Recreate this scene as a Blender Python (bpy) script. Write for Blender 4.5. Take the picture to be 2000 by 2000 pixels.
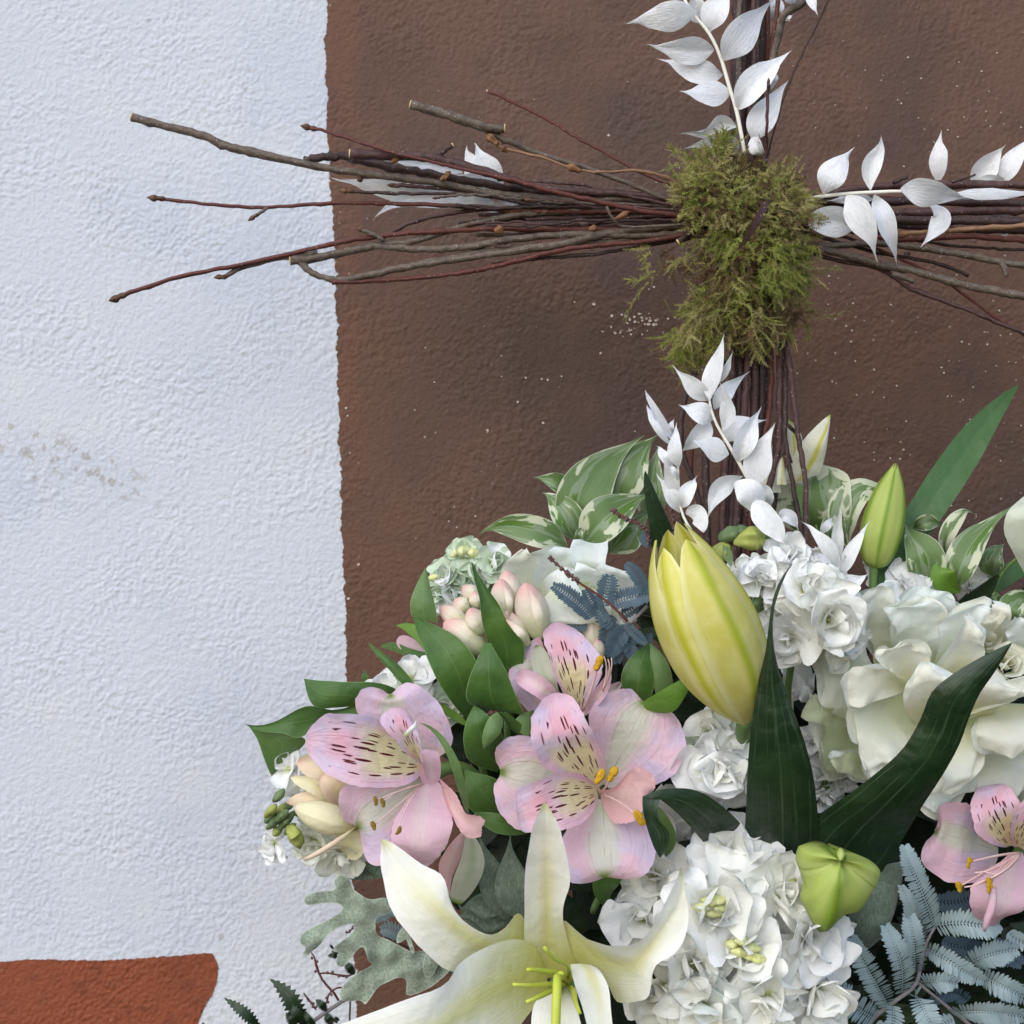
import bpy, math, random
import numpy as np
from mathutils import Vector, noise

# ---------------------------------------------------------------- camera, sky, sun, exposure
for o in list(bpy.data.objects):
    bpy.data.objects.remove(o)
SC = bpy.context.scene
COL = SC.collection
CAM_DIST = 0.75            # metres from the lens to the middle of the bouquet (y = 0)
SPAN = 0.50                # metres of the bouquet plane that fill the picture
cam_data = bpy.data.cameras.new("camera")
cam = bpy.data.objects.new("camera", cam_data)
COL.objects.link(cam)
cam.location = (0, -CAM_DIST, 0)
cam.rotation_euler = (math.radians(90), 0, 0)
cam_data.sensor_width = 36
cam_data.lens = 36 * CAM_DIST / SPAN
cam_data.clip_start = 0.02
cam_data.clip_end = 50
cam_data.dof.use_dof = True
cam_data.dof.focus_distance = 0.735
cam_data.dof.aperture_fstop = 24
SC.camera = cam

SUN_EL, SUN_AZ = math.radians(40), math.radians(-30)     # azimuth from straight behind the camera, minus = left
world = bpy.data.worlds.new("World")
SC.world = world
world.use_nodes = True
wn = world.node_tree
sky = wn.nodes.new('ShaderNodeTexSky')
sky.sky_type = 'NISHITA'
sky.sun_disc = False
sky.sun_elevation = SUN_EL
sky.sun_rotation = math.radians(180) - SUN_AZ
sky.air_density = 1.0
sky.dust_density = 1.0
sky.ozone_density = 1.0
wn.links.new(sky.outputs[0], wn.nodes['Background'].inputs[0])
wn.nodes['Background'].inputs[1].default_value = 0.15
sun_data = bpy.data.lights.new("sun", 'SUN')
sun_data.energy = 1.2
sun_data.angle = math.radians(70)
sun_data.color = (1.0, 0.95, 0.88)
sun = bpy.data.objects.new("sun", sun_data)
COL.objects.link(sun)
sd = Vector((math.sin(SUN_AZ) * math.cos(SUN_EL), -math.cos(SUN_AZ) * math.cos(SUN_EL), math.sin(SUN_EL)))
sun.rotation_euler = (-sd).to_track_quat('-Z', 'Y').to_euler()
SC.view_settings.view_transform = 'Standard'
SC.view_settings.look = 'None'
SC.view_settings.gamma = 1
SC.view_settings.exposure = 0.62
SC.render.engine = 'CYCLES'
SC.cycles.use_denoising = True
SC.cycles.max_bounces = 5
SC.cycles.diffuse_bounces = 3
SC.cycles.glossy_bounces = 2
SC.cycles.transmission_bounces = 3
SC.cycles.transparent_max_bounces = 4
SC.cycles.caustics_reflective = False
SC.cycles.caustics_refractive = False

# ---------------------------------------------------------------- measuring helpers
S = SPAN / 2000
_cur = [0.0, 0.0, 1.0]
CROPS = {'px': (0, 0, 1.0), 'A1': (150, 150, 800 / 1932), 'A2': (800, 150, 600 / 1932), 'A3': (1200, 0, 500 / 1932),
         'A4': (1500, 200, 500 / 1932), 'A6': (1200, 600, 500 / 1932), 'A7': (900, 800, 500 / 1932),
         'A8': (1500, 750, 500 / 1932), 'B1': (750, 1000, 500 / 1932), 'B2': (450, 1200, 500 / 1932),
         'B3': (900, 1250, 500 / 1932), 'B4': (1200, 950, 500 / 1932), 'B5': (1500, 1100, 500 / 1756),
         'B6': (1200, 1400, 550 / 1771), 'B7': (550, 1550, 750 / 1932), 'B8': (1500, 1500, 500 / 1932),
         'C6': (400, 1750, 500 / 1932)}


def use(c):
    """choose the measuring frame the following numbers are taken in"""
    _cur[:] = CROPS[c]


def P(x, y, d=0.0):
    """measured point + its distance d (mm, + = towards the wall) -> metres"""
    yy = d / 1000.0
    k = S * (CAM_DIST + yy) / CAM_DIST
    return np.array((((_cur[0] + x * _cur[2]) - 1000) * k, yy, (1000 - (_cur[1] + y * _cur[2])) * k))


def W(w, d=0.0):
    return w * _cur[2] * S * (CAM_DIST + d / 1000.0) / CAM_DIST


def cr(pts, n):
    """smooth curve through pts, n samples evenly along its length"""
    pts = np.asarray(pts, float)
    if len(pts) == 1:
        return np.repeat(pts, n, 0)
    seg = np.linalg.norm(np.diff(pts, axis=0), axis=1) + 1e-9
    t = np.concatenate([[0], np.cumsum(np.sqrt(seg) * np.sqrt(seg.mean()) if len(pts) > 2 else seg)])
    t /= t[-1]
    m = np.zeros_like(pts)
    if len(pts) > 2:
        m[1:-1] = (pts[2:] - pts[:-2]) / (t[2:] - t[:-2])[:, None]
        m[0] = 2 * (pts[1] - pts[0]) / (t[1] - t[0]) - m[1]
        m[-1] = 2 * (pts[-1] - pts[-2]) / (t[-1] - t[-2]) - m[-2]
    else:
        m[:] = pts[1] - pts[0]
    s = np.linspace(0, 1, n)
    i = np.clip(np.searchsorted(t, s, side='right') - 1, 0, len(pts) - 2)
    h = (t[i + 1] - t[i])
    q = ((s - t[i]) / h)[:, None]
    h = h[:, None]
    return ((2 * q**3 - 3 * q**2 + 1) * pts[i] + (q**3 - 2 * q**2 + q) * h * m[i]
            + (-2 * q**3 + 3 * q**2) * pts[i + 1] + (q**3 - q**2) * h * m[i + 1])


def interp(v, table):
    xs = [a for a, b in table]
    ys = [b for a, b in table]
    v = np.asarray(v, float)
    f = cr(np.array(list(zip(xs, ys, [0] * len(xs)))), 200)
    return np.maximum(np.interp(v, f[:, 0], f[:, 1]), 0)


# ---------------------------------------------------------------- object helpers
ORG = {}


def thing(name, label, cat, base=(0, 0, 0), group=None, kind=None):
    o = bpy.data.objects.new(name, None)
    COL.objects.link(o)
    b = P(*base)
    o.location = b
    o.empty_display_size = 0.01
    ORG[o.name] = b
    o['label'] = label
    o['category'] = cat
    if group:
        o['group'] = group
    if kind:
        o['kind'] = kind
    return o


def mesh(name, verts, faces, mat, parent=None, uv=None, smooth=True, thick=0.0, label=None, sub=0):
    verts = np.asarray(verts, float)
    org = ORG.get(parent.name, np.zeros(3)) if parent is not None else np.zeros(3)
    me = bpy.data.meshes.new(name)
    me.from_pydata((verts - org).tolist(), [], faces)
    if uv is not None:
        lay = me.uv_layers.new(name="UVMap")
        idx = np.zeros(len(me.loops), int)
        me.loops.foreach_get('vertex_index', idx)
        lay.data.foreach_set('uv', np.asarray(uv, float)[idx].ravel())
    if smooth:
        me.polygons.foreach_set('use_smooth', [True] * len(me.polygons))
    me.materials.append(mat)
    o = bpy.data.objects.new(name, me)
    COL.objects.link(o)
    if parent is not None:
        o.parent = parent
        ORG[o.name] = org
    if label:
        o['label'] = label
    if thick >= .6:      # felted leaves are thick; petals and thin leaves stay single translucent sheets
        md = o.modifiers.new('thickness', 'SOLIDIFY')
        md.thickness = thick / 1000
        md.offset = 0
    if sub:
        md = o.modifiers.new('smooth', 'SUBSURF')
        md.levels = md.render_levels = sub
    return o


def gridfaces(nv, nu, off=0):
    f = []
    for j in range(nv):
        for i in range(nu):
            a = off + j * (nu + 1) + i
            f.append((a, a + 1, a + nu + 2, a + nu + 1))
    return f


def put_grid(name, g, mat, parent, thick=0.25, label=None):
    nv, nu = g.shape[0] - 1, g.shape[1] - 1
    v, u = np.meshgrid(np.linspace(0, 1, nv + 1), np.linspace(0, 1, nu + 1), indexing='ij')
    return mesh(name, g.reshape(-1, 3), gridfaces(nv, nu), mat, parent,
                np.stack([u.ravel(), v.ravel()], 1), thick=thick, label=label)


def nz(p, s, seed):
    return noise.noise(Vector((p[0] * s + seed * 7.1, p[1] * s - seed * 3.7, p[2] * s + seed * 1.3)))


def ruffle(g, amp, freq, seed, side=0.6, fine=0.3):
    """edge waves: out-of-surface displacement growing towards margin and tip; amp mm, freq waves per cm"""
    nv, nu = g.shape[0], g.shape[1]
    for j in range(nv):
        v = j / (nv - 1)
        for i in range(nu):
            u = abs(2 * i / (nu - 1) - 1)
            w = min(1, (u**2) * (0.3 + v) * side + v**3 * 0.6)
            p = g[j, i]
            n = nz(p, freq * 250, seed)
            n2 = nz(p, freq * 250, seed + 31)
            if fine:
                n += fine * nz(p, freq * 800, seed + 57)
            g[j, i] = p + np.array((n2 * 0.4, n, n2 * 0.4)) * (amp / 1000 * w * 1.5)
    return g


def jagged(g, amp, seed):
    """small irregular teeth on margin and tip"""
    rnd = random.Random(seed)
    c = g.mean(axis=1)
    nv, nu = g.shape[:2]
    for j in range(nv // 4, nv):
        for i in (0, nu - 1):
            d = g[j, i] - c[j]
            L = np.linalg.norm(d) + 1e-9
            g[j, i] += d / L * rnd.uniform(-1, 1) * amp / 1000
    for i in range(nu):
        d = g[-1, i] - g[-3, i]
        L = np.linalg.norm(d) + 1e-9
        g[-1, i] += d / L * rnd.uniform(-1, 1) * amp / 1000
    return g


def loft(name, rails, mat, parent, d=(0, 0), cup=0.0, bow=0.0, nu=12, nv=18, ruf=None, jag=0, thick=0.25, seed=1,
         rev=False, label=None, vein=0.0, roll=0.0, tiproll=0.0):
    """petal or blade between two or three traced rails (base first). d: depth profile mm along it;
    cup: mm the margins come forward of the middle (negative = domed); bow: forward bow along the length"""
    cup *= .45
    thick *= .6
    dd = np.asarray(d, float)
    R = []
    for k, r in enumerate(rails):
        pts = []
        n = len(r)
        for i, q in enumerate(r):
            t = i / max(1, n - 1)
            dep = float(np.interp(t, np.linspace(0, 1, len(dd)), dd)) + (q[2] if len(q) > 2 else 0)
            pts.append(P(q[0], q[1], dep))
        if rev:
            pts = pts[::-1]
        R.append(cr(pts, nv + 1))
    g = np.zeros((nv + 1, nu + 1, 3))
    us = np.linspace(0, 1, nu + 1)
    for j in range(nv + 1):
        row = np.array([r[j] for r in R])
        if len(row) == 2:
            g[j] = row[0][None] * (1 - us)[:, None] + row[1][None] * us[:, None]
        else:
            a, b, c = row
            x = us[:, None]
            g[j] = a * (2 * (x - .5) * (x - 1)) + b * (-4 * x * (x - 1)) + c * (2 * x * (x - .5))
        v = j / nv
        prof = 4 * us * (1 - us)
        sh = cup / 1000 * prof * (math.sin(math.pi * min(1, 0.12 + v * 0.85)))
        sh = sh - bow / 1000 * math.sin(math.pi * v)
        if roll:
            sh = sh + roll / 1000 * np.abs(2 * us - 1)**6 * min(1, v * 2.5)
        if tiproll:
            sh = sh + tiproll / 1000 * v**5
        if vein:
            sh = sh + vein / 1000 * np.exp(-((us - .5) / .09)**2) * (1 - v * .7)
        g[j, :, 1] += sh
    if ruf:
        ruffle(g, ruf[0], ruf[1], seed)
    if jag:
        jagged(g, jag, seed)
    return put_grid(name, g, mat, parent, thick, label)


PROF = {
    'ovate': [(0, .07), (.08, .38), (.22, .83), (.36, 1), (.5, .93), (.65, .64), (.78, .32), (.88, .12), (.95, .045), (1, .01)],
    'lance': [(0, .16), (.15, .62), (.35, .95), (.5, 1), (.7, .78), (.85, .45), (.95, .16), (1, .02)],
    'strap': [(0, .62), (.2, .85), (.45, 1), (.65, .9), (.85, .5), (.95, .22), (1, .02)],
    'ellip': [(0, .12), (.12, .6), (.3, .92), (.5, 1), (.7, .92), (.88, .6), (.97, .25), (1, .06)],
    'round': [(0, .2), (.12, .62), (.3, .94), (.5, 1), (.75, .88), (.92, .52), (1, .1)],
    'obov': [(0, .16), (.2, .4), (.45, .78), (.7, 1), (.86, .93), (.95, .65), (1, .3)],
    'lobe': [(0, .75), (.3, .8), (.6, .9), (.8, 1), (.93, .72), (1, .2)],
}


def ribbon(name, path, w, mat, parent, prof='ovate', roll=0, d=0, fold=0.0, cup=0.0, nu=8, nv=16, ruf=None, seed=1,
           thick=0.25, teeth=0, label=None):
    """leaf along a measured centre line; roll (deg, may be a list along the leaf) turns the blade about it"""
    dd = np.atleast_1d(np.asarray(d, float))
    pts = []
    for i, q in enumerate(path):
        t = i / (len(path) - 1)
        dep = float(np.interp(t, np.linspace(0, 1, len(dd)), dd)) if len(dd) > 1 else dd[0]
        pts.append(P(q[0], q[1], dep + (q[2] if len(q) > 2 else 0)))
    c = cr(pts, nv + 1)
    T = np.gradient(c, axis=0)
    T /= np.linalg.norm(T, axis=1)[:, None] + 1e-12
    vs = np.linspace(0, 1, nv + 1)
    ww = interp(vs, PROF[prof]) * W(w, dd.mean()) / 2
    rl = np.radians(np.interp(vs, np.linspace(0, 1, len(np.atleast_1d(roll))), np.atleast_1d(roll)))
    us = np.linspace(-1, 1, nu + 1)
    g = np.zeros((nv + 1, nu + 1, 3))
    cp = np.array((0, -CAM_DIST, 0))
    prev = None
    for j in range(nv + 1):
        V = cp - c[j]
        V /= np.linalg.norm(V)
        s = np.cross(T[j], V)
        L = np.linalg.norm(s)
        if L < 0.15 and prev is not None:
            s = prev - T[j] * prev.dot(T[j])
            L = np.linalg.norm(s)
        s /= L
        prev = s
        n = np.cross(s, T[j])
        if n.dot(V) < 0:
            n = -n
        s2 = s * math.cos(rl[j]) + n * math.sin(rl[j])
        n2 = -s * math.sin(rl[j]) + n * math.cos(rl[j])
        for i, u in enumerate(us):
            k = ww[j]
            if teeth and abs(u) > .99:
                k *= 1 + teeth * (1 if j % 2 else -1)
            off = k * (fold * abs(u) + cup * u * u)
            g[j, i] = c[j] + s2 * u * k + n2 * off
    if ruf:
        ruffle(g, ruf[0], ruf[1], seed)
    return put_grid(name, g, mat, parent, thick, label)


def tube(name, path, r, mat, parent, d=0, ns=9, step=None, wob=0.0, seed=1, caps=True, nodes=0.0, label=None, jit=0.0):
    """branch or stem through measured points; r (frame units, may be a list along it)"""
    dd = np.atleast_1d(np.asarray(d, float))
    pts = []
    for i, q in enumerate(path):
        t = i / (len(path) - 1)
        dep = float(np.interp(t, np.linspace(0, 1, len(dd)), dd)) if len(dd) > 1 else dd[0]
        pts.append(P(q[0], q[1], dep + (q[2] if len(q) > 2 else 0)))
    L = np.linalg.norm(np.diff(np.array(pts), axis=0), axis=1).sum()
    n = max(6, int(L / (step or 0.004)))
    n = min(n, 90)
    c = cr(pts, n + 1)
    rr = np.interp(np.linspace(0, 1, n + 1), np.linspace(0, 1, len(np.atleast_1d(r))), np.atleast_1d(r)) * W(1, dd.mean())
    rnd = random.Random(seed)
    if jit:
        for i in range(1, n):
            c[i] += np.array([rnd.gauss(0, 1) for _ in range(3)]) * jit / 1000
    if nodes:
        i = rnd.randint(3, 7)
        while i < n - 1:
            rr[i] *= 1 + nodes
            i += rnd.randint(6, 13)
    T = np.gradient(c, axis=0)
    T /= np.linalg.norm(T, axis=1)[:, None] + 1e-12
    a = np.array((0, 1.0, 0)) if abs(T[0][1]) < .9 else np.array((1.0, 0, 0))
    V, F, UV = [], [], []
    dist = 0
    for j in range(n + 1):
        a = a - T[j] * a.dot(T[j])
        a /= np.linalg.norm(a)
        b = np.cross(T[j], a)
        if j:
            dist += np.linalg.norm(c[j] - c[j - 1])
        for i in range(ns):
            th = 2 * math.pi * i / ns
            k = rr[j]
            if wob:
                k *= 1 + wob * nz(c[j] + a * math.cos(th) * .01 + b * math.sin(th) * .01, 160, seed)
            V.append(c[j] + (a * math.cos(th) + b * math.sin(th)) * k)
            UV.append((i / ns, dist * 100))
    for j in range(n):
        for i in range(ns):
            F.append((j * ns + i, j * ns + (i + 1) % ns, (j + 1) * ns + (i + 1) % ns, (j + 1) * ns + i))
    if caps:
        F.append(tuple(range(ns))[::-1])
        F.append(tuple(n * ns + i for i in range(ns)))
    return mesh(name, V, F, mat, parent, UV, label=label)


def spindle(name, path, r, mat, parent, prof=None, d=0, ns=14, nv=16, lobes=0, lobe_amp=0.0, label=None, flat=1.0,
            seed=0, bump=0.0):
    """closed bud shape along a measured axis"""
    prof = prof or [(0, .25), (.12, .62), (.32, .95), (.5, 1), (.7, .82), (.86, .5), (.95, .25), (1, .03)]
    dd = np.atleast_1d(np.asarray(d, float))
    pts = []
    for i, q in enumerate(path):
        t = i / (len(path) - 1)
        dep = float(np.interp(t, np.linspace(0, 1, len(dd)), dd)) if len(dd) > 1 else dd[0]
        pts.append(P(q[0], q[1], dep + (q[2] if len(q) > 2 else 0)))
    c = cr(pts, nv + 1)
    T = np.gradient(c, axis=0)
    T /= np.linalg.norm(T, axis=1)[:, None]
    R = interp(np.linspace(0, 1, nv + 1), prof) * W(r, dd.mean())
    V, F, UV = [], [], []
    for j in range(nv + 1):
        view = np.array((0, -1.0, 0)) + np.array((0.03, 0, 0.02))
        b = np.cross(T[j], view)
        b /= np.linalg.norm(b)
        a = np.cross(b, T[j])
        for i in range(ns + 1):
            th = 2 * math.pi * i / ns
            k = R[j] * (1 + (lobe_amp * math.cos(lobes * th + seed) if lobes else 0))
            if bump:
                k *= 1 + bump * nz(c[j] + a * math.cos(th) * .01 + b * math.sin(th) * .01, 220, seed)
            V.append(c[j] + b * math.sin(th) * k + a * math.cos(th) * k * flat)
            UV.append((i / ns, j / nv))
    F = gridfaces(nv, ns)
    F.append(tuple(range(ns))[::-1])
    return mesh(name, V, F, mat, parent, UV, label=label)


def petal_local(name, o, r, a, L, Wd, e0, e1, mat, parent, prof='obov', cup=.25, ruf=None, seed=1, nu=8, nv=9, thick=.2,
                start=0.0, label=None):
    """petal standing on a flower's axis a, leaving it in direction r; e0/e1 lift (deg) at base/tip"""
    r = r - a * r.dot(a)
    r = r / np.linalg.norm(r)
    s = np.cross(a, r)
    p = o + r * start
    g = np.zeros((nv + 1, nu + 1, 3))
    us = np.linspace(-1, 1, nu + 1)
    pr = interp(np.linspace(0, 1, nv + 1), PROF[prof])
    for j in range(nv + 1):
        v = j / nv
        e = math.radians(e0 + (e1 - e0) * v)
        t = r * math.cos(e) + a * math.sin(e)
        n = -r * math.sin(e) + a * math.cos(e)
        if j:
            p = p + t * L / nv
        for i, u in enumerate(us):
            k = pr[j] * Wd / 2
            g[j, i] = p + s * u * k + n * (cup * u * u * k) - t * (u * u * k * .18 * v)
    if ruf:
        ruffle(g, ruf[0], ruf[1], seed)
    return put_grid(name, g, mat, parent, thick, label)


def outline_blade(name, pts, mat, parent, d, bulge=2.0, cell=None, thick=1.0, curl=2.0, seed=1, label=None):
    """lobed leaf cut from a traced outline: one continuous sheet, domed along its middle, margins uneven"""
    from mathutils.geometry import delaunay_2d_cdt
    ol = cr([np.array((a, b, 0.0)) for a, b in pts + [pts[0]]], len(pts) * 5 + 1)[:-1]
    rr = random.Random(seed)
    n = len(ol)
    V2 = [Vector((p[0] + rr.uniform(-2, 2), p[1] + rr.uniform(-2, 2))) for p in ol]
    E = [(i, (i + 1) % n) for i in range(n)]
    cell = cell or 26
    xs, ys = ol[:, 0], ol[:, 1]

    def dist_in(x, y):
        ins = False
        for i in range(n):
            x0, y0, x1, y1 = xs[i], ys[i], xs[(i + 1) % n], ys[(i + 1) % n]
            if (y0 > y) != (y1 > y) and x < (x1 - x0) * (y - y0) / (y1 - y0) + x0:
                ins = not ins
        return np.sqrt((xs - x)**2 + (ys - y)**2).min() if ins else -1
    y = ys.min()
    while y < ys.max():
        x = xs.min()
        while x < xs.max():
            if dist_in(x, y) > cell * .45:
                V2.append(Vector((x + rr.uniform(-4, 4), y + rr.uniform(-4, 4))))
            x += cell
        y += cell
    res = delaunay_2d_cdt(V2, E, [], 1, 1e-5)
    V, UV = [], []
    for q in res[0]:
        e = np.sqrt((xs - q[0])**2 + (ys - q[1])**2).min()
        k = 1 - math.exp(-e / (cell * 1.3))
        dep = d - bulge * k + curl * noise.noise(Vector((q[0] * .008, q[1] * .008, seed)))
        V.append(P(q[0], q[1], dep))
        UV.append((k, .5))
    return mesh(name, V, [tuple(f) for f in res[2]], mat, parent, UV, thick=thick, label=label)


def axis_of(face):
    a = np.array((face[0], -1.0, face[1]), float)
    return a / np.linalg.norm(a)


def frame_of(a):
    up = np.array((0, 0, 1.0))
    x = np.cross(up, a)
    x /= np.linalg.norm(x)
    return x, np.cross(a, x)
# ---------------------------------------------------------------- materials
class NT:
    def __init__(self, name):
        self.m = bpy.data.materials.new(name)
        self.m.use_nodes = True
        self.t = self.m.node_tree
        self.t.nodes.clear()
        self.out = self.t.nodes.new('ShaderNodeOutputMaterial')

    def n(self, typ, inp=None, **props):
        x = self.t.nodes.new(typ)
        for k, v in props.items():
            setattr(x, k, v)
        for k, v in (inp or {}).items():
            self.set(x.inputs[k], v)
        return x

    def set(self, sock, v):
        if isinstance(v, bpy.types.NodeSocket):
            self.t.links.new(v, sock)
        else:
            if sock.type == 'RGBA' and len(v) == 3:
                v = tuple(v) + (1,)
            sock.default_value = v

    def math(self, op, a, b=0.0, c=None, clamp=False):
        x = self.n('ShaderNodeMath', operation=op, use_clamp=clamp)
        self.set(x.inputs[0], a)
        self.set(x.inputs[1], b)
        if c is not None:
            self.set(x.inputs[2], c)
        return x.outputs[0]

    def mix(self, f, a, b, blend='MIX'):
        x = self.n('ShaderNodeMix', data_type='RGBA', blend_type=blend)
        self.set(x.inputs[0], f)
        self.set(x.inputs[6], a)
        self.set(x.inputs[7], b)
        return x.outputs[2]

    def step(self, x, lo, hi, a=0.0, b=1.0):
        r = self.n('ShaderNodeMapRange', interpolation_type='SMOOTHSTEP')
        self.set(r.inputs[0], x)
        self.set(r.inputs[1], lo)
        self.set(r.inputs[2], hi)
        self.set(r.inputs[3], a)
        self.set(r.inputs[4], b)
        return r.outputs[0]

    def noise(self, scale, detail=3, vec=None, rough=.55, dist=0.0):
        x = self.n('ShaderNodeTexNoise', {'Scale': scale, 'Detail': detail, 'Roughness': rough, 'Distortion': dist})
        if vec is not None:
            self.set(x.inputs['Vector'], vec)
        return x.outputs[0]

    def voro(self, scale, vec=None, rnd=1.0, feature='F1'):
        x = self.n('ShaderNodeTexVoronoi', {'Scale': scale, 'Randomness': rnd}, feature=feature)
        if vec is not None:
            self.set(x.inputs['Vector'], vec)
        return x

    def obj(self):
        return self.n('ShaderNodeTexCoord').outputs['Object']

    def uv(self):
        c = self.n('ShaderNodeTexCoord').outputs['UV']
        s = self.n('ShaderNodeSeparateXYZ', {0: c})
        return c, s.outputs[0], s.outputs[1]

    def vmul(self, v, k):
        x = self.n('ShaderNodeVectorMath', operation='MULTIPLY')
        self.set(x.inputs[0], v)
        x.inputs[1].default_value = k
        return x.outputs[0]

    def vadd(self, v, w):
        x = self.n('ShaderNodeVectorMath', operation='ADD')
        self.set(x.inputs[0], v)
        self.set(x.inputs[1], w)
        return x.outputs[0]

    def rand(self):
        return self.n('ShaderNodeObjectInfo').outputs['Random']

    def bump(self, h, strength, dist):
        return self.n('ShaderNodeBump', {'Strength': strength, 'Distance': dist, 'Height': h}).outputs[0]

    def finish(self, col, rough=.5, nrm=None, trans=0.0, tcol=None, spec=.35, sheen=0.0):
        p = self.n('ShaderNodeBsdfPrincipled', {'Base Color': col, 'Roughness': rough, 'Specular IOR Level': spec})
        if sheen:
            p.inputs['Sheen Weight'].default_value = sheen
        if nrm is not None:
            self.set(p.inputs['Normal'], nrm)
        sh = p.outputs[0]
        if trans:
            t = self.n('ShaderNodeBsdfTranslucent', {'Color': tcol if tcol is not None else col})
            if nrm is not None:
                self.set(t.inputs['Normal'], nrm)
            mx = self.n('ShaderNodeMixShader', {0: trans, 1: sh, 2: t.outputs[0]})
            sh = mx.outputs[0]
        self.t.links.new(sh, self.out.inputs[0])
        return self.m


def srgb(r, g, b):
    f = lambda c: (c / 255 / 12.92) if c / 255 <= .04045 else ((c / 255 + .055) / 1.055)**2.4
    return (f(r), f(g), f(b))


def m_wall(name, base, var1, var2, kind):
    t = NT(name)
    o = t.obj()
    n1 = t.noise(7, 4, o)
    n2 = t.noise(23, 5, o, .6)
    n3 = t.noise(2.6, 2, o)
    col = t.mix(t.step(n1, .42, .68), base, var1)
    col = t.mix(t.math('MULTIPLY', t.step(n2, .5, .75), .55), col, var2)
    fine = t.noise(420, 3, o, .6)
    if kind == 'white':
        # grey dirt caught in a few pits, beige where the coat is thin
        pit = t.voro(55, o)
        mask = t.math('MULTIPLY', t.step(pit.outputs['Distance'], .16, .06), t.step(t.noise(9, 2, o), .56, .68))
        col = t.mix(t.math('MULTIPLY', mask, .55), col, srgb(150, 146, 138))
        sx = t.n('ShaderNodeSeparateXYZ', {0: o})
        band = t.math('ABSOLUTE', t.math('SUBTRACT', sx.outputs[2], t.math('SUBTRACT', .042, t.math('MULTIPLY', t.math('ADD', sx.outputs[0], .3), .36))))
        streak = t.math('MULTIPLY', t.math('MULTIPLY', t.step(band, .02, .004), t.step(sx.outputs[0], -.19, -.25)), t.step(t.noise(150, 4, o, .65), .53, .62))
        col = t.mix(t.math('MULTIPLY', streak, .5), col, srgb(142, 126, 104))
        pit2 = t.voro(150, o)
        mask2 = t.math('MULTIPLY', t.step(pit2.outputs['Distance'], .22, .1), t.step(t.noise(14, 3, t.vadd(o, (3, 1, 2))), .58, .66))
        col = t.mix(t.math('MULTIPLY', mask2, .45), col, srgb(160, 152, 138))
    if kind == 'orange':
        col = t.mix(t.math('MULTIPLY', t.step(t.noise(60, 4, o, .7), .5, .68), .6), col, srgb(96, 52, 40))
        sp = t.voro(210, o)
        rs = t.n('ShaderNodeSeparateXYZ', {0: sp.outputs['Color']})
        on = t.math('MULTIPLY', t.step(sp.outputs['Distance'], .16, .08), t.step(rs.outputs[0], .9, .93))
        col = t.mix(t.math('MULTIPLY', on, .6), col, srgb(186, 160, 146))
    if kind == 'brown':
        sx = t.n('ShaderNodeSeparateXYZ', {0: o})
        # older, more orange coat shows along the left border and in a worn patch higher up
        lf = t.step(t.math('ADD', sx.outputs[0], t.math('MULTIPLY', n2, .03)), -.075, .02, 1, 0)
        col = t.mix(t.math('MULTIPLY', lf, .4), col, srgb(104, 72, 54))
        ed = t.step(t.math('ADD', sx.outputs[0], t.math('MULTIPLY', n2, .02)), -.093, -.078, 1, 0)
        col = t.mix(t.math('MULTIPLY', t.math('MULTIPLY', ed, t.step(n1, .4, .6)), .35), col, srgb(124, 80, 56))
        st = t.math('MULTIPLY', t.step(t.noise(8.5, 4, t.vadd(o, (.3, 2, 5.4)), .6), .52, .7), .55)
        col = t.mix(st, col, srgb(76, 59, 57))
        rust = t.math('MULTIPLY', t.step(t.noise(5.2, 4, t.vadd(o, (1.7, 0, .4))), .55, .74), t.step(sx.outputs[2], .12, .3))
        col = t.mix(t.math('MULTIPLY', rust, .5), col, srgb(114, 72, 58))
        sp = t.voro(170, o)
        on = t.math('MULTIPLY', t.step(sp.outputs['Distance'], .14, .06), t.step(t.noise(5, 2, t.vadd(o, (4, 4, 4))), .5, .64))
        rs = t.n('ShaderNodeSeparateXYZ', {0: sp.outputs['Color']})
        on = t.math('MULTIPLY', on, t.step(rs.outputs[0], .8, .84))
        col = t.mix(t.math('MULTIPLY', on, .7), col, srgb(190, 178, 168))
    col = t.mix(t.math('MULTIPLY', t.step(fine, .35, .75), .18), col, var2)
    nr = t.bump(t.noise(620, 2, t.vadd(o, (1, 7, 3))), .45, .0009)
    nr2 = t.n('ShaderNodeBump', {'Strength': .3, 'Distance': .0003, 'Height': fine, 'Normal': nr}).outputs[0]
    return t.finish(col, .8 if kind == 'white' else .62, nr2, spec=.25)


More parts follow.
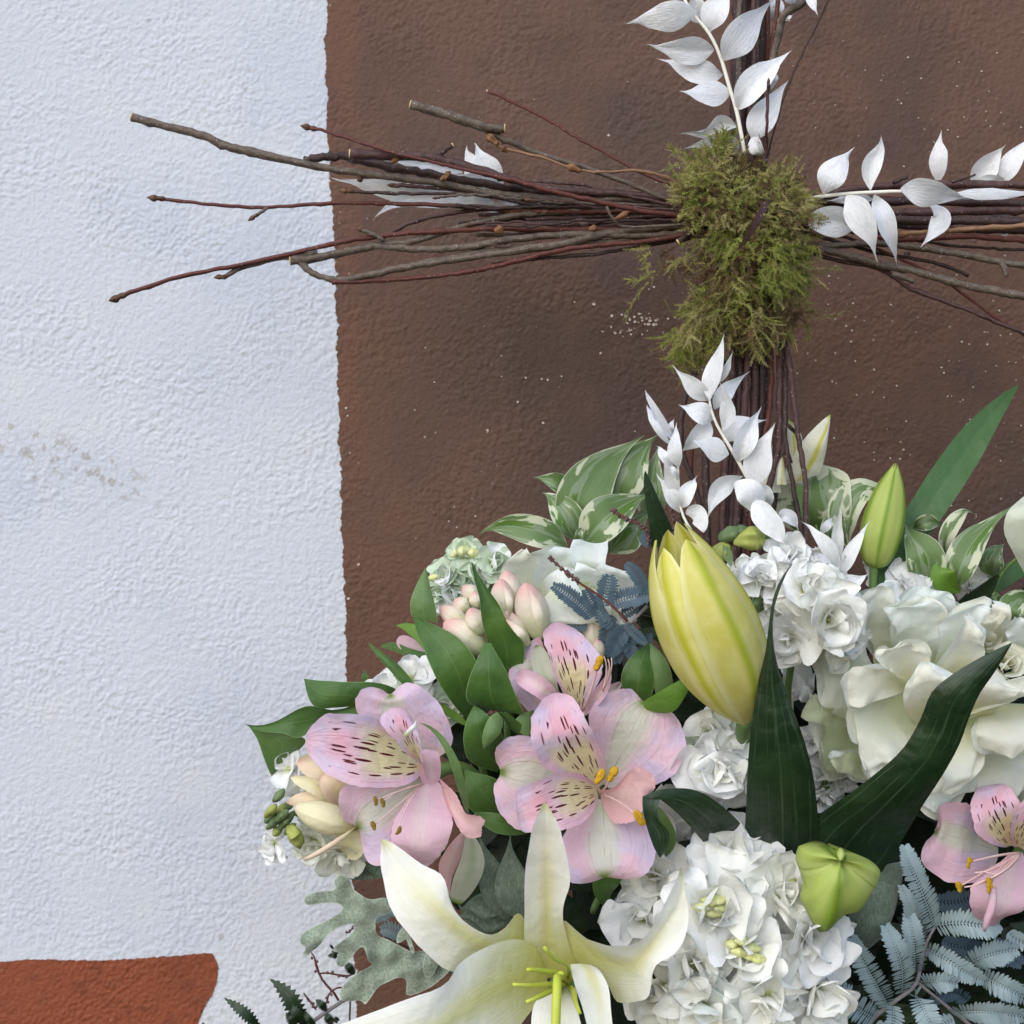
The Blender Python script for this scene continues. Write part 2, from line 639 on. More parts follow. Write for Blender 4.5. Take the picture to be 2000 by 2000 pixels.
def m_petal(name, base, core, tip=None, core_w=.16, core_len=.9, trans=.3, veins=.12, rough=.65, edge=None, base_col=None,
            base_len=.3, tip0=.9):
    """petal: base tone, a midrib tone down the middle, an own colour at the claw, fine parallel veins"""
    t = NT(name)
    c, u, v = t.uv()
    ob = t.obj()
    du = t.math('ABSOLUTE', t.math('SUBTRACT', u, .5))
    wob = t.math('MULTIPLY', t.math('SUBTRACT', t.noise(90, 2, ob), .5), .08)
    du2 = t.math('ADD', du, wob)
    mid = t.math('MULTIPLY', t.step(du2, core_w, 0.0), t.step(v, core_len, core_len * .45))
    col = t.mix(mid, base, core)
    if edge:
        col = t.mix(t.math('MULTIPLY', t.step(du2, .34, .49), .8), col, edge)
    if base_col:
        col = t.mix(t.step(t.math('ADD', v, wob), base_len, 0.0), col, base_col)
    if tip:
        col = t.mix(t.step(v, tip0, 1.0), col, tip)
    vn = t.noise(1.0, 2, t.vmul(c, (55, 2.0, 1)))
    hv = t.math('MULTIPLY', t.step(vn, .5, .75), veins)
    dark = t.mix(1.0, col, (.78, .78, .72), 'MULTIPLY')
    col = t.mix(hv, col, dark)
    soft = t.noise(130, 3, ob)
    col = t.mix(t.math('MULTIPLY', t.step(soft, .4, .8), .12), col, dark)
    cr_ = t.bump(t.noise(95, 2, ob), .45, .0032)
    nr = t.n('ShaderNodeBump', {'Strength': .4, 'Distance': .0007, 'Height': t.math('ADD', vn, t.math('MULTIPLY', t.noise(330, 2, ob), .4)), 'Normal': cr_}).outputs[0]
    return t.finish(col, rough, nr, trans, spec=.25)


def m_alst(name, spotted):
    t = NT(name)
    c, u, v = t.uv()
    ob = t.obj()
    rnd = t.rand()
    du = t.math('ABSOLUTE', t.math('SUBTRACT', u, .5))
    pink = t.mix(rnd, srgb(236, 200, 214), srgb(232, 188, 202))
    lav = srgb(220, 200, 224)
    col = t.mix(t.step(t.noise(60, 2, ob), .4, .65), pink, lav)
    vn = t.noise(1.0, 2, t.vmul(c, (34, 1.6, 1)))
    if spotted:
        wob = t.math('MULTIPLY', t.math('SUBTRACT', t.noise(140, 2, ob), .5), .16)
        zone = t.math('MULTIPLY', t.math('MULTIPLY', t.step(t.math('ADD', v, wob), .6, .36), t.step(du, .44, .24)), .9)
        col = t.mix(zone, col, srgb(242, 232, 176))
        blush = t.math('MULTIPLY', t.math('MULTIPLY', t.step(v, .5, .62), t.step(v, .85, .68)), t.step(du, .32, .12))
        col = t.mix(t.math('MULTIPLY', blush, .55), col, srgb(232, 160, 170))
        vo = t.voro(1.0, t.vmul(c, (9.0, 5.6, 1)), .8)
        sep = t.n('ShaderNodeSeparateXYZ', {0: t.vmul(c, (9.0, 5.6, 1))})
        # stretch the dots into dashes along the petal
        pos = t.n('ShaderNodeVectorMath', operation='SUBTRACT')
        t.set(pos.inputs[0], t.vmul(c, (9.0, 5.6, 1)))
        t.set(pos.inputs[1], vo.outputs['Position'])
        q = t.n('ShaderNodeSeparateXYZ', {0: pos.outputs[0]})
        lx = t.math('MULTIPLY', q.outputs[0], 4.6)
        ly = t.math('MULTIPLY', q.outputs[1], 2.1)
        dist = t.math('SQRT', t.math('ADD', t.math('MULTIPLY', lx, lx), t.math('MULTIPLY', ly, ly)))
        rs = t.n('ShaderNodeSeparateXYZ', {0: vo.outputs['Color']})
        keep = t.math('MULTIPLY', t.step(rs.outputs[0], .2, .24), t.math('MULTIPLY', t.step(v, .74, .7), t.step(du, .4, .36)))
        keep = t.math('MULTIPLY', keep, t.step(v, .03, .07))
        size = t.math('ADD', .5, t.math('MULTIPLY', rs.outputs[1], .35))
        spot = t.math('MULTIPLY', t.step(dist, size, t.math('SUBTRACT', size, .14)), keep)
        hv = t.math('MULTIPLY', t.step(vn, .55, .72), .32)
        col = t.mix(hv, col, srgb(205, 140, 160))
        col = t.mix(spot, col, srgb(92, 18, 34))
    else:
        wob = t.math('MULTIPLY', t.math('SUBTRACT', t.noise(110, 2, ob), .5), .12)
        d2 = t.math('ADD', du, wob)
        band = t.math('MULTIPLY', t.step(d2, .26, .08), t.step(v, 1.2, .6))
        col = t.mix(t.math('MULTIPLY', band, .85), col, srgb(214, 216, 196))
        hv = t.math('MULTIPLY', t.step(vn, .56, .72), t.math('ADD', .2, t.math('MULTIPLY', band, .6)))
        col = t.mix(hv, col, srgb(140, 150, 118))
        tip = t.math('MULTIPLY', t.step(du, .2, .05), t.step(v, .7, .92))
        col = t.mix(tip, col, srgb(128, 152, 70))
        col = t.mix(t.math('MULTIPLY', t.step(v, .25, .0), .5), col, srgb(190, 190, 140))
    cr_ = t.bump(t.noise(110, 2, ob), .5, .0034)
    fleck = t.step(t.noise(1500, 1, ob), .68, .76)
    col = t.mix(t.math('MULTIPLY', fleck, .35), col, srgb(250, 244, 250))
    nr = t.n('ShaderNodeBump', {'Strength': .5, 'Distance': .0008, 'Height': vn, 'Normal': cr_}).outputs[0]
    return t.finish(col, .55, nr, .28, spec=.3)


def m_leaf(name, base, alt, vein_col, trans=.12, rough=.42, nveins=16, vein=.35, rim=None, mid=.6, spec=.4):
    t = NT(name)
    c, u, v = t.uv()
    ob = t.obj()
    du = t.math('ABSOLUTE', t.math('SUBTRACT', u, .5))
    col = t.mix(t.step(t.noise(45, 3, ob), .35, .7), base, alt)
    col = t.mix(t.math('MULTIPLY', t.rand(), .5), col, alt)
    fan = t.math('ADD', t.math('MULTIPLY', t.math('SUBTRACT', u, .5), nveins), t.math('MULTIPLY', t.noise(1.0, 2, t.vmul(c, (5, 3, 1))), 1.1))
    ln = t.math('ABSOLUTE', t.math('SUBTRACT', t.math('FRACT', fan), .5))
    line = t.math('MULTIPLY', t.step(ln, .1, .02), t.step(t.noise(40, 3, t.vadd(ob, (3, 3, 3))), .38, .62))
    col = t.mix(t.math('MULTIPLY', line, vein), col, vein_col)
    col = t.mix(t.math('MULTIPLY', t.step(du, .022, .006), mid), col, vein_col)
    if rim:
        col = t.mix(t.step(du, .478, .495), col, rim)
    vn = t.noise(1.0, 2, t.vmul(c, (40, 2, 1)))
    spk = t.math('MULTIPLY', t.step(t.noise(600, 2, ob), .66, .74), .2)
    col = t.mix(spk, col, vein_col)
    h = t.math('ADD', t.math('MULTIPLY', vn, .5), t.math('MULTIPLY', line, -.5))
    cr_ = t.bump(t.noise(70, 2, ob), .5, .004)
    nr = t.n('ShaderNodeBump', {'Strength': .45, 'Distance': .0008, 'Height': h, 'Normal': cr_}).outputs[0]
    dust = t.math('MULTIPLY', t.step(t.noise(260, 4, ob, .7), .6, .72), .22)
    col = t.mix(dust, col, vein_col)
    rg = t.math('ADD', rough, t.math('MULTIPLY', t.math('SUBTRACT', t.noise(90, 4, ob), .5), .5))
    return t.finish(col, rg, nr, trans, spec=spec)


def m_varieg(name):
    t = NT(name)
    c, u, v = t.uv()
    ob = t.obj()
    rnd = t.rand()
    du = t.math('ABSOLUTE', t.math('SUBTRACT', u, .5))
    shift = t.n('ShaderNodeCombineXYZ', {0: t.math('MULTIPLY', rnd, 37), 1: t.math('MULTIPLY', rnd, 11), 2: 0.0})
    n = t.noise(1.0, 2, t.vadd(t.vmul(c, (3.2, 3.4, 1)), shift.outputs[0]), .6, .6)
    edge = t.math('ADD', t.math('MULTIPLY', du, .5), t.math('MULTIPLY', t.math('SUBTRACT', n, .5), 1.0))
    thr = t.math('SUBTRACT', .235, t.math('MULTIPLY', t.step(rnd, .55, .95), .16))
    cream = t.step(edge, thr, t.math('ADD', thr, .05))
    n2 = t.noise(1.0, 2, t.vadd(t.vmul(c, (4, 1.4, 1)), t.vadd(shift.outputs[0], (9, 9, 9))), .5, .2)
    g = t.mix(t.step(n2, .47, .5), srgb(102, 128, 76), srgb(132, 150, 116))
    g = t.mix(t.step(n2, .58, .6), g, srgb(88, 122, 48))
    vn = t.noise(1.0, 2, t.vmul(c, (30, 3, 1)))
    g = t.mix(t.math('MULTIPLY', t.step(vn, .58, .7), .25), g, srgb(70, 100, 50))
    col = t.mix(cream, g, srgb(200, 206, 176))
    col = t.mix(t.math('MULTIPLY', t.step(du, .475, .492), .7), col, srgb(212, 212, 188))
    nr = t.bump(vn, .3, .0006)
    return t.finish(col, .42, nr, .2, spec=.4)


def m_bleach():
    t = NT('bleached_leaf')
    c, u, v = t.uv()
    ob = t.obj()
    du = t.math('ABSOLUTE', t.math('SUBTRACT', u, .5))
    base = t.mix(t.rand(), srgb(246, 248, 252), srgb(252, 252, 250))
    # veins sweep from the midrib towards the tip
    bend = t.n('ShaderNodeCombineXYZ', {0: t.math('MULTIPLY', du, 22), 1: t.math('MULTIPLY', t.math('SUBTRACT', v, t.math('MULTIPLY', du, .9)), 9), 2: t.math('MULTIPLY', t.rand(), 20)})
    vn = t.noise(1.0, 3, bend.outputs[0], .6)
    col = t.mix(t.math('MULTIPLY', t.step(vn, .45, .7), .4), base, srgb(212, 217, 227))
    blot = t.noise(210, 4, ob)
    col = t.mix(t.math('MULTIPLY', t.step(blot, .5, .74), .4), col, srgb(214, 216, 222))
    col = t.mix(t.math('MULTIPLY', t.step(du, .035, .0), t.step(v, 1., .2)), col, srgb(252, 252, 248))
    col = t.mix(t.step(du, .465, .49), col, srgb(250, 249, 244))
    col = t.mix(t.math('MULTIPLY', t.step(v, .93, 1.0), .5), col, srgb(200, 176, 150))
    nr = t.bump(t.math('ADD', vn, t.math('MULTIPLY', blot, .6)), .55, .0012)
    return t.finish(col, .6, nr, .22, spec=.25)


def m_bark(name, a, b, speck):
    t = NT(name)
    c, u, v = t.uv()
    ob = t.obj()
    st = t.noise(1.0, 3, t.vmul(c, (9, 3.0, 1)))
    n = t.noise(140, 4, ob)
    col = t.mix(t.step(st, .35, .7), a, b)
    col = t.mix(t.math('MULTIPLY', t.step(n, .5, .7), .5), col, tuple(x * .45 for x in a))
    gl = t.step(t.noise(1.0, 2, t.vmul(c, (2, 1.1, 1))), .6, .72)
    col = t.mix(t.math('MULTIPLY', gl, .4), col, srgb(128, 118, 110))
    sp = t.voro(620, ob)
    rs = t.n('ShaderNodeSeparateXYZ', {0: sp.outputs['Color']})
    on = t.math('MULTIPLY', t.step(sp.outputs['Distance'], .3, .15), t.step(rs.outputs[0], .8, .86))
    col = t.mix(t.math('MULTIPLY', on, .75), col, speck)
    rg = t.noise(1.0, 2, t.vmul(c, (1.5, 26, 1)))
    nr = t.bump(t.math('ADD', n, t.math('ADD', t.math('MULTIPLY', on, .6), t.math('MULTIPLY', rg, .6))), .55, .0010)
    return t.finish(col, .55, nr, spec=.35)


def m_plain(name, a, b, rough=.6, trans=0.0, scale=120, bump=.2, spec=.3, sheen=0.0, fine=0.0):
    t = NT(name)
    ob = t.obj()
    n = t.noise(scale, 3, ob)
    col = t.mix(t.step(n, .3, .7), a, b)
    col = t.mix(t.math('MULTIPLY', t.rand(), .35), col, b)
    if fine:
        f = t.noise(900, 3, t.vmul(ob, (1, 1, .4)), .7)
        col = t.mix(t.math('MULTIPLY', t.step(f, .4, .7), fine), col, tuple(min(1, x * 1.7 + .04) for x in b))
        n = t.math('ADD', n, f)
    nr = t.bump(n, bump, .0008)
    return t.finish(col, rough, nr, trans, spec=spec, sheen=sheen)


def m_budrib(name, body, alt, rib, rim, ribw=.075):
    t = NT(name)
    c, u, v = t.uv()
    ob = t.obj()
    du = t.math('ABSOLUTE', t.math('SUBTRACT', u, .5))
    col = t.mix(t.step(t.noise(70, 3, ob), .35, .68), body, alt)
    vn = t.noise(1.0, 2, t.vmul(c, (60, 2.2, 1)))
    col = t.mix(t.math('MULTIPLY', t.step(vn, .5, .72), .22), col, tuple(x * .75 for x in body))
    col = t.mix(t.math('MULTIPLY', t.step(du, .33, .47), .75), col, rim)
    w = t.math('ADD', ribw * 1.5, t.math('MULTIPLY', t.step(v, .7, 1.0), .16))
    col = t.mix(t.math('MULTIPLY', t.step(du, w, 0.0), t.step(v, .02, .25, .5, .9)), col, rib)
    cr_ = t.bump(t.noise(60, 1, ob), .3, .003)
    nr = t.n('ShaderNodeBump', {'Strength': .35, 'Distance': .0006, 'Height': vn, 'Normal': cr_}).outputs[0]
    return t.finish(col, .5, nr, .14, spec=.35)


M = {}
M['wall_white'] = m_wall('white_render', srgb(198, 202, 209), srgb(187, 193, 204), srgb(205, 206, 207), 'white')
M['wall_brown'] = m_wall('brown_paint', srgb(102, 75, 61), srgb(86, 67, 59), srgb(78, 57, 49), 'brown')
M['wall_orange'] = m_wall('orange_paint', srgb(136, 72, 46), srgb(112, 60, 42), srgb(94, 54, 42), 'orange')
M['chip'] = m_plain('paint_chip', srgb(214, 204, 190), srgb(190, 176, 162), .8)
M['lily'] = m_petal('lily_petal', srgb(250, 249, 234), srgb(234, 230, 172), tip=srgb(214, 214, 160), core_w=.3, core_len=.95,
                    base_col=srgb(216, 214, 122), base_len=.5, edge=srgb(252, 251, 244), veins=.2)
M['lily_back'] = m_petal('lily_petal_back', srgb(238, 236, 214), srgb(212, 208, 90), tip=srgb(168, 186, 60), core_w=.17, core_len=1.6,
                         edge=srgb(240, 240, 226), veins=.2)
M['pale_petal'] = m_petal('pale_petal', srgb(224, 230, 210), srgb(212, 222, 190), core_w=.3)
M['lilybud'] = m_budrib('yellow_lily_bud', srgb(220, 212, 128), srgb(208, 200, 96), srgb(166, 176, 34), srgb(228, 224, 164))
M['lilybud_in'] = m_budrib('yellow_lily_bud_inner', srgb(230, 222, 140), srgb(220, 212, 112), srgb(190, 190, 30), srgb(236, 232, 176))
M['greenbud'] = m_budrib('green_lily_bud', srgb(176, 192, 100), srgb(166, 182, 88), srgb(112, 142, 34), srgb(186, 198, 120), .09)
M['alst_out'] = m_alst('alstroemeria_outer', False)
M['alst_in'] = m_alst('alstroemeria_inner', True)
M['alst_plain'] = m_petal('alstroemeria_plain', srgb(234, 194, 208), srgb(238, 212, 212), core_w=.3, veins=.4)
M['alst_salmon'] = m_petal('alstroemeria_salmon', srgb(236, 190, 192), srgb(232, 200, 196), core_w=.3, veins=.4)
M['alst_sepal'] = m_petal('alstroemeria_sepal', srgb(196, 198, 178), srgb(176, 186, 156), tip=srgb(110, 140, 50), core_w=.3, veins=.9)
M['rose'] = m_petal('rose_petal', srgb(250, 251, 238), srgb(246, 248, 228), core_w=.4, base_col=srgb(236, 238, 196), base_len=.6, veins=.06, trans=.4)
M['rose_warm'] = m_petal('rose_petal_warm', srgb(250, 248, 234), srgb(247, 244, 222), core_w=.4, base_col=srgb(238, 234, 192), base_len=.55, veins=.08, trans=.4, edge=srgb(246, 243, 224))
M['rose_green'] = m_petal('rose_petal_greenish', srgb(224, 230, 194), srgb(214, 222, 178), core_w=.4, edge=srgb(222, 224, 192), veins=.12, trans=.4)
M['rose_cool'] = m_petal('rose_petal_cool', srgb(244, 250, 246), srgb(240, 246, 236), core_w=.4, base_col=srgb(224, 228, 190), base_len=.4, veins=.05, trans=.4)
M['stock'] = m_petal('stock_petal', srgb(252, 252, 245), srgb(249, 249, 236), base_col=srgb(208, 214, 140), base_len=.32, veins=.1, trans=.28)
M['stock_cool'] = m_petal('stock_petal_cool', srgb(249, 250, 249), srgb(249, 250, 243), base_col=srgb(214, 222, 160), base_len=.25, veins=.1, trans=.28)
M['stock_green'] = m_petal('stock_petal_green', srgb(214, 228, 204), srgb(206, 222, 190), base_col=srgb(186, 206, 140), base_len=.5, veins=.1, trans=.28)
M['stock_core'] = m_plain('stock_core', srgb(214, 220, 128), srgb(232, 232, 180), .6, .15)
M['tuberose'] = m_petal('tuberose_bud', srgb(232, 222, 200), srgb(230, 214, 200), tip=srgb(222, 176, 166), tip0=.55, core_w=.3, base_col=srgb(210, 218, 170), base_len=.6, veins=.25, trans=.1)
M['tuberose_y'] = m_petal('freesia_cream', srgb(240, 232, 194), srgb(236, 226, 176), tip=srgb(236, 216, 190), core_w=.3, base_col=srgb(226, 214, 150), base_len=.4, veins=.25, trans=.2)
M['tuberose_p'] = m_petal('freesia_blush', srgb(236, 214, 186), srgb(236, 220, 180), tip=srgb(234, 196, 178), core_w=.3, veins=.25, trans=.2)
M['bleach'] = m_bleach()
M['bleach_stem'] = m_plain('bleached_stem', srgb(240, 234, 220), srgb(230, 226, 214), .55)
M['varieg'] = m_varieg('variegated_leaf')
M['leaf'] = m_leaf('alstroemeria_leaf', srgb(62, 96, 40), srgb(82, 116, 50), srgb(110, 140, 84), rim=srgb(130, 158, 96), nveins=18, vein=.14, mid=.35)
M['leaf_pale'] = m_leaf('alstroemeria_leaf_underside', srgb(104, 132, 78), srgb(92, 122, 66), srgb(140, 160, 110), nveins=18, vein=.2, rim=srgb(150, 170, 116), mid=.3)
M['leaf_bright'] = m_leaf('young_leaf', srgb(108, 144, 46), srgb(90, 130, 44), srgb(140, 168, 80), nveins=16, vein=.12, mid=.3, trans=.2)
M['leaf_dark'] = m_leaf('lily_leaf', srgb(28, 46, 26), srgb(36, 58, 32), srgb(86, 106, 80), nveins=5, vein=.26, mid=.2, rough=.36, trans=.05, spec=.45)
M['leaf_strap'] = m_leaf('strap_leaf', srgb(74, 110, 60), srgb(62, 98, 50), srgb(92, 126, 78), nveins=12, vein=.2, mid=.2, rough=.45)
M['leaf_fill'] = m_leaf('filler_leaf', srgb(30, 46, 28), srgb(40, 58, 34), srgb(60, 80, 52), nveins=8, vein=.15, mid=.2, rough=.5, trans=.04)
def m_felt(name, a, b, rim):
    t = NT(name)
    c, u, v = t.uv()
    ob = t.obj()
    f = t.noise(800, 4, ob, .75)
    col = t.mix(t.step(f, .35, .65), a, b)
    col = t.mix(t.math('MULTIPLY', t.step(t.noise(70, 2, ob), .4, .7), .3), col, a)
    col = t.mix(t.step(u, .22, .02), col, rim)
    nr = t.bump(f, .7, .0012)
    return t.finish(col, .95, nr, .04, spec=.05, sheen=.35)


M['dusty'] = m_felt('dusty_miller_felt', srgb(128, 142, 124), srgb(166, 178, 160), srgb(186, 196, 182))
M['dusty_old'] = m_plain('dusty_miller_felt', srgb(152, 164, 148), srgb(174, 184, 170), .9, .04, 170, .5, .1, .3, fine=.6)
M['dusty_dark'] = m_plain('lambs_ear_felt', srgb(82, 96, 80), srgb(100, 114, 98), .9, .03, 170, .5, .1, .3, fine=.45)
M['acacia'] = m_plain('acacia_leaflet', srgb(138, 158, 162), srgb(160, 178, 180), .6, .1, 90, .15, .3)
M['acacia_dark'] = m_plain('acacia_leaflet_dark', srgb(70, 90, 104), srgb(86, 106, 118), .6, .08, 90, .15, .3)
M['acacia_stem'] = m_plain('acacia_stem', srgb(128, 124, 124), srgb(146, 138, 138), .6)
M['bark_purple'] = m_bark('bark_purple', srgb(74, 52, 50), srgb(92, 66, 62), srgb(186, 170, 158))
M['bark_red'] = m_bark('bark_red', srgb(102, 56, 46), srgb(86, 48, 44), srgb(176, 150, 130))
M['bark_grey'] = m_bark('bark_grey', srgb(92, 78, 68), srgb(116, 104, 92), srgb(190, 180, 166))
M['bark_tan'] = m_bark('bark_tan', srgb(150, 114, 84), srgb(128, 96, 72), srgb(190, 170, 140))
M['bark_dark'] = m_bark('bark_dark', srgb(58, 42, 40), srgb(74, 56, 52), srgb(160, 146, 136))
M['wood'] = m_plain('cut_wood', srgb(214, 194, 150), srgb(196, 170, 120), .8)
M['twigbud'] = m_plain('twig_bud', srgb(112, 78, 52), srgb(74, 54, 42), .6, 0, 400, .6)
M['twigbud_tan'] = m_plain('twig_bud_tan', srgb(142, 102, 66), srgb(106, 76, 52), .55, 0, 300, .6)
M['moss_a'] = m_plain('moss_green', srgb(150, 152, 74), srgb(114, 122, 54), .9, .25, 60)
M['moss_b'] = m_plain('moss_olive', srgb(160, 152, 98), srgb(126, 118, 70), .9, .2, 60)
M['moss_c'] = m_plain('moss_brown', srgb(108, 84, 56), srgb(80, 62, 42), .9, .15, 60)
M['moss_core'] = m_plain('moss_core', srgb(62, 54, 30), srgb(42, 36, 22), .95, 0, 150, .8)
M['anther'] = m_plain('anther', srgb(206, 158, 30), srgb(176, 136, 26), .8, 0, 900, .8)
M['anther_olive'] = m_plain('anther_olive', srgb(150, 122, 44), srgb(124, 98, 36), .8, 0, 900, .8)
M['filament_pink'] = m_plain('filament_pink', srgb(232, 190, 184), srgb(238, 206, 200), .5, .2)
M['filament_lime'] = m_plain('filament_lime', srgb(196, 208, 60), srgb(210, 216, 96), .45, .2)
M['stem_green'] = m_plain('stem_green', srgb(112, 140, 80), srgb(96, 124, 66), .5, .1)
M['stem_dark'] = m_plain('stem_dark', srgb(58, 78, 40), srgb(46, 64, 34), .5)
M['budgreen'] = m_plain('stock_bud', srgb(150, 160, 90), srgb(176, 182, 96), .6, .1, 200, .5)
M['budgrey'] = m_plain('stock_calyx', srgb(128, 146, 104), srgb(106, 128, 86), .7, .1, 200, .5)
M['heather'] = m_plain('heather_bud', srgb(120, 92, 88), srgb(98, 74, 74), .8, 0, 200, .4)
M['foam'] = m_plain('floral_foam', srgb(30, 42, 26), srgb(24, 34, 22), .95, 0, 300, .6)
# ---------------------------------------------------------------- the rendered wall
use('px')
WD = 200.0
wv = [(-1.2, .2, -1.2), (1.2, .2, -1.2), (1.2, .2, 1.2), (-1.2, .2, 1.2), (-1.2, .26, -1.2), (1.2, .26, -1.2), (1.2, .26, 1.2), (-1.2, .26, 1.2)]
wf = [(0, 1, 2, 3), (5, 4, 7, 6), (4, 0, 3, 7), (1, 5, 6, 2), (3, 2, 6, 7), (4, 5, 1, 0)]
wall = mesh('wall', wv, wf, M['wall_white'], smooth=False)
wall['label'] = 'rough white rendered wall painted with brown and orange patches'
wall['category'] = 'wall'
wall['kind'] = 'structure'
ORG['wall'] = np.zeros(3)
# relief of the hand-thrown render: band-limited grain, a shared height field for all three coats
HN, HS = 1024, 1.0 / 1024
_g = np.random.default_rng(12)
_k = np.hypot(*np.meshgrid(np.fft.fftfreq(HN, HS), np.fft.fftfreq(HN, HS)))
_w = np.fft.fft2(_g.standard_normal((HN, HN)))


def band(lo, hi):
    h = np.fft.ifft2(_w * np.exp(-((np.log(_k + 1e-6) - np.log(math.sqrt(lo * hi))) / (.5 * math.log(hi / lo)))**2)).real
    return h / h.std()


HF = 1.05 * np.tanh(band(200, 340) * .9) + .85 * np.tanh(band(320, 480)) + .42 * band(95, 170) + .25 * band(12, 40)
_vary = .75 + .3 * np.tanh(band(6, 16))
HF = HF * _vary * .00029


def relief(x, z):
    i, j = (x / HS) % HN, (z / HS) % HN
    i0, j0 = np.floor(i).astype(int) % HN, np.floor(j).astype(int) % HN
    fi, fj = i - np.floor(i), j - np.floor(j)
    i1, j1 = (i0 + 1) % HN, (j0 + 1) % HN
    return HF[j0, i0] * (1 - fi) * (1 - fj) + HF[j0, i1] * fi * (1 - fj) + HF[j1, i0] * (1 - fi) * fj + HF[j1, i1] * fi * fj


def big_grid(name, X, Y, Z, mat, label=None):
    nz_, nx_ = X.shape
    me = bpy.data.meshes.new(name)
    me.vertices.add(nz_ * nx_)
    me.vertices.foreach_set('co', np.stack([X, Y, Z], -1).astype(np.float32).ravel())
    a = (np.arange(nz_ - 1)[:, None] * nx_ + np.arange(nx_ - 1)[None]).ravel()
    quad = np.stack([a, a + 1, a + nx_ + 1, a + nx_], 1).astype(np.int32)
    me.loops.add(quad.size)
    me.loops.foreach_set('vertex_index', quad.ravel())
    me.polygons.add(len(quad))
    me.polygons.foreach_set('loop_start', np.arange(0, quad.size, 4, dtype=np.int32))
    me.polygons.foreach_set('use_smooth', np.ones(len(quad), bool))
    me.update(calc_edges=True)
    me.validate()
    me.materials.append(mat)
    o = bpy.data.objects.new(name, me)
    COL.objects.link(o)
    o.parent = wall
    if label:
        o['label'] = label
    return o


EX, ST = .46, .0010


def edge_x(z):
    py = 1000 - z / (S * (CAM_DIST + .2) / CAM_DIST)
    ex = np.interp(py, [-2500, 0, 130, 280, 500, 800, 1000, 1300, 1700, 2000, 4500], [560, 639, 637, 641, 655, 662, 668, 678, 689, 698, 760])
    ex = ex + np.array([5 * noise.noise(Vector((q * .018, 0, 0))) + 5 * noise.noise(Vector((q * .07, 3, 0))) + 4 * noise.noise(Vector((q * .21, 8, 0))) for q in py])
    return (ex - 1000) * S * (CAM_DIST + .2) / CAM_DIST


zs = np.arange(-EX, EX, ST)
xs = np.arange(-EX, -.06, ST)
X, Z = np.meshgrid(xs, zs)
big_grid('white_render', X, .198 - relief(X, Z), Z, M['wall_white'], 'rough white render of the wall')
e = edge_x(zs)
n = int((EX + .11) / ST)
X = e[:, None] + (EX - e)[:, None] * np.linspace(0, 1, n)[None]
Z = np.repeat(zs[:, None], n, 1)
big_grid('brown_paint', X, .1974 - relief(X, Z) * .85, Z, M['wall_brown'], 'dark brown painted band of the wall')
# the same brown coat carried on over the rest of the wall
mesh('brown_paint', [(-.06, .1995, .46), (1.19, .1995, .46), (1.19, .1995, 1.19), (-.14, .1995, 1.19), (-.06, .1995, -.4597), (1.19, .1995, -.4597), (1.19, .1995, -1.19), (-.02, .1995, -1.19), (.46, .1995, -.4597), (.46, .1995, .46)],
     [(0, 1, 2, 3), (5, 4, 7, 6), (8, 5, 1, 9)], M['wall_brown'], wall, smooth=False)
edge = [(-420, 1886), (-200, 1882), (0, 1878), (70, 1873), (140, 1875), (230, 1874), (330, 1867), (385, 1863), (410, 1861), (421, 1873), (425, 1890),
        (424, 1912), (416, 1938), (402, 1962), (392, 1985), (384, 2010), (372, 2120), (360, 2440)]
pts = cr([P(a_, b_, 198) for a_, b_ in edge], 700)
for i in range(len(pts)):
    pts[i][0] += .0009 * noise.noise(Vector((i * .35, 1, 0)))
    pts[i][2] += .0009 * noise.noise(Vector((i * .31, 9, 0))) + .0008 * noise.noise(Vector((i * .09, 4, 0)))
top = pts[:int(np.argmax(pts[:, 0])) + 1]
side = pts[int(np.argmax(pts[:, 0])):]
zo = np.arange(-.455, float(top[:, 2].max()) + .001, ST)
xr = np.interp(zo, side[::-1, 2], side[::-1, 0])
zt_ = lambda x: np.interp(x, top[:, 0], top[:, 2])
n = 330
X = -.445 + (xr + .445)[:, None] * np.linspace(0, 1, n)[None]
T_ = np.linspace(0, 1, len(zo))[:, None]
# columns run from the bottom up to the wavering top edge, rows end on the rounded right edge
cx = -.445 + (float(pts[:, 0].max()) + .445) * np.linspace(0, 1, n)
Zt = np.interp(cx, top[:, 0], top[:, 2])
Z = -.455 + (Zt + .455)[None] * T_
X = -.445 + (np.interp(Z, side[::-1, 2], side[::-1, 0]) + .445) * np.linspace(0, 1, n)[None]
big_grid('orange_paint', X, .1974 - relief(X, Z) * 1.1, Z, M['wall_orange'], 'rust orange painted patch in the lower left corner')
# chips where the brown coat has flaked to the pale render
rnd = random.Random(5)
V, F = [], []


def chip(x, y, r):
    n = 7
    o = len(V)
    for k in range(n):
        a = 2 * math.pi * k / n
        q = r * rnd.uniform(.55, 1.25)
        V.append(tuple(P(x + math.cos(a) * q, y + math.sin(a) * q * .8, WD - 3.0)))
    F.append(tuple(range(o, o + n)))


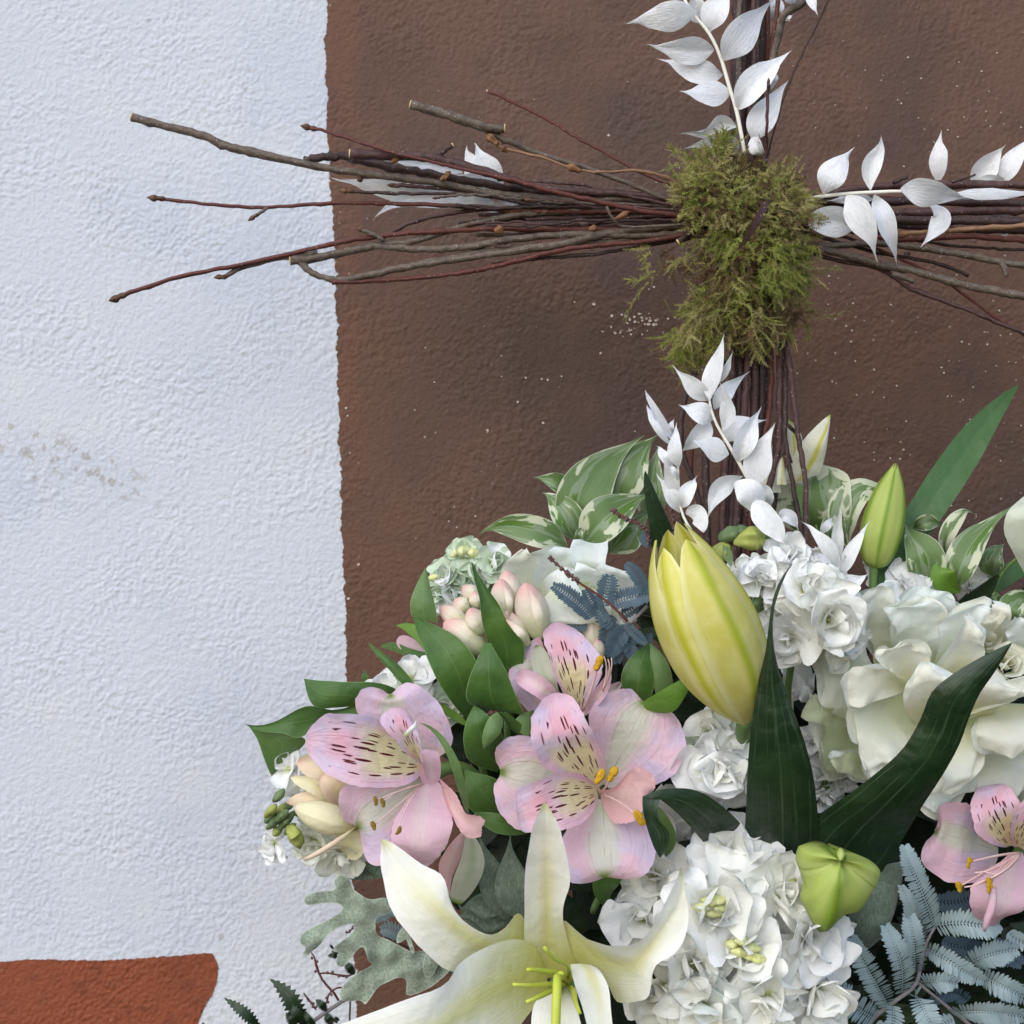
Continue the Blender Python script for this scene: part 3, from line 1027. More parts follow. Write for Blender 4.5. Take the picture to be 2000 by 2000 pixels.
for i in range(26):
    chip(rnd.gauss(1252, 26), rnd.gauss(624, 6), rnd.uniform(1.5, 4))
for i in range(16):
    chip(rnd.gauss(1230, 24), rnd.gauss(648, 5), rnd.uniform(1.2, 3.4))
for x, y in ((1122, 590), (1160, 594), (1268, 565), (1277, 560), (1058, 740), (1027, 738), (1070, 742), (1097, 735), (1011, 785), (952, 840), (1060, 826), (676, 797), (679, 812),
             (877, 1018), (892, 1030), (928, 1008), (1173, 690), (1240, 842), (1189, 264), (700, 1102), (1626, 745), (680, 1170)):
    chip(x, y, rnd.uniform(1.8, 4))
for i in range(150):
    cx, cy = rnd.choice([(1850, 700), (1950, 640), (1700, 800), (1850, 230), (1750, 950), (1970, 830), (1600, 560), (1930, 1010)])
    chip(rnd.gauss(cx, 70), rnd.gauss(cy, 70), rnd.uniform(.8, 2.6))
for i in range(45):
    chip(rnd.uniform(1480, 2050), rnd.uniform(0, 300), rnd.uniform(.6, 2))
for i in range(40):
    chip(rnd.uniform(720, 1400), rnd.uniform(60, 1000), rnd.uniform(.6, 1.8))
ch = mesh('paint_chips', V, F, M['chip'], wall, smooth=False)
ch['kind'] = 'stuff'

# ---------------------------------------------------------------- cross of bundled twigs
cross = thing('twig_cross', 'cross of bundled brown twigs tied with moss in front of the wall', 'twig cross', (1460, 1100, 60))
BK = {'p': 'bark_purple', 'r': 'bark_red', 'g': 'bark_grey', 't': 'bark_tan', 'd': 'bark_dark'}
tseed = [10]


def twig(path, r, k='p', d=60, cut=False, bud=None, cut2=False, jit=.16, nodes=.14):
    tseed[0] += 1
    t = tube('twig', path, r, M[BK[k]], cross, d=d, wob=.26, seed=tseed[0], nodes=nodes, step=.0035, jit=jit)
    d0 = float(np.atleast_1d(d)[0])
    for flag, a, b, rr in ((cut, path[0], path[1], np.atleast_1d(r)[0]), (cut2, path[-1], path[-2], np.atleast_1d(r)[-1])):
        if flag:
            ax, ay = a[0] - b[0], a[1] - b[1]
            L = math.hypot(ax, ay)
            ax, ay = ax / L, ay / L
            tube('cut_end', [(a[0] - ax * .5, a[1] - ay * .5), (a[0] + ax * .9, a[1] + ay * .9), (a[0] + ax * 1.8, a[1] + ay * 1.8)], [rr * 1.02, rr * .96], M['wood'], t, d=d0, ns=10)
    if bud:
        a, b = path[0], path[1]
        ax, ay = a[0] - b[0], a[1] - b[1]
        L = math.hypot(ax, ay)
        ax, ay = ax / L, ay / L
        n = bud if isinstance(bud, (int, float)) else 1
        spindle('bud', [(a[0] - ax * 16 * n, a[1] - ay * 16 * n), (a[0], a[1]), (a[0] + ax * 14 * n, a[1] + ay * 14 * n)], 5.4 * n, M['twigbud'], t, d=d0, bump=.5,
                prof=[(0, .55), (.2, .8), (.35, .6), (.55, 1), (.8, .6), (1, .04)])
    return t


def sidebud(t, a, b, r, d=58, mat='twigbud'):
    spindle('bud', [a, ((a[0] + b[0]) / 2, (a[1] + b[1]) / 2), b], r, M[mat], t, d=d, bump=.4, prof=[(0, .5), (.3, .75), (.6, 1), (.85, .6), (1, .05)])


# left arm
t1 = twig([(258, 229), (324, 247), (394, 264), (440, 285), (481, 295), (564, 314), (647, 330), (771, 347), (854, 357), (950, 376), (1000, 381), (1140, 391), (1235, 389), (1330, 405), (1440, 420)],
          [8.5, 8, 8, 8.5, 8, 7, 7, 6.5, 6.5, 7, 6.5, 6, 6, 6, 6], 'g', d=[48, 50, 56, 60], cut=True)
sidebud(t1, (700, 343), (706, 356), 6, 52)
sidebud(t1, (860, 352), (873, 345), 6, 50, 'twigbud_tan')
t = twig([(684, 301), (760, 303), (840, 308), (909, 324), (993, 349), (1064, 367), (1142, 374), (1235, 380), (1440, 400)], [9.5, 9, 9, 8, 7, 7, 7, 7], 'p', d=[44, 58], cut=True)
twig([(884, 284), (870, 292), (852, 308)], [5, 6], 'p', d=48, cut=True)
t = twig([(592, 311), (640, 308), (680, 306), (740, 322), (800, 333), (878, 348), (986, 366), (1080, 377), (1200, 385), (1420, 400)], [7.5, 8.5, 8.5, 8, 8, 8, 8, 8], 'd', d=[58, 64], jit=.5, nodes=.35)
sidebud(t, (763, 318), (782, 303), 6, 46, 'twigbud_tan')
sidebud(t, (868, 350), (880, 334), 7, 46, 'twigbud_tan')
twig([(601, 249), (647, 260), (730, 287), (771, 299), (854, 318), (893, 328), (993, 350), (1080, 374), (1173, 395), (1266, 414), (1420, 430)], [3, 3, 3, 4, 5, 5, 5], 'r', d=[46, 40, 42, 56], bud=1.1)
t = twig([(303, 387), (398, 398), (510, 405), (647, 397), (771, 398), (950, 405), (986, 411), (1110, 414), (1235, 414), (1420, 425)], [3.5, 3.5, 4, 4.5, 5, 5], 'r', d=[52, 60], bud=1.2)
t = twig([(494, 425), (508, 416), (524, 405)], [3.4, 3.2], 'g', d=53, bud=.85)
twig([(674, 373), (771, 378), (860, 378), (949, 382), (1017, 396), (1080, 405), (1173, 406), (1420, 420)], [3.2, 3.2, 4, 5], 'd', d=[50, 60], bud=1)
twig([(768, 362), (854, 367), (930, 376), (1000, 390), (1420, 418)], [4, 4, 4, 5], 'p', d=[54, 62], bud=.9)
t8 = twig([(228, 582), (249, 574), (349, 541), (465, 518), (539, 502), (605, 487), (688, 469), (771, 458), (860, 452), (965, 447), (1111, 448), (1266, 448), (1420, 440)],
          [4.6, 4.4, 4.2, 4.6, 4.6, 5, 5, 5, 5], 'r', d=[44, 50, 54, 60], bud=1.25)
sidebud(t8, (966, 452), (984, 446), 9, 48, 'twigbud_tan')
sidebud(t8, (1150, 448), (1168, 445), 7, 50, 'twigbud_tan')
t = twig([(430, 541), (444, 539), (465, 524), (523, 508), (570, 502), (620, 492)], [4, 5.5, 6, 4, 4], 'g', d=[50, 52], bud=.9)
t = twig([(568, 509), (600, 506), (647, 497), (730, 480), (800, 472), (862, 455), (902, 442), (993, 423), (1048, 416), (1173, 412), (1420, 420)], [10, 8, 7, 6.5, 6, 6, 7, 6, 6, 6], 'g', d=[52, 56, 60], cut=True)
twig([(706, 450), (730, 458), (750, 470)], [4.5, 4.5], 'g', d=50, bud=.8)
twig([(744, 468), (790, 440), (840, 424), (895, 415), (950, 409), (1100, 412)], [4.5, 4.5], 'p', d=[56, 60])
twig([(730, 480), (833, 487), (909, 482), (1017, 465), (1142, 457), (1266, 460), (1420, 440)], [6.5, 7, 7, 6, 6], 'g', d=[53, 58])
twig([(585, 510), (596, 522), (612, 534), (652, 547), (709, 540), (792, 521), (909, 504), (1017, 488), (1110, 474), (1188, 456), (1420, 435)], [8, 6, 6.5, 7, 6.5, 7, 8, 8, 7, 6], 'g', d=[53, 50, 58])
twig([(648, 551), (709, 549), (854, 539), (955, 523), (1064, 496), (1142, 482), (1266, 470), (1420, 445)], [5, 4.5, 5, 5, 4.5], 'r', d=[50, 56])
t = twig([(795, 522), (850, 508), (950, 490), (1060, 480), (1200, 470), (1420, 450)], [5, 5, 5], 'g', d=[54, 60])
twig([(960, 515), (1033, 507), (1110, 501), (1173, 495), (1266, 479), (1420, 455)], [2, 4, 3.5, 3.5], 'd', d=[56, 60])
t15 = twig([(802, 205), (862, 221), (934, 244), (958, 250), (985, 251)], [9.5, 9.5, 9.5, 9], 'g', d=[40, 46], cut=True, cut2=True)
twig([(944, 249), (975, 268), (1002, 280), (1064, 304), (1142, 327), (1219, 355), (1266, 374), (1312, 392), (1420, 420)], [7, 6, 5, 5, 4.5, 4.5], 'g', d=[46, 58])
twig([(952, 178), (1002, 200), (1080, 240), (1126, 268), (1188, 302), (1250, 336), (1328, 367), (1420, 400)], [2.8, 2.8, 3, 3], 'r', d=[66, 62], cut=True)
t = twig([(958, 272), (986, 290), (1064, 309), (1126, 332), (1188, 336), (1241, 333), (1291, 343), (1328, 361), (1420, 400)], [4, 2.4, 2.4, 4, 3.5], 't', d=[47, 44, 55])
sidebud(t, (972, 282), (948, 262), 9, 45, 'twigbud_tan')
sidebud(t, (992, 296), (978, 286), 6, 45, 'twigbud_tan')
sidebud(t, (1135, 334), (1106, 324), 8, 43, 'twigbud_tan')
t = twig([(1185, 403), (1200, 430), (1219, 443), (1312, 440), (1420, 440)], [2.6, 3, 3], 'g', d=[45, 55])
sidebud(t, (1202, 428), (1230, 413), 6, 44, 'twigbud_tan')
twig([(1325, 473), (1350, 458), (1384, 438), (1430, 415)], [6.5, 6.5, 6], 'd', d=[40, 50], cut=True)
rnd = random.Random(3)
for i in range(12):
    y0 = rnd.uniform(378, 470)
    x0 = rnd.uniform(900, 1130)
    y1 = 380 + (y0 - 380) * .75 + rnd.uniform(-6, 6)
    twig([(x0, y0 + rnd.uniform(-8, 8)), ((x0 + 1280) / 2, (y0 + y1) / 2 + rnd.uniform(-7, 7)), (1280, y1), (1460, 425 + (y1 - 425) * .4)],
         [4, rnd.uniform(4, 7), 6], rnd.choice('pdgrpg'), d=[rnd.uniform(58, 72), rnd.uniform(58, 70)])
for i in range(10):
    x0 = rnd.uniform(820, 1080)
    y0 = 350 + rnd.uniform(0, 150)
    y1 = 385 + (y0 - 350) * .5
    sl = rnd.uniform(-10, 10)
    twig([(x0, y0), (x0 + 90, y0 + sl + rnd.uniform(-5, 5)), ((x0 + 1300) / 2, (y0 + y1) / 2 + rnd.uniform(-10, 10)), (1250, y1 + rnd.uniform(-6, 6)), (1450, 425)],
         [rnd.uniform(1.6, 2.6), rnd.uniform(2.2, 3.6), 3.5], rnd.choice('gdpd'), d=[rnd.uniform(42, 66), rnd.uniform(50, 66)], bud=.55 if i % 3 == 0 else None, jit=.3)
# right arm
CX = (1450, 420)
for path, r, k, d, kw in (
    ([CX, (1600, 380), (1746, 362), (1836, 360), (2000, 361), (2250, 365)], [7, 8, 8], 'p', [60, 62], {}),
    ([CX, (1590, 395), (1733, 392), (2000, 397), (2260, 400)], [8, 9, 9], 'd', [62, 64], {}),
    ([CX, (1600, 410), (1738, 415), (2000, 411), (2260, 405)], [7, 8, 8], 'p', [60, 62], {}),
    ([CX, (1600, 425), (1738, 430), (2000, 432), (2260, 430)], [8, 9, 9], 'd', [56, 56], {}),
    ([CX, (1620, 440), (1743, 466), (1888, 462), (2000, 469), (2260, 480)], [6, 5.5, 5.5], 'r', [58, 60], {}),
    ([CX, (1590, 478), (1700, 475), (1785, 482), (1888, 498), (1953, 512), (2000, 518), (2260, 560)], [6, 6.5, 7, 7], 'g', [60, 58], {}),
    ([CX, (1590, 482), (1655, 499), (1720, 517), (1785, 529), (1862, 552), (1940, 567), (2000, 578), (2260, 620)], [7, 7.5, 8, 8], 'g', [60, 54], {}),
    ([CX, (1593, 496), (1720, 527), (1780, 564), (1888, 604), (1966, 637), (2000, 650), (2260, 760)], [4, 4.5, 4], 'p', [62, 60], {}),
    ([CX, (1640, 460), (1725, 492), (1810, 529), (1862, 560), (1940, 617), (2000, 653), (2240, 800)], [3, 3, 2.6], 'r', [64, 66], {}),
    ([CX, (1700, 490), (1772, 503), (1836, 516), (1891, 539)], [4, 3.5, 3.5], 'd', [66, 68], {}),
    ([(1757, 458), (1836, 451), (1914, 446), (2000, 441), (2240, 430)], [4, 5, 6], 't', [46, 50], {}),
    ([CX, (1640, 405), (1850, 383), (2050, 380), (2250, 380)], [6, 6, 6], 'r', [68, 68], {}),
    ([CX, (1640, 430), (1850, 448), (2050, 452), (2250, 456)], [7, 6, 6], 'p', [68, 68], {}),
    ([CX, (1640, 440), (1850, 478), (2050, 490), (2250, 496)], [5, 3, 3], 'd', [70, 68], {}),
    ([(1742, 536), (1765, 541), (1786, 551)], [5, 4.5], 'g', [52, 52], {}),
    ([(1955, 512), (1962, 525), (1966, 540)], [6, 5], 'g', [56, 56], {}),
    ([(1772, 500), (1766, 497), (1778, 495)], [4, 3], 'd', [52, 52], {}),
    ([(1745, 358), (1758, 352), (1773, 346)], [4, 3], 'd', [52, 52], {}),
    ([(1860, 356), (1885, 348), (1905, 341)], [3, 2], 'd', [54, 56], {})):
    t = twig(path, r, k, d=d, **kw)
    if k == 't':
        sidebud(t, (1768, 459), (1720, 458), 8.5, 44, 'twigbud_tan')
        sidebud(t, (1775, 455), (1752, 461), 7, 45, 'twigbud_tan')
# upper arm
for x0, x1, r, k, d in ((1440, 1436, 8, 'd', 62), (1452, 1450, 7, 'p', 58), (1463, 1458, 8, 'd', 66), (1474, 1466, 7, 'p', 60), (1487, 1478, 8, 'd', 62), (1495, 1484, 6, 'r', 66), (1430, 1434, 6, 'r', 64),
                        (1445, 1442, 6, 'g', 54), (1480, 1470, 6, 'd', 55), (1470, 1462, 5, 'p', 54)):
    twig([(x0 + 3, -260), (x0, -60), (x0 + rnd.uniform(-4, 4), 100), (x1, 250), (1455, 420)], [r * .9, r, r, r], k, d=[d, d])
twig([(1620, -40), (1562, 6), (1533, 28), (1523, 52), (1511, 103), (1497, 200), (1470, 420)], [7, 9, 9, 8, 6, 6], 'g', d=[46, 58])
twig([(1523, -60), (1520, 0), (1512, 60), (1506, 110), (1492, 250), (1470, 420)], [4.5, 4.5, 4.5], 'r', d=[48, 58])
t = twig([(1626, -20), (1598, 44), (1562, 116), (1532, 190), (1505, 280), (1480, 420)], [1.6, 1.7, 1.8, 2], 'd', d=[60, 62])
twig([(1501, 160), (1500, 190), (1498, 250), (1496, 300), (1480, 420)], [3.2, 3, 3.4, 3.4], 'p', d=[14, 20, 40], bud=.6)
# lower arm
for path, r, k, d in (
    ([(1430, 520), (1407, 605), (1379, 672), (1345, 760), (1329, 828), (1335, 892), (1355, 940), (1370, 1000), (1390, 1120)], [6, 6.5, 6, 5.5, 5, 5], 'd', [50, 54]),
    ([(1440, 540), (1433, 652), (1429, 760), (1424, 850), (1415, 936), (1412, 1027), (1410, 1150)], [7, 7], 'p', [52, 52]),
    ([(1450, 540), (1446, 652), (1443, 820), (1433, 962), (1428, 1040), (1425, 1150)], [8, 8], 'd', [56, 52]),
    ([(1452, 540), (1456, 640), (1460, 700), (1452, 830), (1440, 990), (1435, 1150)], [7, 7], 'p', [50, 48]),
    ([(1460, 540), (1470, 660), (1474, 760), (1470, 850), (1458, 960), (1450, 1150)], [9, 8], 'p', [54, 52]),
    ([(1465, 540), (1484, 660), (1488, 760), (1480, 880), (1466, 1000), (1458, 1150)], [8, 7], 'd', [56, 54]),
    ([(1468, 540), (1492, 650), (1497, 760), (1492, 850), (1476, 960), (1466, 1150)], [8, 6], 'p', [60, 58]),
    ([(1475, 540), (1503, 660), (1505, 781), (1494, 850), (1480, 920), (1466, 1010), (1460, 1150)], [5, 5.5], 'r', [50, 50]),
    ([(1480, 540), (1518, 650), (1523, 781), (1521, 872), (1503, 949), (1488, 1030), (1480, 1150)], [6.5, 6.5], 'p', [46, 40]),
    ([(1485, 540), (1530, 690), (1535, 760), (1534, 859), (1549, 949), (1567, 1050), (1580, 1150)], [5, 5], 'd', [48, 30]),
    ([(1488, 540), (1528, 640), (1549, 766), (1560, 859), (1573, 949), (1574, 1079), (1570, 1180)], [5.5, 5.5], 'p', [44, 28]),
    ([(1415, 700), (1390, 780), (1381, 825), (1379, 911), (1381, 1040), (1385, 1150)], [5, 7, 8], 'd', [58, 50]),
    ([(1520, 830), (1512, 900), (1516, 960), (1508, 1010)], [5, 5], 'd', [52, 52]),
    ([(1538, 829), (1546, 838), (1558, 846)], [4, 4], 'd', [40, 42]),
    ([(1525, 888), (1535, 884), (1545, 905)], [4.5, 4], 'd', [40, 40]),
    ([(1380, 740), (1365, 800), (1352, 880), (1350, 960)], [4, 4], 'r', [60, 60])):
    twig(path, r, k, d=d)
rnd = random.Random(8)
for i in range(7):
    x = rnd.uniform(1425, 1500)
    twig([(1460, 520), ((x + 1460) / 2 + 4, 640), (x, 780), (x - 14, 930), (x - 24, 1150)], [6, rnd.uniform(5, 8), 6], rnd.choice('dpdr'), d=[rnd.uniform(60, 70)] * 2)

# ---------------------------------------------------------------- moss clump
moss = thing('moss_clump', 'ragged clump of green moss bound round the twig crossing', 'moss', (1455, 650, 45), kind='stuff')
rnd = random.Random(21)
spindle('moss_core', [(1440, 320), (1465, 430), (1470, 560)], 86, M['moss_core'], moss, d=[44, 36, 48], bump=.5, ns=24, nv=20, flat=.6)


def fronds(name, mat, specs):
    """each frond: curved axis with small leaflets either side"""
    V, F = [], []
    for (p0, dirv, L, w) in specs:
        n = max(5, int(L / .0011))
        p = np.array(p0)
        dv = np.array(dirv) / np.linalg.norm(dirv)
        drift = np.array([rnd.gauss(0, .8), rnd.gauss(0, .5), -.15 + rnd.gauss(0, .7)])
        side = np.cross(dv, (0, -1, 0.2))
        side /= np.linalg.norm(side) + 1e-9
        pr = None
        for j in range(n):
            t = j / (n - 1)
            ww = w * (1 - .6 * t)
            o = len(V)
            V += [tuple(p - side * ww * .16), tuple(p + side * ww * .16)]
            if pr is not None:
                F.append((pr, pr + 1, o + 1, o))
            pr = o
            for s in (-1, 1):
                q = len(V)
                tip = p + side * s * ww * rnd.uniform(.7, 1.3) + dv * w * rnd.uniform(.5, 1.1) + np.array((0, rnd.gauss(0, .35) * w, 0))
                V += [tuple(p), tuple(p + dv * w * .45), tuple(tip)]
                F.append((q, q + 1, q + 2))
            dv = dv + drift * .16 + np.array([rnd.gauss(0, .09), rnd.gauss(0, .09), rnd.gauss(0, .09)])
            dv /= np.linalg.norm(dv)
            p = p + dv * L / n
    o = mesh(name, V, F, mat, moss, smooth=False)
    return o


specs = {'moss_a': [], 'moss_b': [], 'moss_c': []}


def add_moss(cx, cy, rx, ry, n, mats, L=(.004, .009), d0=12, d1=40, down=.25, w=.0013):
    for i in range(n):
        a = rnd.uniform(0, 2 * math.pi)
        q = math.sqrt(rnd.random())
        x, y = cx + math.cos(a) * rx * q, cy + math.sin(a) * ry * q
        d = d0 + (d1 - d0) * q**2 + rnd.gauss(0, 3)
        p = P(x, y, d)
        out = np.array((math.cos(a) * q, -.55 * (1 - q) - .1, -math.sin(a) * q)) + np.array([rnd.gauss(0, .8), rnd.gauss(0, .35), rnd.gauss(0, .8) - down])
        specs[rnd.choice(mats)].append((p, out, rnd.uniform(*L), w * rnd.uniform(.7, 1.3)))


def clumps(cx, cy, rx, ry, n, per, L, d0, d1, down, mats, spread=16, w=.0016):
    for i in range(n):
        a = rnd.uniform(0, 2 * math.pi)
        q = math.sqrt(rnd.random())
        x, y = cx + math.cos(a) * rx * q, cy + math.sin(a) * ry * q
        m = rnd.choice(mats)
        dv = np.array((math.cos(a) * q + rnd.gauss(0, .5), -.5 * (1 - q) - .15, -math.sin(a) * q + rnd.gauss(0, .5) - down))
        dc = d0 + (d1 - d0) * q**2 + rnd.gauss(0, 4)
        for k in range(int(per * rnd.uniform(.5, 1.4))):
            p = P(x + rnd.gauss(0, spread), y + rnd.gauss(0, spread), dc + rnd.gauss(0, 2.5))
            mm = m if rnd.random() < .75 else rnd.choice(mats)
            specs[mm].append((p, dv + np.array([rnd.gauss(0, .45) for _ in range(3)]), rnd.uniform(*L), w * rnd.uniform(.7, 1.4)))


GM = ['moss_a', 'moss_b', 'moss_b', 'moss_c']
clumps(1456, 392, 108, 80, 60, 30, (.003, .0075), 12, 36, .15, GM)
clumps(1500, 440, 80, 100, 52, 30, (.003, .008), 10, 34, .4, GM)
clumps(1390, 360, 60, 55, 16, 28, (.004, .009), 18, 40, .0, ['moss_a', 'moss_b'])
clumps(1412, 292, 14, 18, 5, 22, (.005, .009), 26, 34, -.6, ['moss_a', 'moss_b'], 8)
clumps(1508, 515, 55, 70, 28, 24, (.005, .014), 16, 34, 1.2, ['moss_a', 'moss_a', 'moss_b'], 13)
clumps(1430, 545, 62, 46, 20, 22, (.006, .015), 20, 40, 1.1, GM, 14)
clumps(1395, 610, 42, 55, 14, 20, (.008, .020), 28, 46, 1.4, ['moss_a', 'moss_b', 'moss_b'], 11)
clumps(1345, 650, 26, 45, 7, 15, (.008, .018), 34, 48, 1.4, ['moss_a', 'moss_b'], 9)
clumps(1475, 620, 55, 35, 12, 20, (.008, .018), 24, 42, 1.3, ['moss_a', 'moss_b', 'moss_c'], 11)
clumps(1545, 615, 24, 16, 4, 12, (.007, .014), 30, 40, .1, ['moss_b', 'moss_c'], 8)
clumps(1335, 500, 45, 14, 7, 12, (.006, .014), 40, 56, 1.0, ['moss_c', 'moss_c', 'moss_b'], 10)
clumps(1450, 480, 70, 60, 26, 28, (.003, .009), 16, 36, .5, ['moss_a', 'moss_b', 'moss_a', 'moss_c'])
clumps(1275, 510, 12, 26, 2, 8, (.006, .012), 46, 52, .9, ['moss_b', 'moss_a'], 7)
clumps(1600, 400, 10, 22, 3, 8, (.005, .011), 58, 66, -.2, ['moss_b'], 6)
for path in ([(1275, 540), (1250, 570), (1230, 600), (1220, 625)], [(1280, 530), (1250, 545), (1225, 545)], [(1560, 540), (1600, 530), (1645, 524)], [(1540, 620), (1590, 620), (1650, 612)],
             [(1570, 625), (1580, 640), (1575, 665)], [(1545, 600), (1575, 590), (1590, 610)], [(1500, 640), (1530, 645), (1547, 668)], [(1345, 660), (1310, 665), (1290, 676)], [(1350, 690), (1335, 720), (1330, 745)],
             [(1330, 300), (1318, 296), (1312, 290)]):
    for q in cr([P(a, b, 46) for a, b in path], 9)[:-1]:
        for k in range(3):
            e = P(path[-1][0], path[-1][1], 46) - q
            specs[rnd.choice(['moss_a', 'moss_b'])].append((q, e / (np.linalg.norm(e) + 1e-6) + np.array([rnd.gauss(0, .5) for _ in range(3)]), rnd.uniform(.003, .008), .0009))
for k, n in (('moss_a', 'green_moss'), ('moss_b', 'olive_moss'), ('moss_c', 'brown_moss')):
    fronds(n, M[k], specs[k])['kind'] = 'stuff'
use('A5' if 'A5' in CROPS else 'px')
use('px')
mstrip = ribbon('dry_leaf_strip', [(1513, 368), (1490, 410), (1465, 455), (1438, 492)], 17, M['bark_purple'], moss, 'lance', d=[10, 2, 2, 8], roll=30, label='dry brown strip of bark lying across the moss')
ribbon('dry_leaf_strip', [(1478, 388), (1500, 405), (1525, 420)], 9, M['bark_purple'], moss, 'lance', d=6)
# ---------------------------------------------------------------- bleached leaf sprays
def spray(label, base, frame, stem, r, d, leaves, group='bleached leaf sprays'):
    use(frame)
    t = thing('bleached_leaf_spray', label, 'leaf spray', base, group)
    if stem:
        tube('stem', stem, r, M['bleach_stem'], t, d=d, ns=10)
    for k, L in enumerate(leaves):
        path, w = L[0], L[1]
        kw = dict(L[2]) if len(L) > 2 else {}
        dd = kw.pop('d', d - 2 + (k % 3) * 2)
        kw.setdefault('roll', [(-1)**k * 8, (-1)**k * (14 + 9 * (k % 4))])
        b = np.array((dd + 1.5, dd - 4, dd + (6, -7, 2)[k % 3])) if len(path) == 3 else dd
        ribbon('leaf', path, w, M['bleach'], t, kw.pop('prof', 'ovate'), d=b, fold=kw.pop('fold', (.05, .35, -.1, .12, .5)[k % 5]), cup=(-.15, .1, .25, .0)[k % 4], nu=10, nv=20, thick=.3, ruf=(1.7, .45), seed=k + int(d) * 3 + len(leaves), **kw)
    return t


spray('bleached white leaf spray climbing the upper arm of the cross', (985, 1150, 40), 'A3',
      [(520, -20), (600, 110), (720, 260), (800, 430), (860, 630), (920, 830), (960, 1030), (985, 1180)], [11, 12, 14, 15, 15], 36, [
          ([(625, 95), (380, 130), (70, 183)], 225), ([(650, 170), (610, 40), (640, -90)], 150, {'d': 46}), ([(715, 240), (770, 70), (910, -80)], 215),
          ([(825, 455), (960, 260), (1200, -5)], 265), ([(750, 375), (530, 375), (240, 338)], 205), ([(815, 565), (610, 535), (325, 435)], 185, {'d': 42}),
          ([(935, 820), (1060, 640), (1340, 380)], 225), ([(880, 700), (700, 700), (485, 693)], 205), ([(1060, 1070), (1120, 880), (1320, 600)], 215, {'d': 38}),
          ([(920, 955), (800, 930), (680, 980), (470, 1020)], 165, {'roll': [10, 20, 60, 40]}), ([(930, 1165), (800, 1070), (500, 1140)], 170, {'d': 42}),
          ([(1035, 1040), (1085, 1120), (1160, 1215)], 120, {'d': 34}), ([(1195, 540), (1210, 600), (1182, 690)], 60, {'d': 33}),
          ([(690, 1110), (740, 1160), (800, 1205)], 70)])
spray('bleached white leaves half hidden behind the upper twigs', (1130, 700, 75), 'A3', [(1150, -80), (1120, 150), (1085, 400), (1060, 700)], 9, 78, [
    ([(1200, 160), (1190, 40), (1230, -120)], 120), ([(1085, 60), (1050, 0), (1060, -90)], 90), ([(1050, 880), (1070, 560), (1090, 260)], 75, {'prof': 'lance'}),
    ([(1190, 100), (1240, 50), (1235, -60)], 90)])
spray('bleached white leaves on the forked twig at the top edge', (1450, -60, 50), 'A3', [(1330, -120), (1420, -80), (1520, -90)], 8, 48, [
    ([(1340, -100), (1335, -20), (1400, 30)], 110), ([(1480, -90), (1500, 20), (1527, 118)], 95), ([(1290, 160), (1320, 130), (1362, 100)], 26, {'d': 42})])
spray('bleached white leaf spray lying along the right arm of the cross', (300, 735, 35), 'A4',
      [(240, 745), (420, 708), (600, 690), (800, 678), (1000, 672), (1110, 690)], [15, 15, 14, 13, 10], 33, [
          ([(420, 690), (490, 530), (650, 340)], 220), ([(775, 660), (775, 480), (840, 350), (855, 238)], 145), ([(1285, 610), (1290, 400), (1303, 212)], 140, {'d': 72}),
          ([(1000, 655), (1210, 680), (1515, 737)], 225, {'d': 28}), ([(650, 945), (480, 890), (290, 890)], 235, {'prof': 'ellip', 'd': 34}), ([(590, 705), (710, 890), (835, 1200)], 225, {'d': 25}),
          ([(800, 700), (890, 930), (980, 1225)], 150, {'d': 38}), ([(1215, 770), (1310, 860), (1250, 970), (1150, 1095)], 160, {'d': 36, 'roll': [50, 20, -10, 10]}),
          ([(790, 735), (620, 730), (440, 745)], 100, {'d': 48})])
spray('bleached white leaves threaded through the twigs at the right edge', (1500, 690, 70), 'A4', [(1380, 690), (1700, 700), (2100, 690), (2400, 680)], 9, 66, [
    ([(1390, 690), (1700, 690), (2080, 690)], 90, {'d': 50}), ([(1560, 640), (1650, 480), (1795, 318)], 190, {'d': 74}), ([(1760, 620), (1850, 440), (1990, 250)], 165, {'d': 72}),
    ([(1560, 600), (1680, 575), (1830, 600)], 70, {'d': 72}), ([(1690, 730), (1730, 880), (1815, 1060)], 175, {'d': 74}), ([(1960, 720), (1955, 800), (1990, 880)], 100, {'d': 74}), ([(2050, 600), (2100, 450), (2200, 300)], 160, {'d': 72})])
spray('bleached white leaves showing behind the left twigs', (1900, 540, 85), 'A1', [(1400, 500), (1700, 520), (2100, 540), (2900, 620)], 9, 74, [
    ([(1700, 560), (1450, 530), (1195, 470)], 90), ([(1960, 590), (1600, 570), (1395, 678)], 130), ([(1960, 560), (1870, 430), (1842, 320)], 110), ([(2010, 520), (1930, 410), (1872, 318)], 110),
    ([(1820, 450), (1620, 410), (1450, 390)], 80), ([(1980, 600), (1870, 595), (1750, 570)], 70), ([(2000, 480), (1880, 480), (1780, 460)], 80)])
spray('cream dried leaf wedged low in the left twigs', (2400, 650, 85), 'A1', [(2350, 640), (2500, 640), (2800, 640)], 8, 74, [
    ([(2420, 655), (2150, 640), (1880, 610)], 100, {'prof': 'lance'}), ([(2180, 600), (2060, 590), (1960, 600)], 60)], None)
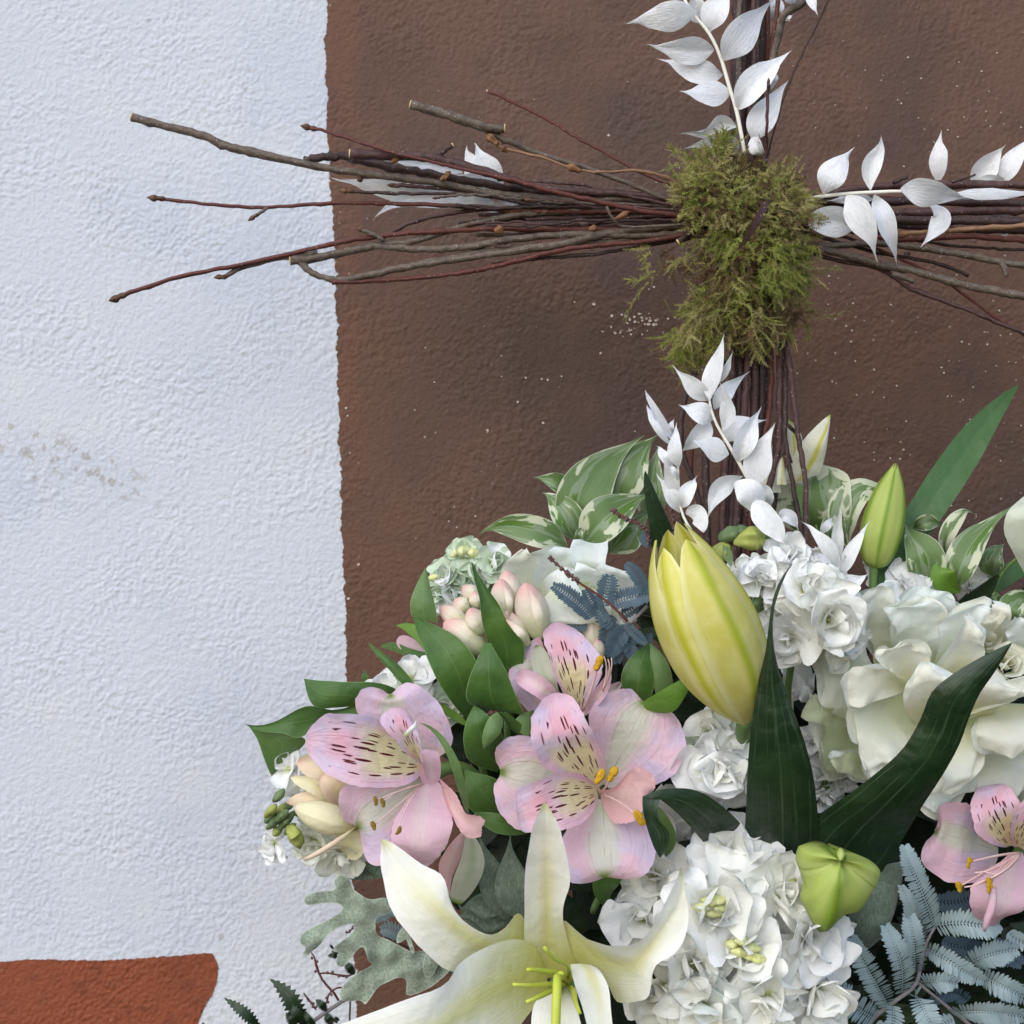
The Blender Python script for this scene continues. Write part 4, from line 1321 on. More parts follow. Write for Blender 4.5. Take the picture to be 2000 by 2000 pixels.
spray('bleached white leaf spray rising below the moss', (1020, 1320, 10), 'A6',
      [(715, 660), (730, 770), (770, 880), (820, 970), (880, 1070), (950, 1190), (1030, 1340)], [8, 10, 12, 14, 15], 10, [
          ([(720, 700), (725, 560), (780, 380), (830, 198)], 135, {'roll': [0, 10]}), ([(790, 570), (850, 450), (895, 323)], 60, {'d': 14}), ([(715, 700), (600, 600), (433, 430)], 140),
          ([(755, 770), (840, 640), (1020, 488)], 140, {'d': 14}), ([(815, 930), (860, 750), (787, 565)], 130, {'d': 6}), ([(742, 850), (640, 790), (483, 733)], 170),
          ([(720, 860), (620, 980), (490, 1105)], 160, {'d': 20}), ([(865, 1110), (730, 1060), (583, 993)], 190, {'d': 5}), ([(830, 1020), (940, 900), (1155, 850)], 190, {'d': 20}),
          ([(935, 1165), (990, 980), (1110, 752)], 170, {'d': 4}), ([(1060, 1345), (1105, 1130), (1215, 868)], 225, {'d': 6}),
          ([(970, 1275), (830, 1330), (750, 1450), (693, 1615)], 165, {'d': 4, 'roll': [60, 30, 0, 10]}), ([(905, 1325), (1020, 1400), (1110, 1550)], 210, {'prof': 'ellip', 'd': 2}),
          ([(1050, 1470), (1150, 1590), (1280, 1770)], 190, {'prof': 'ellip', 'd': -2}), ([(1240, 1600), (1310, 1590), (1388, 1695)], 110, {'d': 8}), ([(1090, 1340), (1150, 1420), (1175, 1515)], 110, {'d': 14})])
spray('small bleached white leaf spray left of the twig stem', (560, 1640, 5), 'A6', [(480, 1190), (490, 1400), (510, 1550), (580, 1680)], [8, 9, 11], 4, [
    ([(430, 1040), (310, 890), (245, 735)], 60, {'prof': 'lance'}), ([(440, 1000), (330, 830), (238, 620)], 80, {'prof': 'lance'}), ([(485, 1210), (455, 1050), (475, 865)], 115, {'d': 0}),
    ([(440, 1200), (380, 1120), (313, 1043)], 100), ([(485, 1430), (415, 1280), (370, 1120)], 90), ([(495, 1550), (420, 1400), (313, 1243)], 110), ([(510, 1510), (555, 1400), (632, 1265)], 125),
    ([(540, 1560), (625, 1570), (675, 1700)], 140, {'prof': 'ellip'}), ([(440, 970), (425, 900), (457, 842)], 55, {'d': 10}), ([(490, 1300), (440, 1230), (410, 1180)], 50)])
spray('small bleached white leaf spray right of the twig stem', (510, 1600, 0), 'A8', [(545, 1300), (525, 1430), (512, 1560), (500, 1640)], [8, 9, 11], -2, [
    ([(525, 1385), (420, 1190), (253, 1033)], 120), ([(545, 1320), (520, 1130), (558, 875)], 95), ([(550, 1450), (640, 1250), (772, 1028)], 115), ([(512, 1530), (430, 1370), (298, 1208)], 160, {'d': 4}),
    ([(520, 1560), (640, 1500), (772, 1428)], 150), ([(400, 1130), (450, 1060), (497, 1003)], 70, {'d': 12}), ([(545, 1330), (570, 1300), (562, 1350)], 40)])
spray('large bleached leaves deep beside the yellow lily bud', (1330, 1620, 32), 'B4', [(1300, 1250), (1330, 1450), (1340, 1700)], 12, 32, [
    ([(1270, 1270), (1370, 1370), (1500, 1480)], 220, {'prof': 'ellip'}), ([(1350, 1620), (1330, 1480), (1260, 1330)], 200), ([(1500, 1560), (1480, 1480), (1540, 1380)], 70),
    ([(1480, 1640), (1420, 1560), (1350, 1600)], 130)])

# ---------------------------------------------------------------- variegated foliage
def varieg(label, base, frame, stem, leaves, d, r=10):
    use(frame)
    t = thing('variegated_foliage', label, 'foliage', base, 'variegated leaf stems')
    if stem:
        tube('stem', stem, r, M['stem_green'], t, d=d)
    for k, L in enumerate(leaves):
        kw = dict(L[2]) if len(L) > 2 else {}
        dd = kw.pop('d', d)
        m = M[kw.pop('mat', 'varieg')]
        prof = kw.pop('prof', 'ovate')
        if len(np.atleast_1d(dd)) == 1:
            dd = [dd + 4, dd - 6, dd - 2, dd + 6]
        ribbon('leaf', L[0], L[1], m, t, prof, d=dd, fold=kw.pop('fold', .22), nu=12, nv=22, thick=.4, ruf=(1.6, .35), seed=k + 5, **kw)
    return t


varieg('variegated cream and green leaves fanning out at the left back', (900, 1060, 60), 'A7', [(900, 1100), (890, 960), (900, 820), (1000, 700)], [
    ([(800, 1030), (600, 930), (330, 880), (125, 945)], 235, {'d': 50, 'roll': [-20, 10]}), ([(835, 640), (720, 545), (543, 512)], 150, {'d': 66}), ([(880, 990), (820, 830), (710, 690), (612, 635)], 230, {'d': 56}),
    ([(900, 960), (900, 720), (1060, 450), (1385, 195)], 400, {'d': 58, 'fold': .1}), ([(1130, 760), (1190, 540), (1330, 340), (1490, 190)], 370, {'d': 66, 'fold': .1}),
    ([(920, 1030), (1060, 850), (1240, 720), (1430, 640)], 330, {'d': 50, 'roll': 15}), ([(1480, 830), (1430, 600), (1500, 270)], 260, {'d': 70}), ([(1120, 1080), (1260, 910), (1440, 760)], 300, {'d': 64}),
    ([(890, 1010), (890, 940), (905, 890)], 60, {'d': 46, 'fold': .6})], 58)
varieg('broad variegated leaves behind the lower twigs', (380, 1200, 56), 'A8', [(400, 1400), (390, 1200), (360, 1060)], [
    ([(340, 1110), (330, 900), (370, 610)], 620, {'d': 58, 'prof': 'round', 'roll': 12}), ([(600, 1230), (570, 1000), (680, 820), (850, 790), (1000, 790)], 250, {'d': 48, 'roll': [0, 25, 40]}),
    ([(470, 1200), (450, 1080), (440, 980)], 120, {'d': 40}), ([(-80, 1150), (-40, 1000), (-60, 850)], 220, {'d': 64}), ([(-230, 1200), (-200, 1050), (-130, 950)], 170, {'d': 66})], 56)
varieg('variegated leaves with curling tips at the right back', (1400, 1680, 45), 'A8', [(1400, 1760), (1390, 1620), (1430, 1450), (1500, 1250)], [
    ([(1180, 1560), (1190, 1330), (1110, 1170), (1035, 1050)], 290, {'d': 42}), ([(1340, 1290), (1350, 1150), (1430, 1010), (1490, 955), (1558, 978)], 130, {'d': 48, 'roll': [0, 40]}), ([(1100, 1090), (1200, 1045), (1350, 1065)], 120, {'d': 54}),
    ([(1410, 1560), (1450, 1370), (1580, 1150), (1880, 900)], 250, {'d': 40, 'roll': [0, 35]}), ([(1450, 1570), (1310, 1430), (1400, 1285)], 190, {'d': 36, 'mat': 'leaf_bright'}), ([(1340, 1640), (1310, 1560), (1290, 1500)], 120, {'d': 44})], 46, 16)
varieg('variegated leaf on a bent green stem at the right edge', (1700, 1680, 50), 'A8', [(1690, 1720), (1710, 1540), (1790, 1400), (1920, 1290)], [
    ([(1700, 1460), (1690, 1320), (1790, 1200)], 190, {'d': 54}), ([(1680, 1680), (1720, 1620), (1790, 1650)], 90, {'d': 40}), ([(1850, 1830), (1830, 1720), (1900, 1610), (2010, 1570)], 210, {'d': 30}), ([(1900, 1900), (1960, 1800), (2050, 1750)], 200, {'d': 34})], 50, 14)

# ---------------------------------------------------------------- strap and lily leaves
def single_leaf(name, label, base, frame, rails, mat, d, cat='leaf', group=None, **kw):
    use(frame)
    t = thing(name, label, cat, base, group)
    loft('blade', rails, M[mat], t, d=d, **kw)
    return t


use('A8')
t = thing('strap_leaf', 'long green strap leaf pointing up to the right against the wall', 'leaf', (880, 1530, 40), 'single long leaves')
ribbon('blade', [(860, 1560), (1080, 1140), (1400, 640), (1650, 280), (1888, 10)], 265, M['leaf_strap'], t, 'strap', d=[40, 60, 75, 85], fold=.18, nv=26, nu=12, roll=[10, -5], thick=.5)
t = thing('strap_leaf', 'green strap leaf lying low behind the variegated leaves at right', 'leaf', (1480, 1660, 55), 'single long leaves')
ribbon('blade', [(1450, 1690), (1700, 1510), (1990, 1320), (2200, 1180)], 150, M['leaf_strap'], t, 'strap', d=[55, 75], nv=18, thick=.5)
single_leaf('lily_leaf', 'dark green lily leaf standing upright beside the yellow bud', (1527, 1650, -20), 'px',
            [[(1547, 1101), (1516, 1149), (1503, 1209), (1495, 1273), (1480, 1338), (1464, 1450), (1458, 1560), (1455, 1680), (1480, 1820)],
             [(1547, 1103), (1529, 1136), (1511, 1196), (1513, 1273), (1536, 1351), (1572, 1450), (1592, 1540), (1598, 1680), (1560, 1820)]], 'leaf_dark', [-62, -61, -58, -52, -34, 30], rev=True, cup=-7, thick=.5, nv=26,
            group='dark lily leaves')
single_leaf('lily_leaf', 'broad dark lily leaf crossing in front of the cream rose', (1600, 1720, -20), 'B5',
            [[(1677, 543), (1450, 650), (1240, 780), (1120, 890), (1040, 1080), (900, 1300), (600, 1550), (330, 1740), (150, 1930)],
             [(1677, 545), (1560, 740), (1450, 900), (1380, 1060), (1310, 1250), (1200, 1450), (1050, 1680), (950, 1850), (780, 2120)]], 'leaf_dark', [-70, -66, -50, -12], rev=True, cup=-8, thick=.5, nv=28,
            group='dark lily leaves')
single_leaf('lily_leaf', 'dark lily leaf behind the tip of the yellow bud', (1520, 1060, 30), 'A7',
            [[(1390, 465), (1380, 560), (1410, 800), (1440, 1050)], [(1395, 463), (1470, 620), (1560, 820), (1640, 1000)]], 'leaf_dark', [20, 24, 30], rev=True, cup=-4, thick=.5, group='dark lily leaves')
single_leaf('lily_leaf', 'short dark leaf tip peeking over the yellow bud', (1720, 900, 25), 'A7',
            [[(1650, 750), (1660, 830), (1700, 920)], [(1655, 748), (1730, 860), (1780, 960)]], 'leaf_dark', [10, 20], rev=True, cup=-3, group='dark lily leaves')
use('B6')
t = thing('lily_leaf', 'dark leaf bent over sharply between pink bloom and white stock', 'leaf', (640, 780, -25), 'dark lily leaves')
loft('blade', [[(180, 500), (330, 452), (520, 465), (700, 580), (830, 720)], [(270, 520), (300, 530), (400, 610), (500, 720), (570, 800)]], M['leaf_dark'], t, d=[-52, -50, -40, -20], cup=-4, thick=.5)
loft('bent_tip', [[(178, 500), (185, 620), (240, 800), (288, 885)], [(290, 520), (275, 640), (345, 740), (292, 885)]], M['leaf_dark'], t, d=[-52, -54, -50], cup=4, thick=.5)
# ---------------------------------------------------------------- lilies
use('B4')
bud = thing('lily_bud', 'large yellow green lily bud about to open beside the white stock', 'lily bud', (985, 1790, -20), 'lily buds')
tube('stem', [(985, 1760), (975, 1850), (985, 2000), (1050, 2300)], [60, 55, 50, 50], M['stem_green'], bud, d=[-28, -20, 0, 40], ns=12)


def tepal_bud(parent, axis, d, R, prof, angs, hw, tips, mats, mult, nu=14, nv=26, ridge=.07, mode=None):
    """bud of overlapping tepals, each a sector of the swollen body closing to its own tip"""
    c = cr([P(x, y, dd) for (x, y), dd in zip(axis, d)], nv + 1)
    T = np.gradient(c, axis=0)
    T /= np.linalg.norm(T, axis=1)[:, None]
    Rv = interp(np.linspace(0, 1, nv + 1), prof) * W(R, np.mean(d))
    for k, an in enumerate(angs):
        g = np.zeros((nv + 1, nu + 1, 3))
        tip = tips[k]
        for j in range(nv + 1):
            v = j / nv * tip
            jj = v * nv
            j0 = min(int(jj), nv - 1)
            f = jj - j0
            cc = c[j0] * (1 - f) + c[j0 + 1] * f
            tt = T[j0] * (1 - f) + T[j0 + 1] * f
            rr = Rv[j0] * (1 - f) + Rv[j0 + 1] * f
            b = np.cross(tt, (0.0, -1.0, 0.0))
            b /= np.linalg.norm(b)
            a = np.cross(b, tt)
            q = j / nv
            h = hw[k] * (1 if q < .62 else max(.03, math.cos((q - .62) / .38 * math.pi / 2)**.5))
            for i in range(nu + 1):
                u = 2 * i / nu - 1
                th = math.radians(an + u * h)
                m = mult[k] * (1 + ridge * math.exp(-(u / .2)**2) * (.4 + .6 * min(1, q * 3)) - .04 * u * u)
                g[j, i] = cc + (b * math.sin(th) + a * math.cos(th)) * rr * m
        put_grid('tepal', g, M[mats[k]], parent, thick=.5)


tepal_bud(bud, [(985, 1775), (905, 1520), (740, 1130), (590, 790), (460, 400), (440, 240)], [-28, -34, -44, -48, -46, -44], 372,
          [(0, .14), (.06, .36), (.16, .66), (.3, .9), (.45, .97), (.6, .9), (.75, .69), (.88, .38), (1, .14)],
          [140, 200, 80, -100, -40, 20], [56, 56, 50, 50, 42, 46], [.99, .93, .95, .88, .83, .84], ['lilybud_in', 'lilybud_in', 'lilybud', 'lilybud', 'lilybud_in', 'lilybud'], [.94, .92, .98, 1.0, .96, 1.02])

use('A8')
gb = thing('lily_bud', 'closed slim green lily bud standing upright at the right back', 'lily bud', (800, 1400, 40), 'lily buds')
tube('stem', [(805, 1360), (795, 1460), (790, 1640)], [34, 30, 28], M['stem_green'], gb, d=40)
tepal_bud(gb, [(812, 1372), (840, 1180), (900, 900), (965, 598)], [42, 40, 40, 42], 158, [(0, .4), (.05, .62), (.18, .85), (.4, 1), (.6, .92), (.8, .62), (.93, .28), (1, .05)],
          [170, -70, 50, -10], [75, 70, 70, 40], [1, 1, 1, 1], ['greenbud'] * 4, [.96, 1, 1, 1.03], ridge=.05)

use('B8')
fb = thing('lily_bud', 'small green three-lobed lily bud pointing out at the viewer', 'lily bud', (520, 1000, -40), 'lily buds')
AP = (540, 690)
out = [(230, 590), (300, 575), (400, 582), (480, 612), (525, 640), (548, 608), (580, 645), (660, 655), (760, 690), (845, 770), (830, 860), (780, 950), (700, 1060), (640, 1095), (560, 1110), (490, 1170), (405, 1243),
       (340, 1180), (290, 1080), (240, 980), (262, 880), (240, 780), (208, 690)]
oc = cr([P(a, b, -52) for a, b in out + [out[0]]], 73)[:-1]
apx = P(AP[0], AP[1], -66)
V, UVs, F = [], [], []
nr, na = 14, len(oc)
for j in range(nr + 1):
    t = j / nr
    for i in range(na):
        p = apx + (oc[i] - apx) * t
        th = math.atan2(-(oc[i] - apx)[2], (oc[i] - apx)[0])
        rib = .5 + .5 * math.cos(3 * (th - math.radians(98)))
        h = .020 * math.sqrt(max(0, 1 - t**2.4)) * (.72 + .28 * rib) * (1 if t > .25 else (.82 + .18 * (t / .25)))
        q = p.copy()
        q[1] = -.052 - h
        V.append(q)
        lobe = ((math.degrees(th) - 98 + 60) % 120) / 120
        UVs.append((lobe, .35 + .4 * t))
back = len(V)
for i in range(na):
    q = apx + (oc[i] - apx) * .45
    q[1] = -.035
    V.append(q)
    UVs.append((.2, .5))
for j in range(nr):
    for i in range(na):
        F.append((j * na + i, j * na + (i + 1) % na, (j + 1) * na + (i + 1) % na, (j + 1) * na + i))
for i in range(na):
    F.append((nr * na + i, nr * na + (i + 1) % na, back + (i + 1) % na, back + i))
F.append(tuple(back + i for i in range(na)))
mesh('tepals', V, F, M['greenbud'], fb, UVs)
spindle('tip', [(545, 700), (550, 655), (545, 605)], 30, M['greenbud'], fb, d=[-72, -70, -64])
tube('stem', [(560, 800), (640, 1000), (760, 1300)], [40, 40], M['stem_green'], fb, d=[-40, -10, 30])

use('B7')
ly = thing('lily_flower', 'open white lily with yellow green throat in the foreground', 'lily', (1420, 1250, -20), 'open lilies')
loft('petal', [[(1255, 930), (1225, 800), (1222, 600), (1228, 360), (1262, 180), (1312, 50)], [(1370, 930), (1345, 800), (1335, 600), (1335, 360), (1330, 180), (1326, 44)],
               [(1500, 900), (1440, 740), (1412, 600), (1450, 440), (1420, 250), (1342, 52)]], M['lily'], ly, d=[-32, -44, -62, -74, -76], cup=7, nv=28, nu=16, ruf=(1.5, .3), thick=.6, vein=1.2)
loft('petal', [[(1240, 690), (1190, 600), (1120, 680), (1040, 712), (930, 665), (860, 560), (805, 412), (700, 352), (590, 275), (500, 232)],
               [(1260, 780), (1160, 760), (1060, 770), (960, 720), (860, 640), (780, 560), (700, 480), (620, 390), (560, 310), (502, 236)],
               [(1280, 860), (1120, 840), (950, 880), (840, 890), (720, 790), (630, 700), (548, 570), (505, 420), (495, 300), (498, 236)]], M['lily'], ly,
     d=[-32, -48, -66, -70, -60, -52], cup=-6, nv=32, nu=16, ruf=(2.2, .3), thick=.6, seed=4, vein=-1.2)
loft('petal', [[(1330, 900), (1240, 745), (1080, 752), (900, 850), (820, 960), (620, 1040), (300, 1160), (20, 1280)], [(1340, 950), (1200, 930), (1050, 980), (900, 1080), (750, 1180), (560, 1230), (300, 1260), (20, 1290)],
               [(1350, 1010), (1260, 1090), (1150, 1220), (950, 1320), (780, 1350), (560, 1370), (300, 1340), (20, 1300)]], M['lily'], ly, d=[-34, -66, -92, -104, -100], cup=-9, nv=28, nu=16, thick=.6, seed=7, ruf=(1.5, .25), vein=-1.2)
loft('petal', [[(1400, 880), (1412, 640), (1500, 705), (1580, 748), (1670, 768), (1780, 755), (1850, 685), (1925, 565), (1985, 425), (2000, 380)],
               [(1480, 920), (1530, 830), (1620, 850), (1720, 880), (1790, 880), (1850, 800), (1920, 700), (1985, 600), (2020, 490), (2001, 380)],
               [(1560, 1000), (1640, 970), (1690, 1050), (1790, 1048), (1850, 1010), (1880, 870), (1980, 800), (2030, 720), (2045, 574), (2003, 382)]], M['lily'], ly,
     d=[-32, -56, -78, -84, -80, -76], cup=12, nv=34, nu=16, ruf=(2.0, .3), thick=.6, seed=9, vein=1.2)
loft('petal', [[(1420, 940), (1445, 860), (1480, 980), (1520, 1100), (1560, 1280)], [(1440, 950), (1520, 850), (1590, 1000), (1610, 1140), (1620, 1280)], [(1450, 960), (1560, 865), (1640, 960), (1660, 1120), (1680, 1290)]],
     M['lily'], ly, d=[-36, -76, -92, -98], cup=-5, nv=20, thick=.6, seed=11)
loft('petal', [[(1400, 960), (1320, 1000), (1262, 1090), (1265, 1290)], [(1415, 970), (1400, 990), (1390, 1100), (1400, 1300)], [(1430, 960), (1455, 990), (1485, 1080), (1540, 1290)]], M['lily'], ly, d=[-36, -70, -86, -94], cup=-4, nv=18, thick=.6, seed=12)
for path, r in (([(1425, 960), (1440, 862), (1370, 830), (1322, 772)], [9, 12, 12, 8]), ([(1430, 950), (1390, 905), (1300, 890), (1235, 885)], [12, 17, 14, 9]), ([(1420, 970), (1380, 958), (1270, 965), (1163, 960)], [12, 16, 13, 9]),
                ([(1420, 980), (1370, 985), (1300, 1020), (1230, 1050)], [12, 18, 15, 9]), ([(1440, 980), (1468, 990), (1480, 1050), (1502, 1108)], [10, 14, 14, 9])):
    tube('filament', path, r, M['filament_lime'], ly, d=[-36, -84, -100, -106], ns=10)
pst = tube('pistil', [(1440, 960), (1390, 920), (1385, 1000), (1375, 1290)], [14, 18, 22, 24], M['filament_lime'], ly, d=[-40, -96, -108, -112], ns=12)
spindle('stigma', [(1425, 912), (1405, 905), (1388, 903)], 14, M['filament_lime'], pst, d=-98)
tube('stem', [(1420, 960), (1400, 1150), (1420, 1500)], [70, 50, 50], M['stem_green'], ly, d=[-20, 10, 40])

use('A6')
lb = thing('lily_flower', 'half open cream lily with yellow midribs behind the twigs', 'lily', (1380, 1400, 50), 'open lilies')
loft('petal', [[(1270, 1300), (1330, 1160), (1420, 1010), (1530, 890), (1622, 813)], [(1400, 1300), (1490, 1160), (1540, 1040), (1595, 920), (1628, 813)], [(1545, 1260), (1580, 1160), (1605, 1040), (1620, 920), (1633, 816)]], M['lily_back'], lb, d=[50, 44, 46], cup=-5, thick=.6)
loft('petal', [[(1280, 1330), (1300, 1100), (1290, 950), (1305, 840)], [(1420, 1330), (1410, 1100), (1415, 980), (1360, 880)]], M['lily_back'], lb, d=[54, 56, 60], cup=-3, thick=.6)
loft('petal', [[(1080, 1400), (1120, 1250), (1180, 1080), (1215, 930)], [(1260, 1400), (1240, 1250), (1250, 1100), (1225, 940)]], M['lily_back'], lb, d=[46, 52, 60], cup=-3, thick=.6)
loft('petal', [[(1225, 1340), (1235, 1220), (1262, 1130)], [(1300, 1340), (1290, 1250), (1270, 1130)]], M['lily_back'], lb, d=[40, 42], cup=-3, thick=.6)
loft('petal', [[(1100, 930), (1105, 880), (1120, 840)], [(1150, 940), (1150, 880), (1140, 838)]], M['lily_back'], lb, d=[66, 66], thick=.6)
tube('stem', [(1390, 1360), (1400, 1600), (1420, 1900)], [50, 34, 34], M['stem_green'], lb, d=[52, 50, 50])
use('A8')
lr = thing('lily_flower', 'large pale petal of a flower cut by the right edge', 'lily', (2000, 1500, 20), 'open lilies')
loft('petal', [[(2010, 1560), (1930, 1420), (1860, 1290), (1782, 1120), (1800, 980), (1880, 890), (2000, 800)], [(2060, 1560), (2020, 1400), (1970, 1250), (1940, 1100), (1950, 980), (1990, 880), (2040, 800)],
               [(2110, 1560), (2120, 1400), (2120, 1250), (2120, 1100), (2120, 980), (2110, 880), (2080, 800)]], M['pale_petal'], lr, d=[20, 8, 0, 12], cup=-16, thick=.7)
loft('petal', [[(2060, 1560), (2160, 1300), (2220, 1000)], [(2200, 1560), (2330, 1300), (2300, 1000)]], M['pale_petal'], lr, d=[24, 20, 30], cup=-10, thick=.7)
tube('stem', [(2060, 1540), (2040, 1700), (2020, 1950)], [60, 40, 40], M['stem_green'], lr, d=[24, 40, 60])

# ---------------------------------------------------------------- alstroemeria blooms
def alst(label, base, frame, d):
    use(frame)
    return thing('alstroemeria_flower', label, 'alstroemeria', base, 'pink alstroemeria blooms')


def stamens(t, tips, root, d0, d1, mat='anther', r=9, ar=26):
    for k, (x, y) in enumerate(tips):
        mx, my = (x + root[0]) / 2 + (-1)**k * 20, (y + root[1]) / 2 - 15
        f = tube('filament', [root, (mx, my), (x, y)], [r, r, r * .7], M['filament_pink'], t, d=[d0, (d0 + d1) / 2 - 4, d1], ns=7)
        a = random.Random(k + x).uniform(-.6, .6)
        c, s = math.cos(a), math.sin(a)
        spindle('anther', [(x - ar * 1.7 * s, y - ar * 1.7 * c), (x + ar * .2, y), (x + ar * 1.7 * s, y + ar * 1.7 * c)], ar * .78, M[mat], f, d=d1 - 1, bump=.9, prof=[(0, .3), (.15, .8), (.4, 1), (.6, .8), (.85, .75), (1, .2)], flat=.6)


JG = dict(jag=.35, nv=30, nu=18, thick=.35)
t = alst('pink alstroemeria bloom facing out just above the open lily', (1050, 1500, 10), 'B3', -30)
loft('outer_petal', [[(1060, 1080), (1000, 760), (968, 580), (1030, 450), (1160, 380), (1290, 372)], [(1090, 1100), (1190, 850), (1270, 690), (1330, 570), (1390, 500), (1405, 482)], [(1120, 1120), (1400, 1110), (1590, 1030), (1690, 860), (1670, 660), (1540, 515)]],
     M['alst_out'], t, d=[-14, -24, -22, -14], cup=5, ruf=(1.6, .35), seed=2, **JG)
loft('outer_petal', [[(1000, 1080), (720, 900), (540, 738), (380, 728), (270, 810), (262, 930)], [(1000, 1130), (750, 1070), (560, 1025), (420, 1005), (340, 1003), (298, 1002)], [(1000, 1180), (700, 1380), (450, 1430), (310, 1320), (250, 1190), (258, 1075)]],
     M['alst_out'], t, d=[-14, -24, -24, -16], cup=5, ruf=(1.6, .35), seed=3, **JG)
loft('outer_petal', [[(1010, 1200), (800, 1420), (760, 1620), (800, 1800), (900, 1836), (1040, 1808)], [(1060, 1200), (1055, 1400), (1065, 1560), (1078, 1700), (1083, 1770), (1085, 1795)], [(1100, 1200), (1370, 1340), (1475, 1560), (1420, 1740), (1310, 1812), (1130, 1800)]],
     M['alst_out'], t, d=[-14, -32, -40, -36], cup=-5, ruf=(1.8, .35), seed=4, **JG)
loft('inner_petal', [[(1010, 1110), (800, 1040), (620, 950), (540, 780), (528, 610), (600, 470), (680, 405)], [(1040, 1110), (940, 980), (860, 850), (800, 720), (750, 590), (730, 480), (725, 398)], [(1075, 1090), (1090, 940), (1040, 800), (960, 640), (900, 510), (840, 430), (770, 402)]],
     M['alst_in'], t, d=[-18, -40, -50, -46, -34], cup=6, ruf=(1.2, .35), seed=5, **JG)
loft('inner_petal', [[(1020, 1090), (880, 1010), (730, 1000), (590, 1060), (440, 1115), (415, 1190)], [(1030, 1140), (880, 1170), (740, 1200), (600, 1250), (480, 1300), (425, 1330)], [(1040, 1190), (960, 1340), (820, 1420), (660, 1450), (540, 1452), (465, 1440)]],
     M['alst_in'], t, d=[-18, -44, -54, -52, -44], cup=7, ruf=(1.2, .35), seed=6, **JG)
loft('inner_petal', [[(1050, 1130), (1160, 1110), (1270, 990), (1360, 958), (1440, 1010), (1468, 1110)], [(1055, 1165), (1170, 1180), (1270, 1170), (1350, 1170), (1400, 1170), (1420, 1180)], [(1060, 1200), (1140, 1360), (1240, 1388), (1340, 1345), (1375, 1270), (1375, 1200)]],
     M['alst_salmon'], t, d=[-18, -38, -46, -42], cup=8, ruf=(2, .45), seed=7, **JG)
stamens(t, [(1142, 1012), (1046, 1030), (1345, 1345)], (1055, 1160), -22, -62, ar=38)
tube('stem', [(1050, 1150), (1040, 1400), (1100, 1800)], [50, 26, 26], M['stem_green'], t, d=[-8, 20, 50])

t = alst('pink alstroemeria bloom turned sideways at the far left of the bouquet', (1430, 1450, 10), 'B2', -30)
loft('outer_petal', [[(1380, 1060), (1160, 850), (970, 760), (940, 650), (1000, 565), (1110, 555), (1180, 588)], [(1430, 1060), (1330, 920), (1250, 800), (1215, 710), (1208, 660), (1208, 625), (1208, 600)], [(1560, 1080), (1670, 980), (1650, 830), (1560, 660), (1440, 550), (1340, 518), (1235, 580)]],
     M['alst_out'], t, d=[-6, -12, -14, -8], cup=4, ruf=(1.6, .35), seed=12, **JG)
loft('outer_petal', [[(1440, 1230), (1200, 1260), (900, 1270), (820, 1370), (830, 1500), (895, 1582)], [(1450, 1260), (1280, 1370), (1130, 1480), (1030, 1550), (980, 1590), (955, 1608)], [(1460, 1290), (1370, 1620), (1230, 1830), (1120, 1890), (1030, 1840), (975, 1660)]],
     M['alst_out'], t, d=[-16, -30, -32, -24], cup=4, ruf=(1.8, .35), seed=13, **JG)
loft('inner_petal', [[(1430, 1060), (1260, 900), (1110, 790), (930, 755), (740, 752), (640, 815), (580, 890)], [(1440, 1120), (1280, 1080), (1120, 1050), (950, 1020), (780, 985), (650, 960), (570, 945)], [(1450, 1190), (1340, 1280), (1150, 1305), (960, 1295), (760, 1230), (640, 1110), (572, 1010)]],
     M['alst_in'], t, d=[-20, -38, -48, -46, -34], cup=6, ruf=(1.4, .35), seed=14, **JG)
loft('inner_petal', [[(1440, 1130), (1330, 1050), (1220, 930), (1130, 810), (1190, 715), (1265, 700)], [(1460, 1150), (1390, 1030), (1330, 900), (1300, 800), (1310, 730), (1320, 705)], [(1480, 1290), (1450, 1120), (1440, 1000), (1420, 900), (1390, 810), (1350, 740)]],
     M['alst_in'], t, d=[-22, -46, -50, -44, -40], cup=5, ruf=(1.4, .35), seed=15, **JG)
loft('petal_fold', [[(1310, 900), (1345, 860), (1380, 830), (1398, 800)], [(1320, 930), (1380, 880), (1400, 850), (1402, 805)]], M['stock'], t, d=[-55, -58, -56], cup=-2)
loft('outer_petal', [[(1440, 1270), (1330, 1400), (1240, 1560), (1208, 1700), (1240, 1800), (1330, 1850)], [(1480, 1270), (1450, 1440), (1430, 1600), (1425, 1740), (1430, 1830), (1440, 1885)], [(1560, 1250), (1660, 1420), (1678, 1560), (1640, 1720), (1570, 1830), (1500, 1890)]],
     M['alst_plain'], t, d=[-18, -40, -44, -36], cup=-6, ruf=(2, .35), seed=16, **JG)
loft('inner_petal', [[(1450, 1280), (1420, 1180), (1430, 1080), (1450, 1020)], [(1520, 1290), (1510, 1180), (1500, 1080), (1500, 1020)], [(1580, 1250), (1590, 1150), (1580, 1080), (1565, 1030)]], M['alst_plain'], t, d=[-20, -26, -22], cup=4, seed=17, ruf=(1, .4))
loft('inner_petal', [[(1570, 1230), (1650, 1300), (1710, 1370), (1780, 1500), (1860, 1530), (1915, 1570)], [(1580, 1260), (1640, 1400), (1690, 1480), (1760, 1570), (1830, 1600), (1900, 1610)], [(1590, 1270), (1620, 1400), (1670, 1520), (1740, 1640), (1800, 1690), (1890, 1680)]],
     M['alst_salmon'], t, d=[-24, -40, -46, -44], cup=5, ruf=(1.5, .4), seed=18, **JG)
stamens(t, [(1092, 1408), (1145, 1422), (1078, 1596), (1265, 1630)], (1450, 1280), -28, -56, 'anther_olive', r=7, ar=22)
